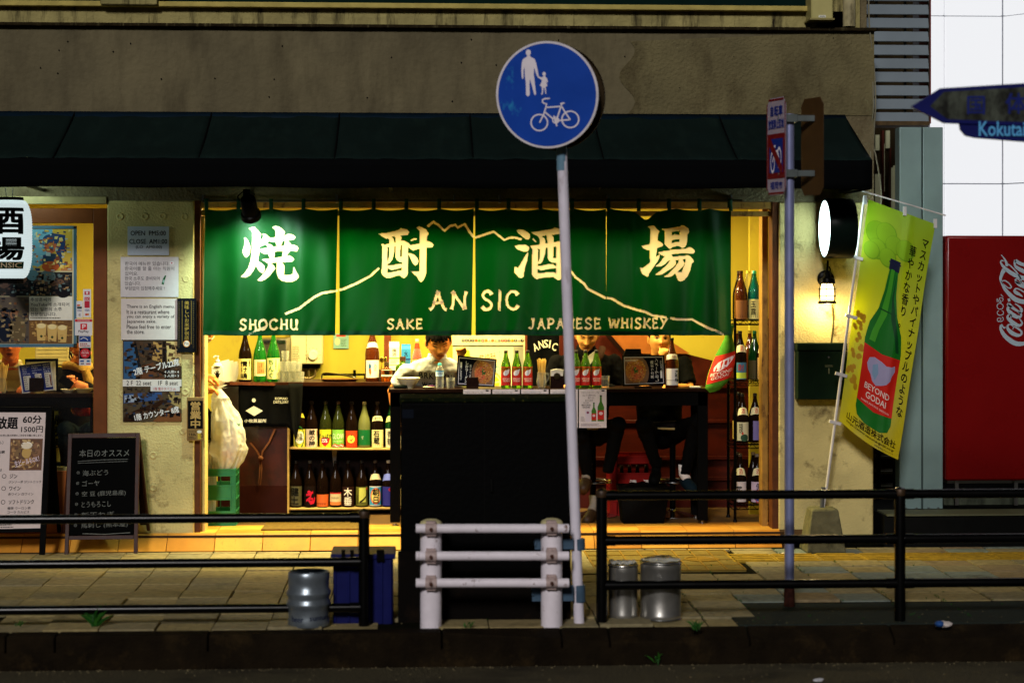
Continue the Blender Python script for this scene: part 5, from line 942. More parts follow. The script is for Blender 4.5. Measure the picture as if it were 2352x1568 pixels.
m = M().lathe([(r, h*.95) for r, h in pr], c, n=20); part(t, 'body', m, GB['clear'], smooth=40); m = M().lathe([(.015, .188), (.015, .205), (.013, .208), (0, .208)], c, n=16); part(t, 'cap', m, pc(80, 190, 200)); fw = lambda u, v, d: c+V(((.0335+d)*math.sin(u*1.4), -(.0335+d)*math.cos(u*1.4), .145-v*.045))
m = M(); m.grid(lambda i, j: fw(-1+2*i, j, 0), 12, 1); o = part(t, 'label', m, pc(190, 214, 226), smooth=60, fixn=False); s = Sheet(o, fw, eps=.0006, cut=.25); s.rect(pc(50, 130, 180), -1, 0, 1, .2); s.text(pc(20, 40, 80), '天然水', -.5, .3, .6, .7, bold=.03); s.done()
tumbler(1035, yt+.16, zt2, 'cut glass tumbler right of the water bottle', .085, .036, None, (150, 140, 90)); tumbler(1390, yt+.1, zt2, 'iced drink in a plain glass right of the red label bottles', .1, .038, None, (226, 214, 160)); tumbler(1532, yt+.2, zt2, 'small glass behind the brown bottle right of the ramen menu', .07, .03, None, None)
t = thing('small_dish', 'low dish with red and purple wrappers beside the water bottle', 'dish', V((PX(985, yt+.12), yt+.12, zt2))); c = V((PX(985, yt+.12), yt+.12, zt2)); m = M().lathe([(.03, 0), (.05, .012), (.047, .014), (0, .006)], c, n=20); part(t, 'dish', m, mt('glazed_cream')); m = M().ell(c+V((.02, 0, .018)), .03, .02, .008); part(t, 'wrapper', m, pc(70, 20, 60))
def menu(lab, quad, y, flip, hold, ybase):
    t = thing('menu_stand', lab, 'menu stand', V((P((quad[3][0]+quad[2][0])/2, 880, y).x, y, zt2)), 'ramen menus on the bar table'); Wd, Hd = 100, 75; fn = quadfn(*quad, Wd, Hd, y)
    board(t, 'black_cover', fn, Wd, Hd, blackm, .018); s = Sheet(t, fn, eps=.0004)
    s.rect(pc(196, 192, 204), 4, 4, 96, 71, 1, 'menu_card'); s.rect(pc(8, 12, 24), 5.5, 6, 94.5, 69, 2, 'menu_card'); bx_ = (lambda a: 100-a) if flip else (lambda a: a)
    pts = [(bx_(q), r) for q, r in ((94.5, 6), (94.5, 69), (44, 69), (40, 58), (38, 45), (39, 30), (44, 15), (52, 6))]; s.poly(pc(120, 90, 70), pts, 3, 'ramen_picture')
    cx_, cy_ = bx_(69), 38; s.disc(pc(170, 110, 50), cx_, cy_, 24, 29, 4, 'ramen_picture'); s.disc(pc(190, 96, 60), cx_+(3 if flip else -8), cy_+3, 15, 19, 5, 'ramen_picture')
    rr = random.Random(5)
    for k in range(34): a = rr.random()*6.28; r = rr.uniform(.6, 1); x = cx_+23*r*math.cos(a); yy = cy_+28*r*math.sin(a); s.line(pc(206, 170, 90), [(x, yy), (x+rr.uniform(-5, 5), yy+rr.uniform(-5, 5))], 1.1, 6, 'ramen_picture')
    for k in range(14): s.disc(pc(40, 110, 50), cx_+rr.uniform(-5, 5), cy_+rr.uniform(-14, 6), 2, 2, 7, 'ramen_picture', 8)
    s.busy(cx_-20, cy_-24, cx_+20, cy_+26, [(176, 110, 60), (150, 70, 44), (206, 160, 90), (120, 60, 40), (190, 130, 110)], 60, 6, 7.2, 'ramen_picture', 4)
    rot = 90 if flip else 0; w = pc(226, 226, 230); 
    if flip: s.text(w, 'しおラーメン', 76, 9, 84, 66, 12, rot=90, bold=.03); s.text(w, '黒さつま鶏', 66, 14, 73, 58, 12, rot=90, bold=.02); s.text(w, '1,000円!', 89, 14, 93, 38, 12, rot=90); s.rect(w, 88.5, 40, 93, 58, 3, 'menu_card'); s.greek(w, 7, 10, 40, 16, 2, 8)
    else: s.text(w, 'し\nお\nラ\n｜\nメ\nン', 21, 12, 29, 66, 12, bold=.03); s.text(w, '黒\nさ\nつ\nま', 32, 20, 37, 52, 12); s.text(w, '1,000円!', 8, 32, 13, 60, 12, rot=270); s.rect(w, 8, 16, 12.5, 30, 3, 'menu_card')
    s.done()
    if hold: m = M().obox(P(hold, 879, y-.03)+V((0, 0, 0)), (.048, 0, 0), (0, .004, .0), (0, 0, .045)); m.obox(V((P(hold, 879, y-.03).x, y+.0, zt2+.006)), (.05, 0, 0), (0, .04, 0), (0, 0, .005)); part(t, 'wooden_holder', m, dark_wood, bevel=.002)
    else: m = M().obox(V((P(1477, 880, y).x, y+.02, zt2+.008)), (.07, 0, 0), (0, .04, 0), (0, 0, .007)); part(t, 'wooden_holder', m, dark_wood, bevel=.002)
menu('slanted black ramen menu with vertical writing in a wooden holder', ((1051, 816), (1141, 825), (1136, 889), (1048, 885)), yt+.06, False, 1085, 0)
menu('upright black ramen menu with its bowl picture on the left side', ((1429, 816), (1526, 815), (1529, 883), (1431, 887)), yt+.06, True, None, 0)
t = thing('bag_on_shelf', 'black folded tablet case standing behind the upright ramen menu', 'tablet case', P(1455, 815, .75)); m = M().prism([P(1430, 820, .62), P(1438, 801, .62), P(1472, 801, .62), P(1474, 820, .62), P(1474, 880, .62), P(1430, 880, .62)], (0, .03, 0)); part(t, 'case', m, blackm, bevel=.003)
t = thing('plush_bottle', 'soft green plush bottle cushion with red label leaning at the table end', 'plush toy', V((PX(1640, yt+.05), yt+.05, zt2-.06)))
fnp = quadfn((1653, 768), (1686, 772), (1668, 900), (1616, 884), 1, 1, yt-.02)
def fpl(u, v):
    a = 2*math.pi*u; cx_, cy_ = 1678-44*v+8*math.sin(v*2), 748+150*v; wr = [8, 9, 10, 15, 21, 26, 29, 31, 31, 30, 27, 12, 12][min(11, int(v*11))]; f_ = v*11-int(v*11); w2 = [8, 9, 10, 15, 21, 26, 29, 31, 31, 30, 27, 12, 12][min(11, int(v*11)+1)]; w = (wr+(w2-wr)*f_)
    c_ = P(cx_, cy_, yt-.06); r = w/285; ax = V((.285, 0, -1)).normalized(); sx = V((0, 0, 1)).cross(V((0, 1, 0))); sd2 = V((ax.z, 0, -ax.x)); return c_+(-sd2*math.cos(a)+V((0, -1, 0))*math.sin(a)*.8)*r
m = M().grid(fpl, 28, 33); part(t, 'body', m, mt('green_plush', (70, 130, 30), .95, var=.2, scale=20, bump=.4, bscale=200), smooth=180)
def fl(u, v, d):
    vv = .42+.42*v; q = fpl(.25+(u-.5)*.46*-1, vv); return q+V((0, -.003-d, 0))
m = M(); m.grid(lambda i, j: fl(i, j, 0), 14, 10); lo = part(t, 'label', m, mt('red_felt', (196, 40, 24), .8), smooth=180, fixn=False); s = Sheet(lo, fl, eps=.001, cut=.12); s.poly(pc(222, 206, 206), [(.2, .42), (.3, .26), (.55, .18), (.9, .14), (.75, .3), (.6, .5), (.4, .6), (.22, .56)]); s.text(pc(226, 206, 190), 'BEYOND', .14, .62, .84, .74, bold=.03); s.text(pc(226, 206, 190), 'GODAI', .2, .77, .74, .88, bold=.03); s.done()
t = thing('phone_on_table', 'white phone lying at the right end of the bar table', 'phone', V((PX(1598, yt+.1), yt+.1, zt2))); m = M().box((PX(1585, yt+.1), yt+.06, zt2+.001), (PX(1608, yt+.1), yt+.14, zt2+.012)); part(t, 'body', m, pc(214, 206, 190), bevel=.003)
# ---- wire rack with bottles
yr = .46; xr0, xr1 = PX(1685, yr), PX(1771, yr); rk = thing('wire_rack', 'black wire shelving rack packed with sake bottles at the right jamb', 'shelving rack', V(((xr0+xr1)/2, yr+.17, FZ)))
zr = [PZ(1163, yr), PZ(1022, yr), PZ(877, yr), PZ(737, yr)]
for x in (xr0+.012, xr1-.012):
    for y in (yr, yr+.34): m = M().tube([V((x, y, FZ+.02)), V((x, y, zr[3]+.02))], .012, n=10); m.lathe([(.02, 0), (.014, .02)], (x, y, FZ+.003), n=10); part(rk, 'post', m, black_metal)
for z in zr:
    m = M()
    for y in (yr, yr+.34):
        m.tube([V((xr0, y, z)), V((xr1, y, z))], .004, n=5); m.tube([V((xr0, y, z-.035)), V((xr1, y, z-.035))], .004, n=5); n_ = 8
        m.tube([V((xr0+(xr1-xr0)*k/n_, y, z-.035*(k % 2))) for k in range(n_+1)], .003, n=4)
    for x in (xr0, xr1): m.tube([V((x, yr, z)), V((x, yr+.34, z))], .004, n=5); m.tube([V((x, yr, z-.035)), V((x, yr+.34, z-.035))], .004, n=5)
    for k in range(13): x = xr0+(xr1-xr0)*k/12; m.tube([V((x, yr, z+.003)), V((x, yr+.34, z+.003))], .0025, n=4)
    part(rk, 'wire_shelf', m, black_metal)
RB = [(3, 1702, .10, 'brown', (60, 30, 16), ((120, 76, 40), .02, .40, 1.2, []), 'brown bottle with gold side label, front left of the rack top'), (3, 1697, .24, 'dark', (40, 24, 12), None, 'dark bottle behind the front left one on the rack top'), (3, 1718, .26, 'clear', (220, 200, 80), ((214, 190, 60), .3, .6, 1.3, []), 'clear bottle with yellow cap at the back of the rack top'), (3, 1731, .22, 'dark', (190, 180, 150), None, 'dark bottle with white cap at the middle back of the rack top'), (3, 1733, .10, 'teal', (60, 170, 160), ((196, 186, 120), .02, .42, 1.3, [('玉\n露', K, -.6, .1, 0, .8)]), 'teal glass bottle with cream label on the rack top'), (3, 1755, .12, 'brown', (200, 180, 150), ((110, 24, 30), .02, .42, 1.3, [('薩摩', (220, 180, 120), .4, .05, .6, .5)], lambda s: s.ring(PA((200, 170, 90)), -.2, .5, .6, .05, 1)), 'red brown bottle with maroon label nearest the jamb on the rack top'),
 (2, 1700, .10, 'dark', (24, 18, 14), ((60, 110, 140), .02, .36, 1.1, [('酎', (160, 30, 30), -.5, .1, .3, .5)], lambda s: s.rect(PA((170, 190, 60)), -.9, .6, .9, .95, 1)), 'dark bottle with a blue and yellow picture label on the second tier'), (2, 1693, .26, 'brown', (190, 160, 40), None, 'brown bottle with golden neck band at the back left of the second tier'), (2, 1722, .24, 'brown', (190, 160, 40), None, 'brown bottle with golden band at the back of the second tier'), (2, 1733, .15, 'dgreen', (30, 110, 60), ((70, 60, 30), .02, .4, 1.2, []), 'green bottle in the middle of the second tier'), (2, 1752, .09, 'dark', (40, 26, 20), ((190, 150, 90), .02, .46, 1.1, [('大樽蒸留', (150, 50, 40), -.7, .05, -.4, .5)]), 'dark bottle with a tan label right on the second tier'),
 (1, 1705, .08, 'dark', (14, 12, 12), ((190, 184, 150), .05, .42, 1.05, [('若潮', K, -.6, .05, -.1, .6, .03)], lambda s: (s.disc(PA((40, 70, 50)), .2, .85, .6, .2, 1), s.disc(PA((190, 70, 50)), -.1, .6, .15, .08, 2))), 'dark bottle with a landscape label on the third tier'), (1, 1697, .24, 'dark', (14, 12, 12), ((196, 160, 70), .05, .42, 1.4, []), 'dark bottle with amber label behind on the third tier'), (1, 1734, .12, 'dark', (18, 14, 12), ((110, 100, 150), .05, .44, .5, []), 'dark bottle with a narrow violet label on the third tier'), (1, 1757, .08, 'dark', (18, 14, 12), ((130, 126, 110), .1, .36, .6, []), 'dark bottle with a small grey label nearest the jamb on the third tier'),
 (0, 1700, .12, 'dark', (60, 50, 40), ((190, 180, 180), .03, .44, 1.1, [('花', K, -.6, .2, .2, .7, .05)]), 'dark bottle with white label and a black character on the bottom tier'), (0, 1694, .26, 'dark', (60, 50, 40), None, 'dark bottle at the back left of the bottom tier'), (0, 1739, .10, 'dark', (110, 100, 90), ((176, 160, 184), .03, .44, 1.2, [('伊', K, -.2, .06, .3, .4, .03)], lambda s: (s.disc(PA((50, 60, 130)), 0, .75, .5, .2, 1), s.ring(PA((170, 60, 60)), 0, .72, .3, .06, 2))), 'dark bottle with lilac label on the bottom tier right'), (0, 1730, .26, 'dark', (110, 90, 60), None, 'dark bottle at the back right of the bottom tier')]
for lv, X, dy, g, cp, lb_, tt in RB:
    nk = ((214, 206, 160), .58, .72, 1.0, [('酒', (170, 60, 40), -.3, .1, .4, .9)]) if (lv in (0, 1, 2) and dy < .13 and lv*10+int(X) % 2 != 3) else None
    bottle(X, yr+dy, zr[lv]+.006, tt, 'tall', g, cp, lb_, nk, 'sake bottles on the wire rack', 1.03)
# ---- red crate, bin, stools
rcm = mt('red_crate_plastic', (124, 12, 6), .45, var=.12, scale=9); rct = crate('red_crate', 'red sake crate with white characters under the bar table', 1404, 1514, .95, .36, .50, rcm, 3, 2)
s = Sheet(rct, lambda u, v, d: P(u, v, .942)+V((0, -d, 0))); w = pc(214, 206, 196); s.text(w, '清', 1446, 1101, 1462, 1116, bold=.03); s.text(w, '酒', 1477, 1101, 1492, 1116, bold=.03); s.text(w, '共', 1446, 1120, 1458, 1134, bold=.03); s.text(w, '通', 1466, 1120, 1479, 1134, bold=.03); s.text(w, '箱', 1485, 1120, 1498, 1134, bold=.03); s.done()
for X in (1428, 1446, 1464, 1484): bottle(X, 1.13, FZ+.014, {1428: 'dark empty bottle at the left in the red crate', 1446: 'bottle with a tilted bird label in the red crate', 1464: 'dark empty bottle in the middle of the red crate', 1484: 'dark empty bottle at the right in the red crate'}[X], 'tall', 'dark', (20, 18, 16), ((220, 206, 150), .5, .72, 1.2, []) if X == 1446 else None, None, 'bottles in the red crate')
bn = thing('black_bin', 'black plastic storage bin on the floor in front of the red crate', 'storage bin', P(1480, 1203, .36)); xa, xb = PX(1424, .4), PX(1538, .4)
m = M().add([(xa+.03, .40, FZ+.004), (xb-.05, .40, FZ+.004), (xb-.05, .66, FZ+.004), (xa+.03, .66, FZ+.004), (xa, .37, FZ+.30), (xb, .37, FZ+.30), (xb, .70, FZ+.30), (xa, .70, FZ+.30)], [(0, 3, 2, 1), (0, 1, 5, 4), (1, 2, 6, 5), (2, 3, 7, 6), (3, 0, 4, 7)]); part(bn, 'tub', m, blackm, solid=.006)
m = M().grid(lambda u, v: V((xa+.01+(xb-xa-.02)*u, .38+.3*v, FZ+.29+.035*math.sin(u*math.pi)*math.sin(v*math.pi)+.02*noise.noise(V((u*6, v*6, 1))))), 16, 8); part(bn, 'folded_bag', m, blackm, smooth=180)
def stool(X, y, lab, seat=.78, col=(26, 22, 20)):
    c = V((PX(X, y), y, FZ)); t = thing('bar_stool', lab, 'stool', c, 'bar stools at the table')
    part(t, 'base', M().lathe([(.21, .003), (.21, .008), (.10, .03), (.03, .05), (.026, .06)], c, n=28), chrome, smooth=40); part(t, 'column', M().lathe([(.026, .055), (.026, seat-.1), (.035, seat-.1), (.035, seat-.03)], c, n=16), black_metal)
    part(t, 'foot_ring', M().tube([c+V((.16*math.cos(a), -.06+.16*math.sin(a), .30)) for a in [2*math.pi*k/24 for k in range(24)]], .010, n=8, closed=True), chrome); part(t, 'seat', M().lathe([(.12, seat-.04), (.19, seat-.035), (.2, seat-.01), (.19, seat+.02), (0, seat+.028)], c, n=28), mt('stool_seat', col, .5), smooth=50); part(t, 'seat_edge', M().lathe([(.198, seat-.036), (.203, seat-.03), (.203, seat-.02)], c, n=28), mt('cream_edge', (190, 170, 110), .5))
stool(1010, .92, 'round bar stool under the man in the pale shirt'); stool(1362, .95, 'round bar stool under the man in the denim jacket'); stool(1545, .92, 'round bar stool with chrome foot ring beside the red crate')
kg = lambda X, Y, y, r, h, lab, grp: None
# ================================================================== LEFT WINDOW
ywl = .30; wc_ = thing('window_counter', 'black counter ledge behind the left window glass', 'counter', P(60, 935, ywl)); zw = PZ(901, ywl)
m = M().box((XL+.3, ywl, zw-.03), (PX(213, ywl), ywl+.4, zw)); part(wc_, 'counter_top', m, mt('dark_walnut_top')); m = M().box((XL+.3, ywl+.02, PZ(934, ywl)), (PX(213, ywl), ywl+.05, zw-.031)); part(wc_, 'apron_rail', m, blackm)
m = M().box((PX(206, ywl), ywl+.02, FZ), (PX(213, ywl), ywl+.06, zw-.031)); m.box((XL+.3, ywl+.02, FZ), (XL+.36, ywl+.38, zw-.031)); part(wc_, 'leg', m, blackm, kind='stuff')
wp = thing('window_poster', 'collage poster of photos with a korean caption in a blue grey frame on the window', 'poster', P(60, 795, .02)); yq = .03
m = M().pbox(-160, 524, 169, 791, yq, yq+.004); part(wp, 'sheet', m, pc(200, 190, 150)); fb_ = mt('blue_grey_frame', (70, 110, 128), .4, .3)
for a in ((169, 519, 176, 797), (-160, 518, 176, 525), (-160, 790, 176, 797)): m = M().pbox(*a, yq-.008, yq+.004); m.v = [p+V((0, 0, 0)) for p in m.v]; part(wp, 'frame_bar', m, fb_)
for X, Y in ((173, 521), (173, 794)): m = M().lathe([(0, .006), (.006, .006), (.008, 0)], P(X, Y, yq-.009), n=12, ax=(0, -1, 0)); part(wp, 'screw', m, chrome)
s = Sheet(wp, flat(yq)); ph = 'photo_print'
s.rect(pc(206, 170, 60), 53, 526, 166, 622, 1, ph); s.rect(pc(120, 150, 150), -60, 526, 60, 640, 1, ph); s.poly(pc(110, 170, 190), [(60, 526), (120, 526), (128, 560), (110, 600), (70, 622), (55, 600)], 2, ph); s.poly(pc(30, 60, 110), [(118, 535), (150, 540), (150, 575), (136, 600), (126, 570)], 2, ph); s.disc(pc(196, 100, 60), 116, 566, 14, 16, 3, ph); s.disc(pc(40, 70, 110), 116, 550, 18, 12, 4, ph)
s.disc(pc(30, 60, 80), 120, 600, 24, 18, 3, ph); s.disc(pc(180, 80, 30), 116, 612, 20, 12, 4, ph); s.rect(pc(180, 120, 60), 140, 606, 166, 622, 3, ph)
s.rect(pc(40, 40, 40), -60, 625, 166, 680, 1, ph)
for X, Y, r, c in ((10, 650, 14, (70, 50, 40)), (50, 640, 12, (120, 80, 60)), (92, 638, 9, (110, 80, 60)), (92, 660, 16, (20, 24, 30)), (122, 650, 8, (90, 60, 40)), (138, 650, 10, (100, 70, 50)), (145, 668, 18, (24, 22, 26)), (75, 632, 14, (90, 130, 140)), (110, 636, 18, (90, 110, 110)), (30, 668, 16, (30, 30, 34)), (154, 640, 6, (170, 140, 90))): s.disc(pc(*c), X, Y, r, r*.9, 2, ph)
s.rect(pc(80, 70, 60), -60, 681, 67, 789, 1, ph)
for X, Y, r, r2, c in ((12, 720, 9, 11, (130, 90, 60)), (12, 755, 17, 30, (24, 30, 44)), (32, 722, 9, 11, (140, 96, 66)), (40, 758, 20, 32, (96, 80, 50)), (12, 711, 9, 5, (20, 20, 20)), (32, 713, 9, 5, (24, 24, 24))): s.disc(pc(*c), X, Y, r, r2, 2, ph)
s.rect(pc(226, 222, 206), 67, 681, 166, 735, 1, 'caption_panel'); ik = pc(10, 9, 9)
for k, tt in enumerate(('추성훈씨의', 'YouTube에 소개되어', '있는 일본의 소주', '전문점입니다.')): s.text(ik, tt, 70, 683.5+k*11.2, (117, 159, 142, 130)[k], 692+k*11.2, bold=.01)
s.greek(ik, 70, 728, 152, 733, 1); s.rect(pc(110, 76, 36), 67, 735, 166, 789, 1, ph)
s.busy(53, 526, 166, 622, [(206, 170, 60), (60, 110, 140), (30, 50, 90), (196, 120, 50), (170, 190, 190), (120, 60, 40), (220, 200, 120)], 90, 13, 5, ph, 1); s.busy(-5, 628, 166, 680, [(40, 36, 34), (80, 60, 50), (20, 24, 30), (150, 120, 80), (90, 110, 110), (60, 44, 36)], 110, 11, 3, ph, 2); s.busy(-5, 684, 67, 788, [(96, 84, 60), (60, 50, 44), (150, 130, 90), (30, 34, 44), (110, 70, 40)], 60, 12, 3, ph, 3); s.busy(67, 736, 166, 788, [(120, 84, 40), (160, 120, 60), (90, 60, 30), (190, 150, 80)], 50, 10, 1.2, ph, 4)
for X, Y in ((95, 762), (120, 764), (143, 766)): s.poly(pc(206, 170, 96), [(X-12, Y-18), (X+12, Y-18), (X+9, Y+20), (X-9, Y+20)], 2, ph); s.disc(pc(230, 210, 150), X, Y-14, 10, 6, 3, ph); s.disc(pc(40, 60, 30), X, Y+10, 3, 3, 4, ph)
s.done()
def _s1(s): s.disc(pc(190, 30, 40), 179, 701, 2.2); s.disc(pc(200, 120, 40), 182.5, 701, 2.2, lvl=2); s.text(pc(20, 50, 120), 'VISA', 177, 711, 188, 715, bold=.03); s.rect(pc(30, 50, 50), 177, 704, 188, 709); [s.ring(pc(20, 20, 20), 179, 723, 2+q*1.8, .8, a0=-40, a1=40) for q in range(3)]
def _s2(s): [s.rect(pc(176, 30, 50), 194, Y, 206, Y+8) for Y in (669, 682, 691, 699)]; s.text(pc(230, 220, 220), 'DC', 196, 684, 204, 689, lvl=3); s.text(pc(20, 50, 120), 'VISA', 194, 710, 206, 714.5, bold=.03); s.disc(pc(190, 30, 40), 198, 722, 2.6); s.disc(pc(200, 120, 40), 202, 722, 2.6, lvl=2); s.disc(pc(230, 220, 220), 200, 672.5, 2.6, lvl=2)
def _s3(s): s.rect(pc(190, 30, 36), 172.5, 733, 211.5, 739); s.greek(pc(230, 220, 220), 178, 734.5, 206, 737.5, 1); s.rect(pc(200, 36, 46), 184.5, 743, 200, 757); s.text(pc(230, 226, 226), 'P', 189, 745, 197, 755, lvl=2, bold=.04); s.text(pc(20, 20, 20), 'PayPay', 180, 758, 204, 765, bold=.03)
def _s4(s): s.rect(pc(24, 60, 130), 182, 772, 208.5, 785); s.line(pc(226, 226, 226), [(185, 779), (192, 775), (199, 778), (202, 782)], 1.2, 2); s.greek(pc(160, 60, 40), 184, 787, 208, 796, 2, fill=.6)
def _s5(s): s.rect(pc(24, 18, 24), 182.3, 798.5, 208.7, 824); s.disc(pc(186, 24, 36), 195.5, 811, 11.5, lvl=2); s.text(pc(230, 220, 220), 'ようこそ', 189, 804, 202, 807.5, lvl=3); s.text(pc(230, 220, 220), 'WELCOME', 187, 808.5, 204, 812, lvl=3, bold=.02); s.greek(pc(230, 190, 190), 190, 814, 201, 819, 2, 3); s.rect(pc(30, 70, 140), 184, 827, 193, 831); s.rect(pc(20, 90, 150), 199, 827, 206, 831); s.rect(pc(130, 130, 140), 185, 833, 193, 837); s.rect(pc(170, 60, 50), 198, 834, 207, 836.5)
gs = 'payment stickers on the window'
for nm_, lab, a, f in (('sticker', 'small narrow sticker with two card logos beside the poster frame', (175.5, 691, 190, 730), _s1), ('sticker', 'tall white sticker with red card marks on the window glass', (191, 664, 209, 729), _s2), ('sticker', 'white sticker with a red P and PayPay below the card stickers', (172, 732, 212, 770), _s3), ('sticker', 'blue and white tap to pay sticker above the round red one', (181, 771, 209, 797), _s4), ('sticker', 'dark sticker with a red circle reading welcome at the window bottom', (182, 798, 209, 839), _s5)): poster(nm_, lab, 'sticker', *a, .012 if a[0] != 181 else .014, (214, 212, 214), f, gs, .001)
t = thing('chopstick_jar', 'jar of pale chopsticks on the window counter at the left edge', 'chopstick jar', V((PX(6, ywl+.1), ywl+.1, zw))); c = V((PX(4, ywl+.1), ywl+.1, zw)); m = M().lathe([(.03, 0), (.04, .03), (.032, .11), (.036, .12)], c, n=16); part(t, 'jar', m, GB['clear'])
for k in range(22): a = k*2.4; r = .024*math.sqrt((k+.5)/22); m = M().tube([c+V((r*math.cos(a)*.5, r*math.sin(a)*.5, .01)), c+V((r*math.cos(a)*2.2, r*math.sin(a), random.uniform(.22, .245)))], .0036, n=4); part(t, 'chopstick', m, mt('chopstick_wood'))
t = thing('menu_folder', 'blue multilingual menu card with black folder on the window counter', 'menu', V((PX(85, ywl+.1), ywl+.1, zw))); yq2 = ywl+.08
board(t, 'black_folder', quadfn((57, 824), (133, 823), (133, 896), (62, 898), 10, 10, yq2+.03), 10, 10, blackm, .012); board(t, 'paper', quadfn((60, 832), (127, 829), (129, 897), (66, 898), 10, 10, yq2+.015), 10, 10, pc(206, 196, 170), .003)
fn = quadfn((41, 839), (117, 829), (126, 895), (51, 903), 76, 66, yq2); board(t, 'menu_card', fn, 76, 66, pc(206, 202, 190), .003); s = Sheet(t, fn, eps=.0004); s.rect(pc(14, 34, 110), 3, 1.5, 73, 64, 1, 'blue_print'); wq = pc(206, 210, 226)
for k, tt in enumerate(('한국어 메뉴가', '준비되어', '있습니다.', '안심하고', '방문해 주세요.')): s.text(wq, tt, 8, 4+k*4.3, (25, 18, 18, 18, 25)[k], 7.2+k*4.3)
for k, tt in enumerate(('We have menus', 'in English,', 'so please feel to', 'visit us.')): s.text(wq, tt, 30, 4+k*5.3, (52, 44, 52, 41)[k], 7.6+k*5.3, bold=.02)
for k, tt in enumerate(('有与中文对', '应的菜单,', '放心，请到', '店里来。')): s.text(wq, tt, 56, 4+k*5.3, 71, 8+k*5.3)
for x0, y0, x1, y1 in ((8, 27, 25, 60), (35, 25, 50, 36), (57, 25, 72, 58)): s.rect(pc(206, 202, 190), x0, y0, x1, y1, 3, 'inset'); s.greek(pc(80, 80, 80), x0+1, y0+2, x0+9, y1-1, int((y1-y0)/5), 4); s.rect(pc(110, 50, 30), x1-4, y0+5, x1-1, y1-3, 4, 'inset')
s.done(); m = M().obox(P(83, 883, yq2-.02), (.055, 0, 0), (0, .004, 0), (0, 0, .055)); part(t, 'wooden_holder', m, dark_wood)
t = thing('snack_tray', 'shallow white fluted dish on the window counter before the woman', 'dish', V((PX(168, ywl+.12), ywl+.12, zw))); c = V((PX(160, ywl+.12), ywl+.12, zw)); m = M().lathe([(.04, 0), (.075, .03), (.072, .031), (.035, .006), (0, .006)], c, n=24); part(t, 'dish', m, mt('glazed_cream')); m = M().grid(lambda u, v: c+V((.11+(.04+.04*v+.004*math.cos(u*100))*math.cos(6.283*u), (.03+.03*v)*math.sin(6.283*u), .001+.034*v)), 48, 2); part(t, 'paper_case', m, mt('pale_case', (170, 150, 90), .7), smooth=0)
t = thing('grill_shutter', 'pale ribbed air conditioner front behind the window people', 'air conditioner', P(110, 835, 1.9)); m = M()
for k in range(5): m.pbox(82, 796+k*8.4, 152, 803+k*8.4, 1.9-.01*k, 1.98)
part(t, 'louvre', m, mt('grey_cream', (176, 160, 110), .5), kind='stuff'); m = M().pbox(80, 770, 153, 840, 1.98, 2.2); part(t, 'casing', m, mt('grey_cream'), bevel=.01)
for k in range(3): m = M().tube([P(156+k*6, 600, 1.95), P(156+k*6, 840, 1.95)], .02, n=8); part(t, 'pipe', m, mt('grey_cream'))
t = thing('floor_crates', 'dark boxes with a green printed poster under the window counter', 'box', P(150, 1060, .9)); m = M().pbox(112, 936, 240, 1080, 1.0, 1.3); part(t, 'box', m, mt('navy_green_box', (20, 30, 28), .6)); s = Sheet(t, flat(.998)); s.rect(pc(150, 160, 30), 118, 944, 156, 1058, 1, 'poster'); s.text(pc(20, 30, 16), '鹿\n児\n島', 124, 950, 150, 1030, bold=.05); s.rect(pc(170, 160, 60), 130, 1020, 158, 1060, 2, 'poster'); s.done()
# ================================================================== PILLAR POSTERS
def _o(s):
    for tt, a in (('OPEN  PM5:00', (300, 530, 381, 541)), ('CLOSE  AM1:00', (297, 549, 384, 560)), ('(LO  AM0:00)', (312, 564, 372, 572))): s.text(ik, tt, *a, bold=.025)
poster('opening_hours_sign', 'small laminated white sign giving opening hours at the top of the pillar', 'sign', 293, 520, 388, 586, -.012, (178, 186, 200), _o, 'notices on the pillar')
def _k(s):
    for k, (tt, w) in enumerate((('한국어 메뉴판 있습니다.', 102), ('한국어를 할 줄 아는 직원이', 113), ('있어요.', 30), ('한국 소주도 준비되어', 80), ('있습니다.', 36), ('부담없이 입점해주세요 !', 91))): s.text(ik, tt, 287, 601+k*11.3, 287+w, 610+k*11.3)
    s.rect(pc(226, 222, 226), 390, 601, 399, 607, 2); s.disc(pc(170, 40, 60), 394.5, 604, 1.8, 1.8, 3); g_ = pc(20, 90, 50); s.poly(g_, [(379, 632), (382, 633), (379, 642), (376, 654), (371, 652), (374, 641)], 2, 'bottle_picture'); s.poly(pc(140, 180, 170), [(375, 642), (378.5, 643), (377, 650), (373, 648)], 3, 'bottle_picture')
poster('korean_notice', 'white notice in korean with a small green bottle drawn on it', 'notice', 277, 590, 410, 682, -.010, (200, 194, 196), _k, 'notices on the pillar')
def _e(s):
    for k, (tt, w) in enumerate((('There is an English menu.', 110), ('It is a restaurant where', 98), ('you can enjoy a variety of', 110), ('Japanese sake.', 68), ('Please feel free to enter', 102), ('the store.', 41))): s.text(ik, tt, 291, 700+k*11.4, 291+w, 709.5+k*11.4, bold=.008)
poster('english_notice', 'white notice in english telling guests to enter the store freely', 'notice', 278, 686, 408, 780, -.013, (206, 196, 192), _e, 'notices on the pillar')
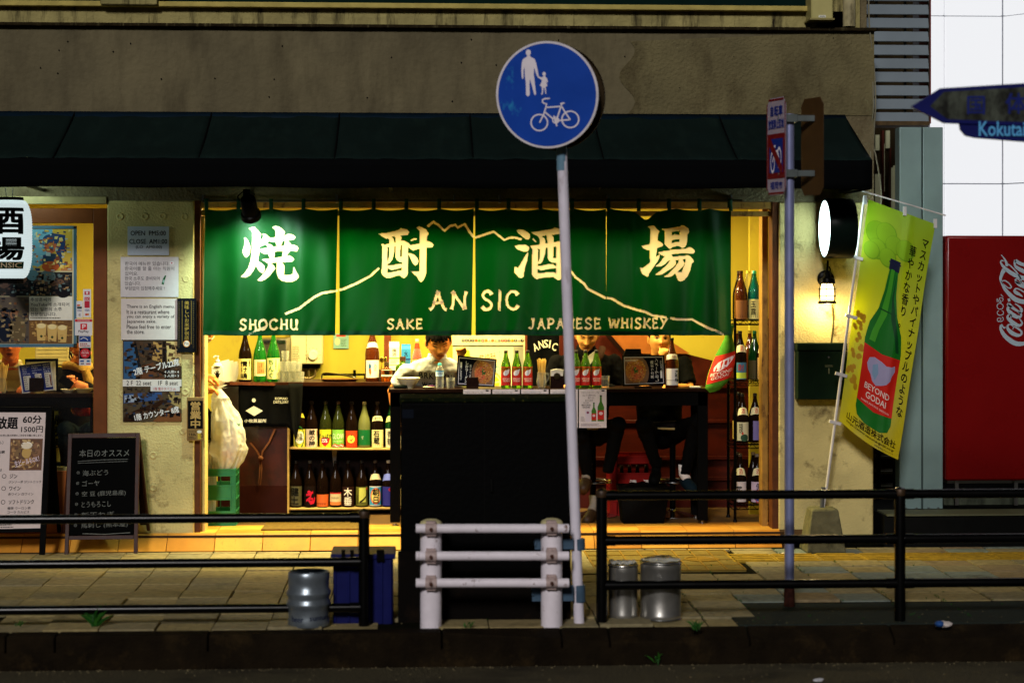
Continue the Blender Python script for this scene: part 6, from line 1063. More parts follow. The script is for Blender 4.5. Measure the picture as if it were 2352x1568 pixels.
def _b(s):
    gd_ = pc(150, 120, 50); s.text(gd_, '美\n味\nし\nい\nお\n米\n提\n供\n店', 423.5, 691, 434.5, 780, bold=.01); s.rect(gd_, 418, 690, 418.7, 790, 1); s.rect(gd_, 439, 690, 439.7, 790, 1); s.disc(pc(206, 130, 50), 428.5, 789, 8, 8, 2, 'seal'); s.disc(pc(216, 206, 196), 428.5, 789, 6.5, 6.5, 3, 'seal'); s.text(pc(110, 30, 20), 'P!m', 423.5, 785, 433.5, 792, lvl=5)
    for X in (410, 443): s.greek(pc(90, 76, 40), X, 692, X+3.5, 800, 26)
poster('rice_shop_plaque', 'narrow black plaque with gold vertical characters and round seal on the pillar edge', 'plaque', 407, 685, 451, 809, -.03, (14, 16, 22), _b, None, .012)
def _ps(s):
    a = 'photo_print'; s.rect(pc(60, 44, 28), 282, 782, 417, 871, 1, a); s.poly(pc(40, 80, 120), [(284, 784), (312, 784), (322, 870), (284, 870)], 2, a); s.poly(pc(20, 24, 30), [(306, 784), (312, 784), (326, 850), (318, 850)], 3, a); s.poly(pc(170, 130, 70), [(352, 784), (372, 790), (372, 832), (350, 826)], 2, a); s.poly(pc(196, 170, 110), [(382, 784), (417, 784), (417, 840), (384, 834)], 2, a); s.poly(pc(90, 50, 24), [(326, 840), (352, 832), (380, 871), (310, 871)], 2, a); s.rect(pc(24, 16, 12), 374, 784, 381, 860, 3, a)
    for k in range(7): s.disc(pc(30, 18, 12), 330+k*9, 845+k*2.2, 5, 3, 4, a)
    s.rect(pc(214, 206, 200), 282, 871, 417, 887, 10, 'white_strip'); s.rect(pc(70, 56, 36), 282, 887, 417, 968, 1, a); s.poly(pc(40, 70, 120), [(284, 904), (372, 900), (372, 918), (284, 926)], 2, a); s.poly(pc(150, 160, 176), [(286, 908), (314, 906), (322, 914), (318, 922), (286, 924)], 3, a); s.poly(pc(44, 24, 14), [(286, 952), (372, 918), (380, 922), (318, 968), (284, 968)], 3, a); s.poly(pc(150, 130, 80), [(384, 900), (417, 890), (417, 940), (392, 925)], 2, a); s.poly(pc(110, 66, 30), [(350, 968), (392, 930), (417, 950), (417, 968)], 3, a)
    s.busy(284, 784, 416, 869, [(30, 18, 12), (60, 40, 24), (84, 56, 30), (22, 36, 56), (14, 12, 14), (70, 46, 26), (44, 30, 20)], 110, 13, 5, a, 6); s.busy(284, 889, 416, 966, [(20, 14, 10), (50, 34, 20), (26, 42, 70), (74, 50, 30), (12, 10, 12), (40, 30, 24)], 90, 14, 5, a, 7)
    w = pc(226, 222, 220); s.text(w, '2階 テーブル22席', 306, 834, 413, 851, 14, tilt=13, bold=.04); s.text(w, '4 人席× 4', 378, 850, 411, 857, 14, bold=.02); s.text(w, '2 人席× 3', 378, 859, 411, 866, 14, bold=.02); s.text(ik, '2 F  22 seat    1F  8 seat', 291, 874, 409, 884, 12, bold=.02); s.rect(pc(206, 200, 200), 346, 886, 413, 898, 12, 'pasted_note'); s.text(pc(170, 40, 40), '1階 電子タバコ ok', 353, 889, 404, 896, 14); s.text(w, '1階 カウンター 8席', 308, 941, 412, 957, 14, tilt=11, bold=.04)
poster('seating_poster', 'photo poster of the dining rooms with tilted white seat counts', 'poster', 282, 782, 417, 968, -.009, (60, 50, 40), _ps)
hs = thing('open_sign', 'brown hanging sign with gold characters on black and a beer mug', 'hanging sign', P(449, 1012, -.03)); m = M().pbox(429, 912, 468, 1012, -.045, -.03); part(hs, 'plate', m, mt('tan_plate', (130, 100, 56), .6, var=.1), bevel=.006)
s = Sheet(hs, flat(-.0455)); s.rect(pc(14, 12, 10), 431.5, 920, 466, 984, 1, 'black_field'); s.text(pc(176, 140, 80), '営\n業\n中', 436.5, 922, 461.5, 983, bold=.05); s.text(ik, 'グッとくる', 433, 988, 450, 992.5, bold=.02); s.text(ik, 'うまみ。', 433, 994, 450, 1000, bold=.04); s.greek(ik, 433, 1001.5, 450, 1009, 2); s.rect(pc(190, 160, 50), 454, 993, 462, 1008, 2, 'mug'); s.disc(pc(220, 214, 200), 458, 991, 5.5, 3.5, 3, 'mug'); s.ring(pc(40, 34, 30), 463, 1000, 3.5, 1.2, 2, 'mug'); s.done()
m = M().tube([P(434, 914, -.04), P(447, 862, -.02), P(463, 914, -.04)], .0018, n=5); m.tube([P(447, 862, -.02), P(447, 858, 0)], .006, n=6); part(hs, 'hanging_wire', m, mt('wire_dark', (60, 50, 40), .5))
# ================================================================== A-BOARDS
ab = thing('chalk_board_sign', 'wooden framed chalkboard easel with handwritten daily dishes', 'chalkboard', P(235, 1272, -.36)); bw = mt('red_brown_frame', (50, 20, 9), .5, var=.25, scale=12)
WB, HB = 168, 276; fn = quadfn((157, 996), (321, 994), (316, 1271), (148, 1273), WB, HB, -.14, -.36)
def bar(parent, name, fn, x0, y0, x1, y1, mat, th=.025, lift=.006):
    m = M(); c_ = [fn(x, y, lift) for x, y in ((x0, y0), (x1, y0), (x1, y1), (x0, y1))]; m.add(c_+[p+V((0, th, 0)) for p in c_], [(0, 1, 2, 3), (7, 6, 5, 4), (0, 4, 5, 1), (1, 5, 6, 2), (2, 6, 7, 3), (3, 7, 4, 0)]); return part(parent, name, m, mat, bevel=.002)
bar(ab, 'leg', fn, 0, 0, 9, HB, bw); bar(ab, 'leg', fn, WB-9, 0, WB, HB, bw); bar(ab, 'frame_rail', fn, 9.2, 0, WB-9.2, 10, bw); bar(ab, 'frame_rail', fn, 9.2, 234, WB-9.2, 243, bw)
cbm = mt('chalkboard_black', (4, 4, 4), .8, var=.4, scale=5, spec=.04, stain=((9, 9, 8), 3, (1, 1, 1), .55, .9)); bar(ab, 'chalk_panel', fn, 9.2, 10.2, WB-9.2, 233.8, cbm, .01, 0)
m = M().tube([fn(4, 3, -.03), P(146, 1222, -.02)], .012, n=6); part(ab, 'rear_leg', m, bw); m = M().tube([fn(WB-4, 3, -.03), P(341, 1218, -.02)], .014, n=6); part(ab, 'rear_leg', m, bw)
m = M().add([fn(WB-10, 8, -.035), fn(WB-2, 8, -.035), P(338, 1205, -.03), P(322, 1205, -.03)], [(0, 1, 2, 3)]); part(ab, 'rear_board', m, mt('rear_board_brown', (30, 11, 5), .6), solid=.006)
s = Sheet(ab, fn, eps=.0004); ck = mt('chalk', (104, 106, 102), .95, var=.3, scale=90)
s.text(ck, '本日のオススメ', 27, 37, 144, 54); s.line(ck, [(24, 64), (80, 61), (142, 60)], 1.1); s.line(ck, [(24, 68), (140, 65)], .9)
for k, (tt, w) in enumerate((('海ぶどう', 60), ('ゴーヤ', 40), ('空 豆 (鹿児島産)', 102), ('とうもろこし', 68), ('新玉ねぎ', 76), ('馬刺し (熊本産)', 108))):
    y0_ = 84+k*24; s.text(ck, tt, 36, y0_, 36+w, y0_+13, tilt=1.5); s.ring(ck, 26-k*.6, y0_+6, 3, .8); s.ring(ck, 26-k*.6, y0_+6, 1.2, .6)
s.line(ck, [(40, 229), (90, 231), (150, 228)], 1.4); s.done()
mb2 = thing('menu_board_sign', 'black framed white drinks menu board at the left edge of the photo', 'menu board', P(40, 1275, -.4)); WB2, HB2 = 240, 340; fn = quadfn((-118, 934), (120, 935), (103, 1274), (-128, 1280), WB2, HB2, -.16, -.40)
board(mb2, 'white_panel', (lambda f: lambda u, v, d: f(12+u, 11+v, d))(fn), 214, 268, pc(206, 190, 186), .006)
bar(mb2, 'leg', fn, WB2-14, 0, WB2, HB2, blackm); bar(mb2, 'leg', fn, 0, 0, 13, HB2, blackm); bar(mb2, 'frame_rail', fn, 13.2, 0, WB2-14.2, 12, blackm); bar(mb2, 'frame_rail', fn, 13.2, 279, WB2-14.2, 288, blackm)
m = M().tube([fn(WB2-7, 3, -.03), P(136, 1221, -.02)], .016, n=6); part(mb2, 'rear_leg', m, blackm); m = M().add([fn(WB2-10, 6, -.04), fn(WB2+2, 6, -.04), P(136, 1180, -.03), P(106, 1180, -.03)], [(0, 1, 2, 3)]); part(mb2, 'rear_board', m, blackm, solid=.01)
s = Sheet(mb2, fn, eps=.0004); dk = pc(12, 9, 12)
s.text(dk, '飲み放題', 62, 22, 162, 51, bold=.05); s.text(dk, '60分', 173, 19, 217, 38, bold=.05); s.text(dk, '1500円', 170, 44, 221, 59, bold=.04); s.text(dk, '注文数と同じ数の料理のご注文をお願い致します。', 108, 63, 221, 68, bold=.02)
s.rect(pc(96, 60, 34), 146, 73, 222, 146, 1, 'photo_print'); s.disc(pc(200, 170, 110), 185, 96, 13, 16, 2, 'photo_print'); s.disc(pc(236, 226, 206), 185, 88, 13, 8, 3, 'photo_print'); s.disc(pc(120, 90, 50), 162, 95, 10, 20, 2, 'photo_print'); s.disc(pc(130, 90, 60), 208, 100, 10, 18, 2, 'photo_print'); s.disc(pc(150, 110, 60), 188, 128, 20, 14, 2, 'photo_print'); s.busy(147, 74, 221, 145, [(110, 76, 40), (160, 120, 70), (70, 44, 26), (190, 160, 110), (90, 60, 36)], 60, 13, 4, 'photo_print', 9); s.disc(pc(220, 206, 180), 185, 90, 12, 7, 7, 'photo_print'); s.disc(pc(186, 150, 80), 185, 106, 11, 12, 6.5, 'photo_print'); s.text(pc(230, 210, 220), '生ビールもOK！', 158, 118, 216, 132, 9, tilt=14, bold=.02)
for Y, tt, w in ((154, 'ジン', 18), (182, 'ワイン', 27), (213, 'ソフトドリンク', 60)): s.ring(dk, 135, Y+5, 4.5, 1.2, 1); s.text(dk, tt, 148, Y, 148+w, Y+10, bold=.03)
for Y, tt, w in ((169, 'ジンソーダ ジントニック', 77), (197, '赤ワイン 白ワイン', 60), (229, '緑茶 ウーロン茶', 55), (238, 'コーラ カルピス', 52), (247, 'オレンジジュース', 52)): s.text(dk, tt, 146, Y, 146+w, Y+6.5, bold=.02)
s.text(dk, 'ール）', 108, 78, 130, 86); s.text(dk, '佐錦', 118, 100, 134, 107, bold=.03); s.text(dk, '露', 116, 109, 124, 116, bold=.02); s.text(dk, 'JJ', 119, 142, 128, 148); s.greek(dk, 108, 262, 172, 278, 3); s.done()
# ================================================================== BANNER
bf = thing('banner_flag', 'tall yellow green shochu banner with a big bottle picture on a leaning pole', 'banner', P(1893, 1165, -.25)); yb2 = -.30; WF, HF = 153, 510
wavef = lambda u, v: .010*math.sin(v/38+u/30)+.012*math.sin(v/95)*(u/WF)-.012*math.exp(-((u-95-v*.02)/9)**2)+.006*math.sin(u/9+v/50)*(v/HF)+.004*math.sin(v/6.)*max(0, (v-440)/70)
fq = quadfn((1995, 458), (2148, 515), (2062, 1055), (1927, 965), WF, HF, yb2, wave=wavef)
ff = lambda u, v, d: fq(u, v, d)+V((0, 0, .035*math.sin(max(0, min(1, v/HF))*0)))
def fdip(u, v, d):
    p = fq(u, v, d); k = max(0, (v-400)/110); return p+V((0, 0, -.03*math.sin(math.pi*u/WF)*k))
cl = part(bf, 'cloth', (lambda m: m.grid(lambda i, j: fdip(i*WF, j*HF, 0), 36, 80))(M()), None, smooth=180)
bm2 = bpy.data.materials.new('banner_cloth'); bm2.use_nodes = True; nt = bm2.node_tree; bs = nt.nodes['Principled BSDF']; bs.inputs['Roughness'].default_value = .6
tcn = nt.nodes.new('ShaderNodeTexCoord'); sx = nt.nodes.new('ShaderNodeSeparateXYZ'); nt.links.new(tcn.outputs['Object'], sx.inputs[0]); cr = nt.nodes.new('ShaderNodeValToRGB'); mr = nt.nodes.new('ShaderNodeMapRange'); mr.inputs[1].default_value = .35; mr.inputs[2].default_value = 2.5; nt.links.new(sx.outputs[2], mr.inputs[0]); nt.links.new(mr.outputs[0], cr.inputs[0])
for e, (p_, c_) in zip(cr.color_ramp.elements, ((0, (204, 184, 10)), (1, (128, 172, 18)))): e.position = p_; e.color = (*lin(c_), 1)
e = cr.color_ramp.elements.new(.5); e.color = (*lin((184, 192, 12)), 1)
nt.links.new(cr.outputs[0], bs.inputs['Base Color']); trn = nt.nodes.new('ShaderNodeBsdfTranslucent'); nt.links.new(cr.outputs[0], trn.inputs[0]); mx = nt.nodes.new('ShaderNodeMixShader'); mx.inputs[0].default_value = .35; nt.links.new(bs.outputs[0], mx.inputs[1]); nt.links.new(trn.outputs[0], mx.inputs[2]); nt.links.new(mx.outputs[0], nt.nodes['Material Output'].inputs[0]); cl.data.materials.append(bm2)
s = Sheet(cl, fdip, eps=.0008, cut=4., cuty=1.)
def bc(n, c): return mt('banner_'+n, c, .6, var=.05, scale=8, translucent=.22)
for kq, (X, Y, r) in enumerate(((30, 66, 26), (50, 60, 24), (34, 100, 22), (70, 78, 20), (22, 108, 19), (96, 80, 22), (60, 110, 20))): s.disc(bc('grape_edge', (112, 158, 20)), X, Y, r, r*1.05, 1+kq*.4, 'grapes'); s.disc(bc('grape', (134, 178, 26)), X-1, Y-1, r-2, r-1, 1.2+kq*.4, 'grapes')
rr = random.Random(3)
for k in range(40): s.disc(bc('pineapple', (186, 140, 20)), rr.uniform(4, 30), rr.uniform(250, 420), 5, 6, 1+k*.05, 'pineapple', 7)
gb1, gb2 = bc('bottle_green', (20, 110, 30)), bc('bottle_light', (70, 160, 40)); cxb = 78
ol = [(68, 128), (66, 150), (64, 180), (56, 225), (40, 262), (34, 300), (34, 452), (40, 468), (60, 476), (98, 476), (116, 468), (122, 452), (122, 300), (116, 262), (100, 225), (92, 180), (90, 150), (88, 128)]
s.loops(gb1, [ol], 6, 'bottle_picture'); s.loops(gb2, [[(72, 130), (70, 180), (62, 235), (48, 280), (44, 300), (58, 300), (64, 270), (78, 230), (80, 180), (80, 130)]], 7, 'bottle_picture'); s.loops(bc('bottle_dark', (10, 70, 30)), [[(86, 130), (88, 190), (100, 240), (112, 280), (116, 300), (108, 300), (100, 270), (88, 235), (84, 190)]], 7, 'bottle_picture')
s.loops(bc('bottle_dark', (10, 70, 30)), [[(58, 222), (98, 222), (97, 225), (59, 225)]], 8, 'bottle_picture'); s.rect(bc('cap_navy', (24, 30, 60)), 66, 108, 90, 132, 7, 'bottle_picture'); s.rect(bc('cap_navy', (24, 30, 60)), 64, 114, 92, 117, 8, 'bottle_picture')
s.loops(bc('label_red', (210, 34, 20)), [[(34, 312), (78, 318), (122, 310), (122, 436), (78, 444), (34, 436)]], 8, 'bottle_picture'); s.loops(bc('potato', (166, 160, 196)), [[(46, 352), (50, 338), (62, 332), (80, 334), (92, 338), (104, 334), (112, 328), (114, 340), (108, 352), (106, 364), (98, 376), (86, 384), (74, 390), (64, 384), (58, 372), (50, 364)]], 9, 'bottle_picture'); s.loops(bc('potato2', (130, 160, 190)), [[(60, 350), (72, 342), (76, 362), (70, 380), (62, 370)]], 10, 'bottle_picture')
wt_ = bc('white', (226, 216, 206)); s.text(wt_, 'BEYOND', 48, 393, 110, 406, 11, bold=.02); s.text(wt_, 'GODAI', 54, 411, 104, 424, 11, bold=.02); s.text(wt_, 'SWEET POTATO SHOCHU', 44, 430, 114, 434, 11)
bk_ = bc('black', (8, 8, 10)); s.text(bk_, 'マ\nス\nカ\nッ\nト\nや\nパ\nイ\nナ\nッ\nプ\nル\nの\nよ\nう\nな', 130, 40, 146, 424, 6, bold=.03); s.text(bk_, '華\nや\nか\nな\n香\nり\n。', 105, 62, 121, 244, 6, bold=.03)
s.text(bk_, '山元酒造株式会社', 16, 462+14, 140, 462+30, 9, bold=.02); s.text(bk_, 'https://www.satsuma-godai.co.jp', 18, 494, 138, 500.5, 9, bold=.01); s.text(bk_, '背景画像はイメージです', 90, 503, 138, 507, 9); s.done()
pm = mt('banner_pole_white', (196, 190, 186), .4, var=.08)
m = M().tube([P(1890, 1170, yb2+.0), P(1899, 1115, yb2), P(1940, 800, yb2), P(1985, 452, yb2)], [.012, .012, .012, .009], n=10); part(bf, 'pole', m, pm); m = M().tube([P(1886, 1186, yb2), P(1891, 1118, yb2)], .019, n=12); part(bf, 'pole_socket', m, mt('grey_socket', (84, 84, 80), .5)); m = M().tube([P(1955, 431, yb2), P(2172, 495, yb2)], .006, n=8); part(bf, 'top_rod', m, pm)
for X, Y in ((1984, 452), (2075, 478), (2145, 506)): m = M().obox(P(X+3, Y+7, yb2-.01), (.012, 0, 0), (0, .012, 0), (0, 0, .035)); part(bf, 'strap', m, pm)
for X, Y in ((1968, 592), (1955, 727), (1932, 860), (1918, 970)): m = M().obox(P(X, Y, yb2-.004), (.045, 0, -.012), (0, .014, 0), (.003, 0, .012)); part(bf, 'strap', m, pm)
bb_ = thing('concrete_block', 'tapered concrete block holding the banner pole beside the shop corner', 'concrete base', P(1890, 1256, -.3)); c = P(1889, 1256, yb2); cz = .002
q = [(.155, .155, cz), (.105, .105, PZ(1172, yb2)), (.09, .09, PZ(1172, yb2)+.01)]; m = M(); vs = []
for a, b2, z in q: vs += [V((c.x-a, yb2-b2, z)), V((c.x+a, yb2-b2, z)), V((c.x+a, yb2+b2, z)), V((c.x-a, yb2+b2, z))]
m.add(vs, [(0, 3, 2, 1), (8, 9, 10, 11)]+[(i*4+k, i*4+(k+1) % 4, i*4+4+(k+1) % 4, i*4+4+k) for i in range(2) for k in range(4)]); part(bb_, 'block', m, mt('aged_concrete_block', (96, 92, 66), .9, var=.3, scale=9, bump=.7, bscale=40, stain=((34, 36, 22), 5, (1, 1, 1), .5, .7)), bevel=.01)
# ================================================================== VENDING MACHINE
vm = thing('vending_machine', 'tall dark red vending machine side with white script lettering on short feet', 'vending machine', P(2300, 1103, .3)); yv = .3
red = mt('vending_red', (104, 2, 3), .28, var=.05, scale=3, coat=.08, spec=.3)
m = M().pbox(2173, 541, 2520, 1102, yv, yv+.9); part(vm, 'cabinet', m, red, bevel=.02)
for X in (2194, 2330): m = M().pbox(X, 1103, X+8, 1160, yv+.06, yv+.09); part(vm, 'foot', m, steel)
m = M().pbox(2176, 1103, 2500, 1108, yv+.1, yv+.8); part(vm, 'base_plate', m, steel)
s = Sheet(vm, flat(yv), eps=.001); f2 = .2680/1.7415; sw = mt('silver_white_script', (150, 168, 180), .35, var=.03)
L_ = lambda pts: [((3820+x*.268)/1.7415, (980+y*.268)/1.7415) for x, y in pts]
def scr(pts, w): q = smooth_pts([(*a, b) for a, b in zip(L_(pts), w)], 5); s.line(sw, [(a[0], a[1]) for a in q], [max(.6, a[2]*.155) for a in q], 1, 'script_lettering')
scr([(755, 1225), (735, 1232), (712, 1215), (700, 1190), (680, 1215), (690, 1270), (740, 1350), (820, 1420), (900, 1465), (1000, 1472), (1120, 1440)], [10, 30, 20, 22, 30, 46, 62, 70, 70, 58, 30])
scr([(860, 1260), (870, 1220), (830, 1185), (790, 1195), (790, 1250), (850, 1310), (930, 1345), (985, 1335), (990, 1290), (930, 1240), (870, 1215)], [10, 14, 16, 24, 44, 60, 50, 30, 30, 26, 10])
scr([(850, 1070), (835, 1080), (840, 1045), (800, 1040), (785, 1080), (830, 1130), (890, 1175), (960, 1200), (1000, 1170), (980, 1120), (950, 1090)], [10, 24, 20, 20, 40, 60, 60, 40, 24, 20, 14])
scr([(800, 870), (790, 900), (850, 920), (790, 930), (800, 980), (880, 1050), (950, 1075), (990, 1050), (960, 1000), (880, 950), (800, 880)], [30, 30, 20, 30, 50, 60, 46, 24, 30, 40, 50])
scr([(895, 875), (950, 910), (990, 960), (985, 1000), (940, 1010)], [16, 24, 40, 34, 20]); scr([(800, 795), (805, 820), (812, 842)], [34, 36, 34])
scr([(1010, 770), (975, 745), (930, 720), (890, 690), (900, 655), (950, 655), (1060, 720)], [10, 30, 50, 40, 26, 20, 16])
scr([(735, 365), (700, 430), (680, 500), (690, 550), (740, 650), (830, 750), (920, 820), (1040, 850)], [70, 50, 40, 30, 44, 60, 70, 60])
scr([(690, 545), (740, 530), (810, 575), (840, 630), (800, 640), (730, 590), (690, 545)], [14, 16, 16, 20, 16, 14, 12])
scr([(690, 145), (740, 210), (770, 280), (775, 315)], [8, 24, 40, 40]); scr([(730, 240), (700, 230), (680, 255), (720, 320), (800, 390), (900, 450), (1040, 500)], [12, 16, 20, 40, 56, 60, 60]); scr([(795, 285), (850, 330), (930, 420), (980, 500), (985, 560)], [14, 18, 20, 20, 16])
scr([(985, 575), (930, 560), (900, 520), (930, 505), (980, 540), (1050, 590)], [20, 30, 24, 16, 16, 20]); scr([(1040, 620), (960, 590), (900, 545)], [60, 50, 26]); scr([(900, 225), (890, 290), (930, 340), (1040, 400)], [40, 30, 50, 60]); scr([(900, 230), (960, 270), (1040, 300)], [50, 50, 50])
for pts, w in (([(690, 1100), (655, 1085), (632, 1105), (640, 1135), (680, 1142), (715, 1125), (720, 1090), (700, 1070)], 11), ([(690, 1100), (660, 1140)], 9), ([(655, 975), (630, 1000), (640, 1035), (680, 1045), (718, 1030), (718, 990), (695, 975)], 11), ([(680, 870), (640, 880), (628, 915), (645, 950), (685, 955), (715, 935), (715, 895), (680, 870)], 11), ([(628, 850), (628, 800), (660, 850), (690, 855), (660, 800), (690, 785), (715, 800), (712, 830), (698, 825)], 10), ([(682, 735), (718, 772)], 11)): scr(pts, [w]*len(pts))
s.done()
# ================================================================== STREET FURNITURE
railm = mt('black_rail_paint', (3, 3, 3), .25, var=.3, scale=12, coat=.0, spec=.25)
def railing(nm, lab, y, posts, Ys, Xa, Xb, ptop, r=.0285):
    t = thing('guard_railing', lab, 'railing', P(posts[0], 1440, y), 'black pavement railings')
    for X in posts:
        c = V((PX(X, y), y, -.01)); zt_ = PZ(ptop, y)
        part(t, 'post', M().lathe([(.034, 0), (.034, zt_-.02), (.031, zt_), (.0, zt_+.012)], c, n=20), railm, smooth=40)
        part(t, 'post_cap', M().lathe([(.036, zt_-.045), (.038, zt_-.04), (.038, zt_-.012), (.034, zt_-.004)], c, n=20), mt('worn_cap', (60, 42, 24), .5, .3, var=.4, scale=30))
    for Y in Ys:
        z = PZ(Y, y); part(t, 'rail', M().tube([V((PX(Xa, y), y-.0, z)), V((PX(Xb, y), y, z))], r, n=16), railm, smooth=40)
        for X in posts:
            for s_ in (-1, 1):
                x = PX(X, y)+s_*.055
                if PX(Xa, y) <= x <= PX(Xb, y): part(t, 'rail_bracket', M().tube([V((x-.03*1, y, z)), V((x+.03, y, z))], r+.004, n=14), railm)
    return t
railing('a', 'black three rail guard railing running off the left side of the frame', -3.38, [836], [1186, 1288, 1392], -260, 836, 1166)
railing('b', 'black three rail guard railing running off the right side past the bicycle sign', -3.40, [1382, 2067, 2752], [1139, 1243, 1346], 1382, 2760, 1122)
gb = thing('guard_barrier', 'white pipe barrier with two posts and three rails before the black cabinet', 'barrier', P(1130, 1440, -3.42)); yg = -3.44
for X, Yb in ((990, 1440), (1267, 1452)):
    c = V((PX(X, yg), yg, -.03)); zt_ = PZ(1194, yg)+.03
    part(gb, 'post', M().lathe([(.066, 0), (.066, zt_-.03)], c, n=28), white_paint); part(gb, 'post_cap', M().lathe([(.068, zt_-.035), (.070, zt_-.02), (.062, zt_-.005), (.035, zt_+.008), (0, zt_+.012)], c, n=28), mt('cream_cap', (196, 186, 140), .5, var=.15))
for Y in (1213, 1276, 1338):
    z = PZ(Y, yg-.09); yy = yg-.095; part(gb, 'rail', M().tube([P(955, Y, yy), P(1307, Y, yy)], .028, n=20), white_paint, bevel=.003)
    for X in (990, 1267):
        x = PX(X, yy); m = M().tube([V((x-.035, yy, z)), V((x+.035, yy, z))], .033, n=18); m.box((x-.03, yy, z-.045), (x+.03, yg-.05, z-.02)); m.box((x-.03, yy, z+.02), (x+.03, yg-.05, z+.045)); part(gb, 'clamp', m, mt('rust_marked_white', (170, 150, 146), .5, var=.2, scale=30, stain=((90, 50, 36), 20, (1, 1, 1), .56, .7)), bevel=.003); part(gb, 'clamp_bolt', M().lathe([(0, .012), (.01, .012), (.012, 0)], (x, yy-.033, z), n=8, ax=(0, -1, 0)), mt('rust_bolt', (70, 40, 30), .6))
# blue sign on its leaning pole
ysg = -3.36; bsn = thing('path_sign', 'round blue sign with adult, child and bicycle on a leaning white pole', 'road sign', P(1330, 1440, ysg)); lav = mt('lavender_white_pole', (214, 208, 220), .42, var=.08, scale=6, stain=((120, 90, 90), 9, (1, 1, .3), .62, .8))
m = M().tube([P(1331, 1452, ysg), P(1310, 890, ysg), P(1290, 330, ysg), P(1288, 250, ysg)], .0325, n=20); part(bsn, 'pole', m, lav); m = M().tube([P(1291, 392, ysg), P(1290, 330, ysg)], .0335, n=20); part(bsn, 'upper_sleeve', m, mt('grey_blue_tape', (96, 130, 150), .5))
nrm = V((-.36, -.933, 0)).normalized(); ux = V((.933, -.36, 0)); uz = V((-.035, 0, 1)); Cs = P(1256, 218, ysg-.09); rS = .329
def disc_m(c, r, th, n=64): 
    m = M(); pts = [c+(ux*math.cos(a)+uz*math.sin(a))*r for a in [2*math.pi*k/n for k in range(n)]]; return m.prism(pts, -nrm*th)
part(bsn, 'sign_plate', disc_m(Cs, rS, .006), mt('sign_edge_white', (206, 200, 206), .4)); part(bsn, 'rear_plate', disc_m(Cs-nrm*.15, rS, .006), mt('sign_back_brown', (44, 34, 20), .6, var=.2)); 
m = M(); n = 64
for k in range(n):
    a, b = 2*math.pi*k/n, 2*math.pi*(k+1)/n; q = [(ux*math.cos(t_)+uz*math.sin(t_)) for t_ in (a, b)]; m.add([Cs-nrm*.15+q[0]*rS, Cs-nrm*.15+q[1]*rS, Cs-nrm*.128+q[1]*rS, Cs-nrm*.128+q[0]*rS], [(0, 1, 2, 3)])
part(bsn, 'rear_rim', m, mt('sign_back_brown'), smooth=180, solid=.003)
m = M().box(P(1280, 160, ysg)+V((-.03, -.08, -.02)), P(1300, 160, ysg)+V((.0, .05, .02))); m.box(P(1280, 280, ysg)+V((-.03, -.08, -.02)), P(1300, 280, ysg)+V((.0, .05, .02))); part(bsn, 'mounting_bracket', m, steel)
fs = lambda x, y, d: Cs+ux*((x-750)/520*rS)+uz*(-(y-730)/558*rS)+nrm*(.001+d)
s = Sheet(bsn, fs, eps=.0006); blu = mt('road_sign_blue', (8, 62, 160), .4, var=.10, scale=4, stain=((40, 140, 190), 3, (2, 1, 1), .60, .72)); swh = mt('reflective_white', (222, 214, 222), .4, var=.03)
s.disc(blu, 750, 730, 497, 535, 1, 'blue_face', 64)
def sm(p): return p
s.disc(swh, 578, 285, 26, 32, 3, 'pictogram'); s.loops(swh, [[(566, 315), (592, 315), (600, 330), (640, 355), (655, 400), (668, 480), (675, 535), (668, 552), (655, 525), (630, 440), (626, 520), (636, 640), (642, 715), (636, 730), (624, 725), (600, 620), (585, 560), (578, 620), (578, 725), (560, 742), (540, 725), (542, 600), (534, 520), (534, 430), (522, 470), (520, 550), (510, 558), (502, 545), (500, 470), (508, 390), (520, 352), (558, 330)]], 3, 'pictogram')
s.disc(swh, 731, 512, 17, 20, 3, 'pictogram'); s.loops(swh, [[(724, 530), (740, 530), (742, 542), (758, 560), (766, 590), (763, 606), (755, 603), (748, 585), (752, 610), (760, 638), (742, 646), (746, 715), (750, 722), (738, 722), (728, 655), (720, 655), (712, 722), (696, 728), (694, 720), (703, 700), (702, 645), (684, 634), (700, 600), (706, 575), (680, 558), (666, 545), (670, 530), (695, 548), (718, 545)]], 3, 'pictogram')
for X, Y in ((665, 1017), (980, 993)): s.ring(swh, X, Y, 84 if X < 700 else 85, 14, 3, 'pictogram', 36)
s.ring(swh, 832, 997, 30, 12, 3, 'pictogram'); s.disc(swh, 836, 1000, 20, 22, 3, 'pictogram')
for p in ([(780, 770), (730, 770), (706, 782), (706, 806), (722, 820), (745, 824), (738, 860), (712, 935), (668, 1018)], [(738, 862), (890, 856)], [(725, 910), (810, 985)], [(900, 830), (852, 965), (840, 1000)], [(893, 850), (938, 930), (980, 998)], [(836, 1003), (980, 996)], [(815, 950), (842, 1060)]): s.line(swh, p, 14, 4, 'pictogram')
s.line(swh, [(885, 826), (928, 822)], 14, 5, 'pictogram'); s.done()
for Y, x0, x1 in ((1249, 1228, 1338), (1362, 1222, 1356)):
    m = M().tube([P(1330, Y-13 if Y < 1300 else Y-20, ysg), P(1331, Y+13 if Y < 1300 else Y+20, ysg)], .0365, n=20); m.pbox(x0, Y-12 if Y < 1300 else Y-18, 1318, Y+12 if Y < 1300 else Y+18, ysg-.06, ysg-.05); m.pbox(x0, Y-6, x0+4, Y+6, ysg-.075, ysg+.02); part(bsn, 'strap_band', m, mt('blue_grey_strap', (62, 84, 104), .5, var=.2, scale=14), bevel=.003)
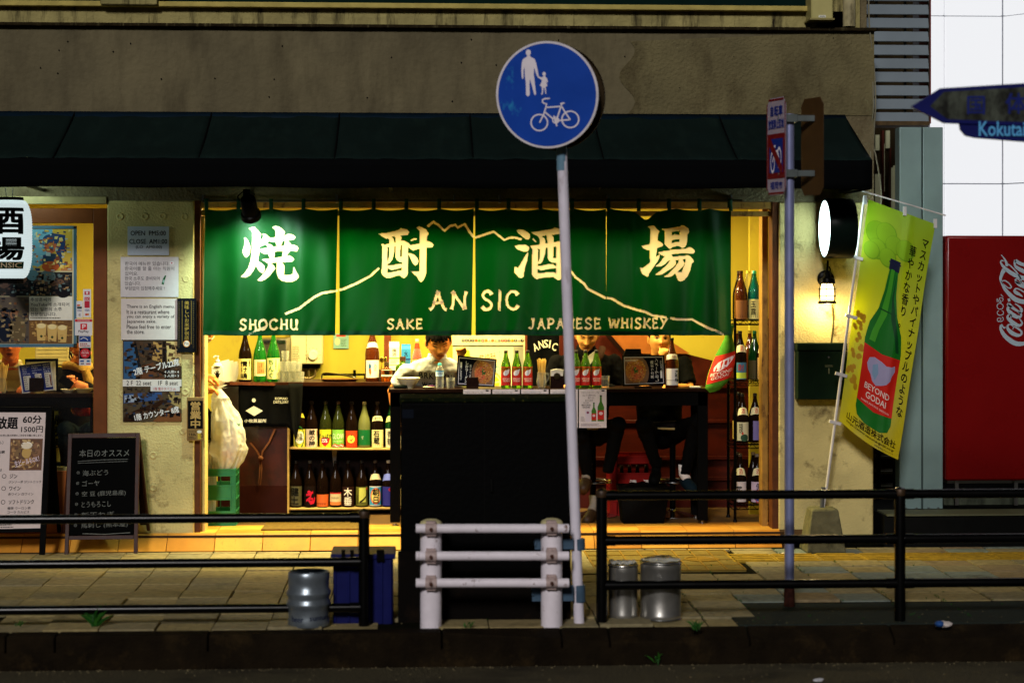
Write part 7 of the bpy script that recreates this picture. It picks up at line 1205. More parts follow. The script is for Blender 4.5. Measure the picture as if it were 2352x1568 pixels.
# bicycle parking ban sign
yn = G(1813, 1390).y; bn2 = thing('parking_ban_sign', 'grey pole with two narrow no bicycle parking plates seen almost edge on', 'road sign', G(1813, 1390)); gp = mt('galvanised_pole', (130, 136, 176), .4, .4, var=.1, scale=7)
m = M().tube([P(1813, 1392, yn), P(1813, 262, yn)], .0315, n=20); part(bn2, 'pole', m, gp); m = M().lathe([(.036, 0), (.035, .10), (.032, .12)], G(1813, 1392), n=20); part(bn2, 'rusty_foot', m, mt('rusty_foot', (44, 22, 16), .8, var=.5, scale=30))
zc0, zc1 = PZ(222, yn), PZ(447, yn); hh = (zc0-zc1)/2; zm = (zc0+zc1)/2
def plate(Xc, ang, name, mat, flip):
    c = V((PX(Xc, yn), yn-.02, zm)); a = V((math.cos(ang), math.sin(ang), 0)); w = .118; nn = V((a.y, -a.x, 0))
    out = [(-w, -hh+.05), (-w*.7, -hh), (w*.7, -hh), (w, -hh+.05), (w, hh-.05), (w*.7, hh), (-w*.7, hh), (-w, hh-.05)]; pts = [c+a*x+V((0, 0, z)) for x, z in out]; m = M().prism(pts, nn*.003*-1); part(bn2, name, m, mat, bevel=.001); return c, a, nn, w, pts
c, a_, nn_, w_, _ = plate(1782, R(-70), 'front_plate', pc(150, 138, 152), 0)
if nn_.y > 0: nn_ = -nn_
fpn = lambda u, v, d: c+a_*((u-.5)*2*w_)+V((0, 0, hh-v*2*hh))+nn_*(.002+d)
s = Sheet(bn2, fpn, eps=.001); rd = pc(104, 6, 14); nb = pc(12, 36, 120)
s.rect(rd, .05, .37, .95, .83, 1, 'red_field'); s.rect(rd, .1, .01, .9, .03, 1, 'red_border'); s.rect(rd, .1, .97, .9, .99, 1, 'red_border'); s.rect(rd, .0, .05, .04, .95, 1, 'red_border'); s.rect(rd, .96, .05, 1, .95, 1, 'red_border'); s.rect(nb, .15, .42, .87, .77, 2, 'blue_field')
s.text(nb, '自転車', .2, .08, .85, .19, 2, bold=.05); s.text(nb, '放置禁止区域', .1, .22, .92, .32, 2, bold=.06); s.text(nb, '福岡市', .2, .86, .85, .94, 2, bold=.06); s.ring(swh, .33, .66, .1, .03, 3, 'pictogram'); s.ring(swh, .68, .62, .1, .03, 3, 'pictogram')
s.line(swh, [(.33, .66), (.45, .56), (.6, .55), (.68, .62)], .03, 4, 'pictogram'); s.line(swh, [(.45, .56), (.42, .5), (.5, .5)], .03, 5, 'pictogram'); s.line(rd, [(.16, .43), (.86, .76)], .1, 6, 'red_slash'); s.done()
plate(1864, R(-64), 'rear_plate', mt('sign_back_brown2', (62, 42, 18), .6, var=.15), 1)
for Y in (270, 397):
    m = M().box((PX(1784, yn), yn-.05, PZ(Y+7, yn)), (PX(1868, yn), yn-.035, PZ(Y-7, yn))); m.box((PX(1800, yn), yn-.06, PZ(Y+9, yn)), (PX(1828, yn), yn+.04, PZ(Y-9, yn))); part(bn2, 'mounting_clamp', m, mt('clamp_grey', (84, 92, 92), .45, .5), bevel=.002)
# direction sign
yd = -5.0; ds = thing('street_name_sign', 'blue arrow street sign with dirty white field, pointing left at the upper right', 'street sign', V((PX(2480, yd), yd, -.2)))
m = M().prism([P(X, Y, yd) for X, Y in ((2093, 245), (2160, 203), (2600, 176), (2600, 300), (2168, 283))], (0, .02, 0)); dblu = mt('street_sign_blue', (3, 12, 84), .45, var=.1); part(ds, 'arrow_plate', m, dblu, bevel=.003)
m = M().prism([P(X, Y, yd+.01) for X, Y in ((2204, 284), (2206, 298), (2218, 312), (2240, 317), (2600, 346), (2600, 284))], (0, .02, 0)); part(ds, 'lower_plate', m, dblu, bevel=.003)
s = Sheet(ds, flat(yd), eps=.001); dw = mt('dirty_sign_white', (70, 76, 66), .6, var=.3, scale=6, stain=((14, 15, 11), 9, (1, 1, .5), .40, .6)); s.poly(dw, [(2136, 244), (2168, 211), (2600, 186), (2600, 290), (2175, 274)], 1, 'white_field'); s.text(pc(10, 26, 100), '国', 2221, 221, 2262, 263, 3, bold=.03); s.text(pc(10, 26, 100), '体', 2309, 214, 2358, 262, 3, bold=.03); s.text(mt('sign_pale_blue', (90, 170, 226), .4, var=.05), 'Kokutai-', 2248, 279, 2366, 313, 2, bold=.01, name='lettering'); s.done()
m = M().tube([V((PX(2480, yd), yd+.06, -.22)), V((PX(2480, yd), yd+.06, 3.6))], .04, n=16); part(ds, 'post', m, gp)
# black cabinet
yb3 = -3.2; cb = thing('utility_cabinet', 'large plain black street cabinet standing behind the white barrier', 'utility cabinet', P(1115, 1440, yb3)); bcm = mt('cabinet_black', (2, 2, 2), .6, var=.3, scale=4, bump=.2, bscale=30, spec=.05, stain=((7, 6, 4), 3, (1, 1, .5), .56, .85))
m = M().pbox(920, 924, 1311, 1460, yb3, yb3+.42); part(cb, 'body', m, bcm, bevel=.012); m = M().pbox(1112, 930, 1114, 1262, yb3-.003, yb3-.0005); part(cb, 'door_seam', m, mt('seam_grey', (9, 9, 8), .5))
m = M().pbox(1126, 1100, 1132, 1130, yb3-.018, yb3-.001); part(cb, 'handle', m, mt('seam_grey'), bevel=.003)
m = M().pbox(917, 914, 1314, 923, yb3-.01, yb3+.43); part(cb, 'mossy_lid', m, mt('mossy_lid', (14, 20, 7), .9, var=.5, scale=18, bump=.7, stain=((110, 104, 40), 26, (1, 1, 1), .6, .7)), bevel=.006)
m = M().pbox(914, 1266, 992, 1462, yb3-.03, yb3-.001); m.pbox(992.5, 1310, 1311, 1462, yb3-.03, yb3-.001); part(cb, 'lower_panel', m, mt('brown_stained_panel', (7, 4, 2), .85, spec=.1, var=.5, scale=3, stain=((26, 17, 9), 6, (1, 1, 1), .55, .75)))
m = M().pbox(924, 940, 950, 960, yb3-.004, yb3-.0005); part(cb, 'faded_sticker', m, pc(12, 17, 26))
# keg
yk2 = -3.38; kgt = thing('beer_keg', 'dented steel beer keg with dark lettering on the pavement edge', 'beer keg', V((PX(709, yk2), yk2, 0))); c = V((PX(709, yk2), yk2, .002)); zk = lambda Y: PZ(Y, yk2)-.002
pr = [(.11, 0), (.125, .004), (.128, zk(1418)), (.124, zk(1412)), (.124, zk(1395)), (.128, zk(1388)), (.137, zk(1382)), (.137, zk(1378)), (.126, zk(1371)), (.125, zk(1366)), (.137, zk(1358)), (.137, zk(1353)), (.125, zk(1346)), (.124, zk(1330)), (.127, zk(1322)), (.128, zk(1313)), (.122, zk(1308)), (.116, zk(1310)), (.112, zk(1322)), (.02, zk(1324)), (.02, zk(1316)), (0, zk(1315))]
part(kgt, 'barrel', M().lathe(pr, c, n=40), mt('keg_steel', (128, 138, 146), .34, .7, var=.2, scale=10, bump=.15, bscale=20), smooth=50)
fk = lambda u, v, d: c+V(((.1265+d)*math.sin(u), -(.1265+d)*math.cos(u), v)); s = Sheet(kgt, fk, eps=.0008, cut=.12); v0, v1 = zk(1407), zk(1420); s.text(pc(20, 30, 60), 'SUNTORY', .12, v1, 1.4, v0, 1, bold=.03); s.g['lettering'].v; 
s.g.clear(); s2 = Sheet(kgt, lambda u, v, d: fk(u, zk(v), d), eps=.0008, cut=.12); s2.text(pc(20, 30, 60), 'suntory', .10, 1404, 1.25, 1418, 1, bold=.03); s2.text(pc(20, 30, 60), 'beer', -.85, 1404, -.2, 1418, 1, bold=.03); s2.done()
# blue containers and tins
bl = mt('blue_container_plastic', (4, 11, 74), .45, var=.12)
def bin_(X0, X1, Y0, Y1, y, dep, lab):
    t = thing('folding_container', lab, 'plastic container', P((X0+X1)/2, Y1, y), 'blue containers by the railing'); m = M().pbox(X0+6, Y0+10, X1-6, Y1, y, y+dep); part(t, 'tub', m, bl, bevel=.006); m = M().pbox(X0, Y0, X1, Y0+12, y-.012, y+dep+.012); part(t, 'lid', m, bl, bevel=.006)
    for X in (X0+25, X1-34): m = M().pbox(X, Y0-10, X+9, Y0+18, y-.02, y-.012); part(t, 'clasp', m, blackm, bevel=.002)
    for X in (X0+8, (X0+X1)/2, X1-14): m = M().pbox(X, Y0+14, X+5, Y1-4, y-.01, y-.0005); part(t, 'rib', m, bl, bevel=.002)
    m = M().pbox(X0+40, Y0+26, X1-40, Y0+40, y-.006, y-.0005); part(t, 'handle', m, bl, bevel=.002); return t
bin_(759, 838, 1272, 1432, -3.30, .34, 'blue lidded plastic container beside the beer keg'); bin_(840, 908, 1272, 1436, -3.28, .34, 'blue lidded plastic container next to the black cabinet')
def tin(X0, X1, Y0, Y1, y, lab, bag_):
    t = thing('metal_can', lab, 'metal can', P((X0+X1)/2, Y1, y), 'metal cans by the railing'); w = (PX(X1, y)-PX(X0, y)); a = V((PX(X0, y), y, 0)); zt_ = PZ(Y0, y); zb_ = max(.002, PZ(Y1, y)); tm = mt('tin_brown_grey', (120, 106, 90), .3, .85, var=.25, scale=9); 
    c = V((a.x+w/2, y+w/2, 0)); r = w/2; tm = mt('can_steel', (172, 170, 164), .32, .85, var=.25, scale=7, bump=.1, bscale=12)
    part(t, 'can', M().lathe([(r*.97, zb_), (r, zb_+.006), (r, zb_+.03), (r*.985, zb_+.034), (r*.985, zt_-.05), (r, zt_-.046), (r, zt_-.006), (r*.97, zt_), (r*.93, zt_-.012), (0, zt_-.014)], c, n=40), tm, smooth=40)
    for z in (zt_-.008, zb_+.002): part(t, 'rim', M().tube([c+V((r*1.0*math.cos(q), r*1.0*math.sin(q), z)) for q in [2*math.pi*k/40 for k in range(40)]], .0045, n=6, closed=True), mt('bright_tin', (210, 216, 222), .2, 1.))
    m = M().grid(lambda u, v: c+V((r*.98*v*math.cos(6.2832*u), r*.98*v*math.sin(6.2832*u), zt_+.006+.028*abs(noise.noise(V((3*v*math.cos(6.2832*u), 3*v*math.sin(6.2832*u), X0)))))), 30, 10); part(t, 'crumpled_plastic', m, mt('crumpled_film', (190, 190, 180), .3, var=.1, alpha=.75), smooth=0, solid=.001)
tin(1400, 1469, 1302, 1444, -3.30, 'smaller round metal can topped with crumpled plastic, beside the railing post', 1); tin(1476, 1571, 1297, 1449, -3.36, 'wider round metal can topped with crumpled plastic, right of the smaller can', 1)
# weeds and litter
def weed(c, h, n, lab, seed):
    rr = random.Random(seed); t = thing('weed', lab, 'plant', c); 
    for k in range(n):
        a = rr.uniform(0, 6.28); L = h*rr.uniform(.5, 1.05); le = rr.uniform(.2, .9); d = V((math.cos(a)*le, math.sin(a)*le*.6, 1)).normalized(); p0 = c+V((rr.uniform(-.02, .02), rr.uniform(-.02, .02), rr.uniform(0, h*.4))); side = d.cross(V((0, 1, .2))).normalized(); w = h*.06; pts = [p0+d*L*q+V((math.cos(a)*.5, 0, -.8))*L*.35*q*q for q in (0, .35, .7, 1)]
        m = M(); vs = []
        for q, p in zip((.3, 1, .7, .02), pts): vs += [p-side*w*q, p+side*w*q]
        m.add(vs, [(0, 1, 3, 2), (2, 3, 5, 4), (4, 5, 7, 6)]); part(t, 'leaf', m, mt('weed_green_%d' % (k % 2), ((26, 78, 18), (44, 98, 26))[k % 2], .6, translucent=.3, var=.2), smooth=0)
weed(G(218, 1441), .15, 34, 'leafy green weed growing at the kerb joint under the left railing', 1); weed(G(1600, 1448), .07, 22, 'bright green weed beside the wider metal can', 2); weed(V((PX(1510, -3.7), -3.70, -.205)), .09, 6, 'tiny weed sprouting from the gutter below the metal cans', 3); weed(G(42, 1440), .06, 7, 'small dark dried weed near the left kerb end', 4); weed(G(1075, 1442), .05, 12, 'low weeds at the foot of the black cabinet', 5)
m = M(); rr = random.Random(9)
for k in range(300):
    x = rr.uniform(PX(1100, -3), PX(2300, -3)); y = -.225-pd*rr.randint(0, 10) if rr.random() < .3 else rr.uniform(-3.4, -.3); 
    if y == y and rr.random() < .8: kx = round((x-g0.x)/pw); x = g0.x+kx*pw+rr.uniform(-.008, .008)
    h = rr.uniform(.006, .022)
    for q in range(3): a = rr.uniform(0, 6.28); m.add([V((x-.002, y, 0)), V((x+.002, y, 0)), V((x+math.cos(a)*.012, y+math.sin(a)*.01, h))], [(0, 1, 2)])
single('joint_grass', m, mt('weed_green_0'), 'tiny green moss and grass growing in the paving joints', 'moss', kind='stuff', smooth=0)
m = M(); rr = random.Random(21)
for k in range(900):
    x = rr.uniform(-4.2, 4.6); y = rr.choice((-3.66-abs(rr.gauss(0, .06)), -3.68-rr.random()*.9, -3.5+rr.random()*.5, -3.66-abs(rr.gauss(0, .03)))); z = -.205 if y < -3.665 else .002; r = rr.uniform(.002, .007)
    if z > 0 and y < -3.5: continue
    m.add([V((x-r, y, z)), V((x+r, y-r*.3, z)), V((x+r*.4, y+r, z)), V((x, y, z+r*.9))], [(0, 1, 3), (1, 2, 3), (2, 0, 3)])
single('grit', m, mt('pale_grit', (104, 94, 68), .9, var=.4, scale=40), 'scattered grit and small stones along the gutter and kerb', 'grit', kind='stuff', smooth=0)
def crumple(c, r, rgb, lab, cat='litter', nm='litter'):
    t = thing(nm, lab, cat, c); m = M().ell(c+V((0, 0, r*.3)), r, r*.7, r*.35, n=12, m=7); m.v = [p+V((noise.noise(p*90)*r*.5, noise.noise(p*80+V((3, 3, 3)))*r*.4, noise.noise(p*70)*r*.2)) for p in m.v]; part(t, 'wrapper', m, pc(*rgb), smooth=0); return t
t = crumple(V((PX(2168, -3.6), -3.6, .0)), .05, (190, 180, 176), 'crumpled white and blue wrapper on the kerb at the right'); m = M().ell(V((PX(2168, -3.6)-.03, -3.61, .018)), .03, .03, .02); part(t, 'blue_fold', m, pc(30, 70, 130))
crumple(V((PX(1880, -4.2), -4.2, -.203)), .03, (190, 190, 196), 'small white scrap lying on the road at the right'); crumple(G(537, 1245), .018, (190, 180, 150), 'tiny white scrap on the foot of the tiled step'); crumple(G(1385, 1262), .02, (130, 170, 70), 'little green wrapper by the step near the railing post')
crumple(G(1800, 1272), .02, (200, 190, 170), 'tiny pale scrap on the yellow tactile strip')
# ================================================================== PEOPLE
skins = {}
def skin(k, rgb): return mt('skin_'+k, rgb, .5, var=.05, scale=30, bump=.03, bscale=200, stain=((min(255, rgb[0]+5), int(rgb[1]*.86), int(rgb[2]*.84)), 9, (1, 1, 1), .5, .8))
def head_pt(d, s=1., face=True):
    x, y, z = d; rx, ry, rz = .076, .095, .118
    p = V((x*rx, y*ry, z*rz))
    if p.z < 0: k = min(1, -p.z/rz); p.x *= 1-.36*k**1.6; p.y = p.y*(1-.10*k) if p.y < 0 else p.y*(1-.55*k**1.2)
    else: k = p.z/rz; p.x *= 1+.04*k*(1-k)*4
    if p.y < -.02 and face:
        g = lambda cx, cz, sx, sz: math.exp(-((p.x-cx)/sx)**2-((p.z-cz)/sz)**2); f = 0
        f += -.024*g(0, -.022, .0115, .012)-.012*g(0, .0, .009, .022)-.007*(g(.016, -.027, .007, .007)+g(-.016, -.027, .007, .007))
        f += .009*(g(.031, .012, .017, .012)+g(-.031, .012, .017, .012))-.005*(g(.031, .031, .02, .008)+g(-.031, .031, .02, .008))
        f += -.007*g(0, -.056, .022, .010)-.004*g(0, -.066, .016, .006)+.004*g(0, -.045, .012, .004)+.004*g(0, -.077, .018, .006)-.009*g(0, -.096, .018, .013)-.005*(g(.045, -.02, .02, .02)+g(-.045, -.02, .02, .02))
        p.y += f
    return p*s
def head_geo(m, c, rot, s=1., nu=56, nv=44):
    vs = []
    for j in range(nv+1):
        t = math.pi*j/nv
        for i in range(nu):
            a = 2*math.pi*i/nu; vs.append(c+rot@head_pt((math.sin(t)*math.sin(a), -math.sin(t)*math.cos(a), math.cos(t)), s))
    m.add(vs, [(j*nu+i, (j+1)*nu+i, (j+1)*nu+(i+1) % nu, j*nu+(i+1) % nu) for j in range(nv) for i in range(nu)])
    for sx in (-1, 1):                       # ears
        e = c+rot@(V((sx*.079, .008, -.004))*s); m.ell(e, .009*s, .018*s, .032*s, n=12, m=8, rot=rot@Matrix.Rotation(sx*-.3, 3, 'Z')); m.ell(c+rot@(V((sx*.084, .0, .004))*s), .006*s, .014*s, .022*s, n=10, m=6, rot=rot)
def rotm(yaw=0, pitch=0, roll=0): return Matrix.Rotation(R(yaw), 3, 'Z')@Matrix.Rotation(R(roll), 3, 'Y')@Matrix.Rotation(R(pitch), 3, 'X')
def hand_geo(m, w, fwd, pal, curl=.3, s=1., side=1, thumb=.6):
    fwd = V(fwd).normalized(); pal = V(pal); pal = (pal-fwd*pal.dot(fwd)).normalized(); lat = fwd.cross(pal)*side
    m.tube([w-fwd*.01*s, w+fwd*.03*s, w+fwd*.06*s, w+fwd*.088*s], [.026*s, .033*s, .036*s, .030*s], n=12)
    pc_ = w+fwd*.05*s; m.ell(pc_, .01, .01, .01)
    for k, (o, L, r) in enumerate(((.030, .072, .0092), (.010, .080, .0096), (-.010, .074, .0092), (-.028, .058, .0082))):
        b = w+fwd*.082*s+lat*o*s; d = fwd.copy(); pts = [b-fwd*.03*s, b]; p = b
        for q, f_ in enumerate((.42, .32, .26)):
            d = Matrix.Rotation(R(82*curl*(1.05 if q else .9)), 3, fwd.cross(pal))@d; p = p+d*L*f_*s; pts.append(p)
        m.tube(pts, [r*1.15*s, r*1.1*s, r*s, r*.92*s, r*.75*s], n=8)
    b = w+fwd*.025*s+lat*.028*s; d = (fwd*.75+lat*thumb+pal*.35).normalized(); d2 = (fwd*.9+lat*(thumb*.2)+pal*(.2+curl*.5)).normalized()
    m.tube([b-lat*.012*s, b+d*.035*s, b+d*.035*s+d2*.03*s, b+d*.035*s+d2*.055*s], [.014*s, .012*s, .0105*s, .008*s], n=8)
def organic(parent, name, m, mat, vox=.007, it=3, wr=0, label=None):
    o = part(parent, name, m, mat, smooth=180, fixn=True); q = o.modifiers.new('r', 'REMESH'); q.mode = 'VOXEL'; q.voxel_size = vox; q.use_smooth_shade = True
    if it: q = o.modifiers.new('s', 'SMOOTH'); q.iterations = it; q.factor = .5
    if wr:
        tx = bpy.data.textures.get('folds') or bpy.data.textures.new('folds', 'CLOUDS'); tx.noise_scale = .06; q = o.modifiers.new('d', 'DISPLACE'); q.texture = tx; q.strength = wr; q.mid_level = .5; q.texture_coords = 'GLOBAL'
    return o
def loft(m, rings, n=18):                    # rings (centre, rx, ry) stacked upwards
    vs = []; 
    for c, rx, ry in rings:
        for k in range(n): a = 2*math.pi*k/n; vs.append(V(c)+V((rx*math.cos(a), ry*math.sin(a), 0)))
    fs = [(i*n+k, i*n+(k+1) % n, (i+1)*n+(k+1) % n, (i+1)*n+k) for i in range(len(rings)-1) for k in range(n)]; fs += [tuple(range(n-1, -1, -1)), tuple((len(rings)-1)*n+k for k in range(n))]; m.add(vs, fs)
def face_bits(t, c, rot, s, tree, eyes='down', brow=(18, 12, 10), lip=(150, 70, 50), mouth=0):
    inv = rot.transposed(); fw = rot@V((0, -1, 0))
    def on(x, z, d=.001):
        o = c+rot@(V((x, -.2, z))*s); h = tree.ray_cast(o, rot@V((0, 1, 0))); return (h[0]+fw*d) if h[0] else c+rot@(V((x, -.095, z))*s)
    def patch(name, pts, mat, d=.0012, up=None):
        m = M(); q = [on(x, z, d) for x, z in pts]; cc = on(sum(p[0] for p in pts)/len(pts), sum(p[1] for p in pts)/len(pts), d+.0008); m.add(q+[cc], [(k, (k+1) % len(q), len(q)) for k in range(len(q))]); return part(t, name, m, mat, smooth=180)
    bm_ = mt('brow_hair', brow, .8); lm = mt('lip_%d' % lip[0], lip, .45, var=.05); dkm = mt('eye_line', (16, 8, 6), .5)
    for sx in (-1, 1):
        patch('eyebrow', [(sx*x, z) for x, z in ((.014, .027), (.022, .034), (.036, .037), (.050, .031), (.052, .028), (.038, .031), (.024, .028))], bm_, .003)
        if eyes == 'down': patch('eyelid_line', [(sx*x, z) for x, z in ((.017, .010), (.024, .0075), (.034, .006), (.044, .008), (.047, .011), (.044, .0105), (.034, .0095), (.024, .0105))], dkm, .0018)
        else:
            patch('eye', [(sx*x, z) for x, z in ((.017, .009), (.024, .014), (.034, .016), (.044, .012), (.046, .0095), (.036, .006), (.024, .0055))], mt('eye_white', (196, 176, 150), .3), .0015); patch('iris', [(sx*.032+.0058*math.cos(a), .0105+.0058*math.sin(a)) for a in [k*.785 for k in range(8)]], dkm, .0028)
            patch('eyelid_line', [(sx*x, z) for x, z in ((.016, .010), (.024, .0155), (.034, .0178), (.046, .012), (.047, .0145), (.034, .021), (.023, .018))], dkm, .0026)
        patch('nostril', [(sx*.008+.0042*math.cos(a), -.034+.0026*math.sin(a)) for a in [k*.785 for k in range(8)]], mt('nostril_dark', (70, 30, 18), .7), .0015)
    patch('upper_lip', [(-.024, -.057), (-.012, -.052), (-.004, -.050), (0, -.0515), (.004, -.050), (.012, -.052), (.024, -.057), (.012, -.0585), (0, -.0585), (-.012, -.0585)], lm, .0016)
    patch('lower_lip', [(-.021, -.0595), (0, -.0598), (.021, -.0595), (.014, -.066-mouth*.008), (0, -.0685-mouth*.008), (-.014, -.066-mouth*.008)], lm, .0020)
    patch('mouth_line', [(-.025, -.0572), (0, -.0578), (.025, -.0572), (.012, -.0605-mouth*.004), (0, -.0612-mouth*.005), (-.012, -.0605-mouth*.004)], mt('mouth_dark', (50, 14, 10), .6), .0027)
def hair_geo(t, c, rot, s, style='short', rgb=(14, 10, 9), seed=1, length=.0):
    rr = random.Random(seed); m = M(); nu, nv = 64, 36; vs = {}; n = 0
    def keep(d):
        p = head_pt(d, 1., False); front = -p.y/.095
        lim = .052 if front > .55 else (.052-(.55-front)*.13 if front > .0 else -.02-(-front)*.055)
        lim += .010*math.sin(d[0]*37+seed)+.006*math.sin(d[0]*91); return p.z > lim-length
    pts = []
    for j in range(nv+1):
        a_ = math.pi*j/nv
        for i in range(nu):
            a = 2*math.pi*i/nu; d = (math.sin(a_)*math.sin(a), -math.sin(a_)*math.cos(a), math.cos(a_)); q = head_pt(d, 1., False); off = 1.10+.03*noise.noise(V(d)*9)+.02*math.sin(a*40); q = V((q.x*off, q.y*off, q.z*off+.002)); pts.append((keep(d), c+rot@(q*s)))
    vsl = [p for k, p in pts]; fs = []
    for j in range(nv):
        for i in range(nu):
            q = (j*nu+i, (j+1)*nu+i, (j+1)*nu+(i+1) % nu, j*nu+(i+1) % nu)
            if all(pts[x][0] for x in q): fs.append(q)
    m.add(vsl, fs); o = part(t, 'hair', m, mt('black_hair', rgb, .45, var=.3, scale=60, bump=.5, bscale=120), smooth=180, solid=0); q = o.modifiers.new('s', 'SOLIDIFY'); q.thickness = .010; q.offset = -1; return o
def person(lab, headc, s, yaw, pitch, roll, skinrgb, shoulders, torso, arms, garment, gname, gmat, sleeve=.33, eyes='down', brow=(18, 12, 10), hair=True, legs=None, trousers=None, wr=.012, hands=(), mouth=0, hlen=0., collar=None, lip=(150, 70, 50), seed=1, neck=None):
    """arms: list of [shoulder, elbow, wrist]; hands: (wrist, fwd, palm, curl, side)"""
    hip = V(torso[0][0]); t = thing('person', lab, 'person', V((hip.x, hip.y, FZ))); rot = rotm(yaw, pitch, roll); sk_ = skin('%d_%d' % (skinrgb[0], skinrgb[1]), skinrgb)
    b = M(); head_geo(b, headc, rot, s); nk = neck or V(torso[-1][0])+V((0, 0, .02)); b.tube([headc+rot@(V((0, .02, -.03))*s), headc+rot@(V((0, .026, -.09))*s), nk+V((0, 0, .0)), nk+V((0, .0, -.06))], [.052*s, .052*s, .056*s, .07*s], n=16)
    for A in arms: b.tube([A[0], A[0].lerp(A[1], .5), A[1], A[1].lerp(A[2], .35), A[2]], [.050, .044, .038, .039, .026], n=12); b.ell(A[1], .038, .038, .038)
    loft(b, [(V(c_), rx*.86, ry*.86) for c_, rx, ry in torso])
    for h in hands: hand_geo(b, *h[:4], s=.95, side=h[4] if len(h) > 4 else 1)
    organic(t, 'body', b, sk_, .0062, 2)
    hm = M(); head_geo(hm, headc, rot, s, 90, 70); tree = BVHTree.FromPolygons(hm.v, hm.f); face_bits(t, headc, rot, s, tree, eyes, brow, lip, mouth)
    if hair: hair_geo(t, headc, rot, s, seed=seed, length=hlen)
    g = M(); loft(g, torso); 
    for A in arms:
        if sleeve < 1: e = A[0].lerp(A[1], sleeve*2); g.tube([A[0]+V((0, 0, .0)), A[0].lerp(e, .5), e], [.066, .066, .064], n=14)
        else: g.tube([A[0], A[0].lerp(A[1], .5), A[1], A[1].lerp(A[2], .5), A[2]], [.070, .064, .057, .052, .042], n=14); g.ell(A[1], .058, .058, .058)
        g.ell(A[0], .070, .070, .066)
    if collar: g.tube([nk+V((0, .0, -.03)), nk+V((0, -.005, .02))], [collar, collar*.93], n=18)
    go = organic(t, gname, g, gmat, .009, 4, wr)
    if legs:
        l = M()
        for L in legs: l.tube([L[0], L[0].lerp(L[1], .5), L[1], L[1].lerp(L[2], .5), L[2]], [.095, .085, .068, .056, .046], n=14); l.ell(L[1], .070, .070, .068)
        l.ell(hip+V((0, 0, .0)), .17, .13, .10); organic(t, 'trousers', l, trousers, .010, 4, .014)
    return t, rot
PT = P
tee = mt('pale_grey_tee', (186, 184, 184), .85, var=.08, scale=40, bump=.1, bscale=300); denim = mt('black_denim', (9, 8, 9), .85, var=.3, scale=60, bump=.2, bscale=250); btee = mt('black_cotton', (5, 5, 5), .8, var=.15, scale=30); dpant = mt('dark_trousers', (5, 5, 5), .85, var=.2)
def sock_shoe(t, a, toe, sock, shoe, sl='sock'):
    m = M().tube([a+V((0, 0, .10)), a+V((0, 0, .02)), a.lerp(toe, .3)], [.045, .040, .038], n=14); part(t, sl, m, sock, smooth=180); m = M().tube([a+V((0, .02, -.03)), a.lerp(toe, .35)+V((0, 0, -.03)), a.lerp(toe, .75)+V((0, 0, -.035)), toe+V((0, 0, -.04))], [.042, .050, .048, .034], n=14); m.v = [V((p.x, p.y, max(p.z, min(a.z, toe.z)-.075))) for p in m.v]; part(t, 'shoe', m, shoe, smooth=180)
# man in the pale shirt
Y1 = .95; h1 = P(1007, 786, .64); sh = (P(934, 852, Y1-.2), P(1066, 848, Y1-.2))
tor = [(P(1005, 1000, Y1+.02), .17, .125), (P(1004, 940, Y1), .19, .13), (P(1000, 885, Y1-.10), .23, .135), (P(998, 852, Y1-.17), .245, .125), (P(1000, 832, Y1-.20), .20, .10), (P(1004, 822, Y1-.22), .11, .085)]
aL = [sh[0], P(900, 898, Y1-.16), P(914, 972, Y1-.14)]; aR = [sh[1], P(1088, 880, Y1-.34), P(1060, 822, Y1-.42)]
t1, r1 = person('man in a pale grey printed shirt looking down at the table', h1, 1.27, 6, 25, -3, (206, 132, 66), sh, tor, [aL, aR], 'tee', 'tee_shirt', tee, .36, 'down', hands=[(aL[2], V((.2, -.3, -.9)), V((1, 0, 0)), .3, 1), (aR[2], V((-.15, -.05, 1)), V((-.25, -1, 0)), .9, 1)], collar=.082, legs=[[P(985, 1000, Y1), P(965, 1010, Y1-.42), P(975, 1150, Y1-.30)], [P(1025, 1000, Y1), P(1050, 1010, Y1-.42), P(1040, 1150, Y1-.30)]], trousers=mt('brown_trousers', (50, 38, 24), .85), seed=3, hlen=.016, wr=.02)
for ax_ in ((P(975, 1160, Y1-.3), P(970, 1175, Y1-.46)), (P(1040, 1160, Y1-.3), P(1045, 1175, Y1-.46))): sock_shoe(t1, ax_[0], ax_[1], btee, blackm)
s = Sheet(t1, lambda u, v, d: P(u, v, Y1-.36)+V((0, -d, 0))); 
for ch, X0, X1, Y in (('B', 962, 971.5, 861), ('R', 974, 983.5, 862), ('K', 986, 996, 863.5), ('L', 999, 1006, 865), ('Y', 1016, 1026, 866), ('N', 1028, 1038, 867)): s.text(blackm, ch, X0, Y-7, X1, Y+7, bold=.05, name='shirt_print')
for ch, X0, X1, Y in (('W', 969, 982, 883), ('o', 984, 992, 885), ('r', 994, 1000, 886), ('k', 1003, 1012, 887), ('s', 1015, 1023, 888)): s.text(blackm, ch, X0, Y-6, X1, Y+6, bold=.05, name='shirt_print')
s.done()
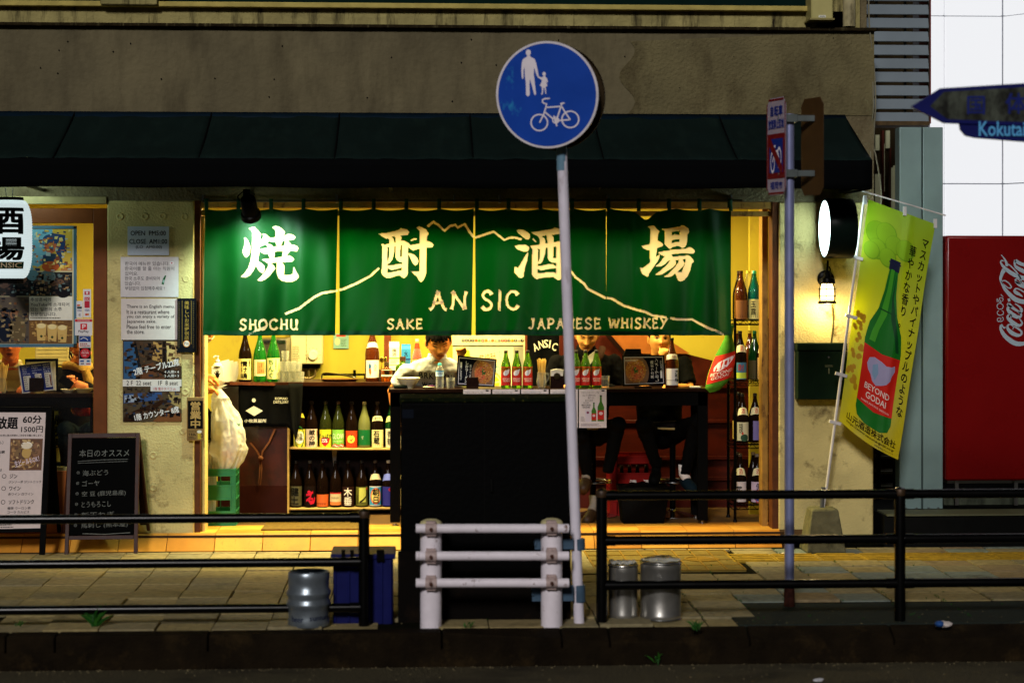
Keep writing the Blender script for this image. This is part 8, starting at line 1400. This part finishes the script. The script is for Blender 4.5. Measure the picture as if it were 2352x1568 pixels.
# man in denim jacket
Y2 = 1.02; h2 = P(1348, 771, .82); sh = (P(1280, 832, Y2-.06), P(1410, 830, Y2-.06))
tor = [(P(1345, 1000, Y2+.02), .18, .13), (P(1343, 930, Y2), .21, .14), (P(1343, 870, Y2-.04), .245, .145), (P(1344, 836, Y2-.06), .25, .125), (P(1345, 816, Y2-.08), .19, .10), (P(1346, 803, Y2-.09), .10, .08)]
aL = [sh[0], P(1246, 905, Y2-.12), P(1285, 890, Y2-.42)]; aR = [sh[1], P(1424, 905, Y2-.12), P(1392, 890, Y2-.42)]
t2, r2 = person('man in a black denim jacket bending his head behind red label bottles', h2, 1.17, -4, 22, 2, (202, 140, 76), sh, tor, [aL, aR], 'jacket', 'denim_jacket', denim, 1., 'down', hands=[(aL[2], V((.6, -.7, -.1)), V((0, 0, -1)), .4, 1), (aR[2], V((-.6, -.7, -.1)), V((0, 0, -1)), .4, -1)], collar=.088, legs=[[P(1325, 1000, Y2), P(1335, 1000, Y2-.5), P(1350, 1100, Y2-.42)], [P(1370, 1000, Y2), P(1420, 975, Y2-.5), P(1395, 1085, Y2-.45)]], trousers=dpant, seed=5, lip=(150, 66, 46), wr=.02)
m = M().prism([P(1338, 818, .80), P(1352, 817, .80), P(1366, 806, .80), P(1362, 828, .80), P(1352, 842, .80)], (0, .02, 0)); part(t2, 'white_undershirt', m, pc(214, 206, 190)); m = M().tube([P(1312, 800, .86), P(1318, 822, .81), P(1338, 850, .79)], [.03, .028, .02], n=10); m.tube([P(1384, 798, .86), P(1378, 820, .81), P(1360, 850, .79)], [.03, .028, .02], n=10); part(t2, 'brown_collar', m, mt('brown_corduroy', (52, 28, 16), .9, bump=.3), smooth=180)
for a, b in ((P(1348, 1092, .60), P(1338, 1118, .46)), (P(1365, 1165, .66), P(1345, 1190, .5))): sock_shoe(t2, a, b, pc(120, 112, 100), mt('brown_shoe', (50, 34, 18), .5))
# man with fist at his mouth
Y3 = 1.0; h3 = P(1514, 781, .86); sh = (P(1458, 836, Y3-.03), P(1571, 834, Y3-.03))
tor = [(P(1515, 1005, Y3+.02), .18, .13), (P(1514, 930, Y3), .20, .135), (P(1514, 876, Y3-.03), .22, .14), (P(1514, 842, Y3-.03), .225, .12), (P(1514, 824, Y3-.04), .17, .095), (P(1514, 814, Y3-.05), .09, .075)]
aL = [sh[0], P(1480, 888, Y3-.40), P(1524, 826, Y3-.28)]; aR = [sh[1], P(1585, 893, Y3-.22), P(1548, 888, Y3-.50)]
t3, r3 = person('man in a black shirt holding his fist to his mouth facing the street', h3, 1.12, 3, -2, 3, (214, 146, 74), sh, tor, [aL, aR], 'tee', 'black_tee_shirt', btee, .42, 'open', hands=[(aL[2], V((.12, -.15, 1)), V((.4, 1, .1)), .9, 1), (aR[2], V((-1, -.1, 0)), V((0, 0, -1)), .5, 1)], legs=[[P(1495, 1000, Y3), P(1478, 975, Y3-.52), P(1508, 1070, Y3-.42)], [P(1540, 1000, Y3), P(1600, 968, Y3-.50), P(1572, 1090, Y3-.40)]], trousers=dpant, seed=8, wr=.016)
sock_shoe(t3, P(1570, 1094, .60), P(1596, 1118, .46), mt('white_sock', (214, 206, 200), .9), mt('teal_knit_shoe', (12, 26, 34), .7)); sock_shoe(t3, P(1508, 1078, .60), P(1500, 1100, .46), btee, blackm)
# people at the window
Y4 = .98; h4 = P(22, 789, .62); sh = (P(-50, 862, Y4-.1), P(92, 860, Y4-.1)); tor = [(P(20, 1000, Y4), .18, .13), (P(20, 930, Y4), .21, .14), (P(20, 870, Y4), .235, .15), (P(20, 860, Y4-.1), .24, .12), (P(22, 846, Y4-.14), .18, .10), (P(22, 838, Y4-.2), .12, .09)]
aL = [sh[0], P(-66, 905, Y4-.15), P(-20, 890, Y4-.4)]; aR = [sh[1], P(98, 905, Y4-.15), P(70, 888, Y4-.4)]
person('man in a cream hoodie talking behind the window, partly under the poster', h4, 1.26, 8, 2, -4, (206, 108, 52), sh, tor, [aL, aR], 'hoodie', 'cream_hoodie', mt('cream_fleece', (196, 180, 132), .9, var=.08), 1., 'down', hands=[(aL[2], V((.6, -.7, 0)), V((0, 0, -1)), .4, 1), (aR[2], V((-.6, -.7, 0)), V((0, 0, -1)), .4, -1)], collar=.105, legs=[[P(5, 1000, Y4), P(-10, 985, Y4-.4), P(0, 1120, Y4-.35)], [P(40, 1000, Y4), P(70, 985, Y4-.4), P(60, 1120, Y4-.35)]], trousers=mt('khaki_trousers', (120, 104, 60), .85), mouth=1, lip=(160, 74, 50), seed=2)
Y5 = .92; h5 = P(183, 790, .70); sh = (P(132, 860, Y5), P(222, 862, Y5)); tor = [(P(180, 1000, Y5), .16, .12), (P(178, 930, Y5), .16, .12), (P(178, 885, Y5), .175, .12), (P(178, 862, Y5), .17, .10), (P(178, 845, Y5), .12, .085), (P(177, 834, Y5-.02), .08, .07)]
aL = [sh[0], P(126, 905, Y5-.20), P(160, 888, Y5-.42)]; aR = [sh[1], P(226, 905, Y5-.18), P(197, 887, Y5-.42)]
t5, r5 = person('woman with wavy dark hair and tan scarf looking at her phone', h5, 1.02, -34, 24, -4, (214, 130, 72), sh, tor, [aL, aR], 'coat', 'dark_coat', mt('dark_wool', (20, 18, 16), .9, var=.2), 1., 'down', hands=[(aL[2], V((.1, -.3, .9)), V((.3, -1, 0)), .5, 1), (aR[2], V((-1, -.2, .25)), V((-.1, -.5, -.4)), .35, -1)], legs=[[P(165, 1000, Y5), P(150, 985, Y5-.42), P(158, 1120, Y5-.3)], [P(198, 1000, Y5), P(212, 985, Y5-.42), P(205, 1120, Y5-.3)]], trousers=mt('navy_skirt', (16, 24, 24), .9), seed=4, hlen=.02)
m = M()
for k in range(26):
    a = random.uniform(-2.6, 2.6); st_ = h5+r5@V((.082*math.sin(a), -.06*math.cos(a) if abs(a) > .8 else .06, .02)); pts = [st_+V((.012*math.sin(q*1.6+k), .004*math.cos(q+k), -.035*q)) for q in range(5)]; m.tube(pts, [.006, .006, .005, .004, .002], n=5)
part(t5, 'hair_strands', m, mt('black_hair'), kind='stuff')
m = M(); m.tube([P(178, 842, Y5-.02)+V((.10*math.cos(a), .085*math.sin(a), .018*math.sin(a*2))) for a in [k*.45 for k in range(14)]], .035, n=10, closed=True); m.tube([P(196, 850, Y5-.12), P(206, 880, Y5-.14), P(208, 930, Y5-.13)], [.035, .05, .045], n=10); organic(t5, 'scarf', m, mt('tan_scarf', (170, 130, 58), .95, var=.25, scale=18, bump=.4), .009, 2, .012)
t = thing('mobile_phone', 'dark mobile phone in the hand of the woman at the window', 'mobile phone', P(150, 880, Y5-.5)); m = M().obox(P(152, 877, Y5-.49), V((.045, 0, -.035)), V((.0, .004, .0)), V((.02, 0, .028))); part(t, 'body', m, blackm, bevel=.003)
t = thing('handbag', 'shiny red leather handbag on the lap of the woman behind the window', 'handbag', P(190, 955, .62)); m = M().grid(lambda u, v: P(190, 940, .60)+V((.095*math.cos(6.283*u)*math.sin(math.pi*v)**.6, .05*math.sin(6.283*u)*math.sin(math.pi*v)**.6, .055*math.cos(math.pi*v)+.012*math.sin(u*25)*math.sin(math.pi*v))), 30, 14); part(t, 'bag', m, mt('red_leather', (150, 24, 10), .25, coat=.4), smooth=180); m = M().tube([P(166, 932, .56), P(190, 927, .54), P(214, 934, .56)], .004, n=6); part(t, 'seam', m, mt('red_leather'))
# staff member with a mask, leaning in from behind the pillar
Y6 = .62; h6 = P(468, 758, .5); sh = (P(382, 832, Y6), P(448, 836, Y6)); tor = [(P(395, 1010, Y6+.05), .17, .13), (P(400, 940, Y6+.03), .17, .125), (P(410, 880, Y6+.02), .18, .12), (P(425, 845, Y6), .17, .11), (P(438, 822, Y6), .12, .09), (P(448, 808, Y6), .08, .075)]
aL = [sh[0], P(412, 900, Y6-.12), P(468, 897, Y6-.14)]; aR = [sh[1], P(446, 895, Y6-.02), P(471, 866, Y6-.1)]
t6, r6 = person('masked staff member leaning out beside the pillar, hands tying the bag', h6, 1.05, 50, 32, 4, (206, 128, 66), sh, tor, [aL, aR], 'shirt', 'dark_work_shirt', mt('dark_green_shirt', (18, 24, 18), .85), .4, 'down', hands=[(aL[2], V((1, -.1, .15)), V((0, 0, -1)), .45, 1), (aR[2], V((1, -.05, -.15)), V((0, .3, -1)), .4, -1)], legs=[[P(385, 1000, Y6+.05), P(385, 1080, Y6), P(385, 1180, Y6+.05)], [P(412, 1000, Y6+.05), P(415, 1080, Y6), P(415, 1180, Y6+.05)]], trousers=dpant, seed=6, hlen=.01)
for X in (385, 415): sock_shoe(t6, P(X, 1190, Y6+.05), P(X+12, 1196, Y6-.1), btee, blackm)
hm = M()
for j in range(9):
    for i in range(15): pass
m = M(); m.grid(lambda u, v: h6+r6@(V((lambda q: (q.x*1.06, q.y*1.10-.006, q.z))(head_pt((math.sin(math.pi*(.52+.36*v))*math.sin((u-.5)*2.6), -math.sin(math.pi*(.52+.36*v))*math.cos((u-.5)*2.6), math.cos(math.pi*(.52+.36*v))), 1.0, False)))*1.02), 16, 8); part(t6, 'face_mask', m, mt('cream_mask', (220, 206, 170), .8), smooth=180, solid=.002)
# ---- shop ceiling lamps
for i, (X, y, e, lab) in enumerate(((60, 1.0, 46, 'round ceiling lamp over the window seats'), (560, .6, 60, 'round ceiling lamp over the serving counter'), (800, .42, 165, 'round ceiling lamp over the doormat'), (1120, .45, 88, 'round ceiling lamp over the middle of the bar table'), (1500, .5, 62, 'round ceiling lamp beside the stair'), (1010, 1.75, 26, 'round ceiling lamp over the rear wall'))):
    c = V((PX(X, y), y, 2.9)); t = thing('ceiling_lamp', lab, 'ceiling lamp', c, 'ceiling lamps in the bar')
    m = M().lathe([(.2, 0), (.2, -.03), (.16, -.06), (0, -.065)], c+V((0, 0, .045)), n=28); part(t, 'diffuser', m, mt('lamp_diffuser', (255, 220, 140), .5, var=0, emit=5))
    a = bpy.data.lights.new('lamp', 'AREA'); a.energy = e; a.size = .5; a.shape = 'DISK'; a.color = (1, .85, .36); ao = bpy.data.objects.new('ceiling_lamp_light', a); COL.objects.link(ao); ao.location = c+V((0, 0, -.05))
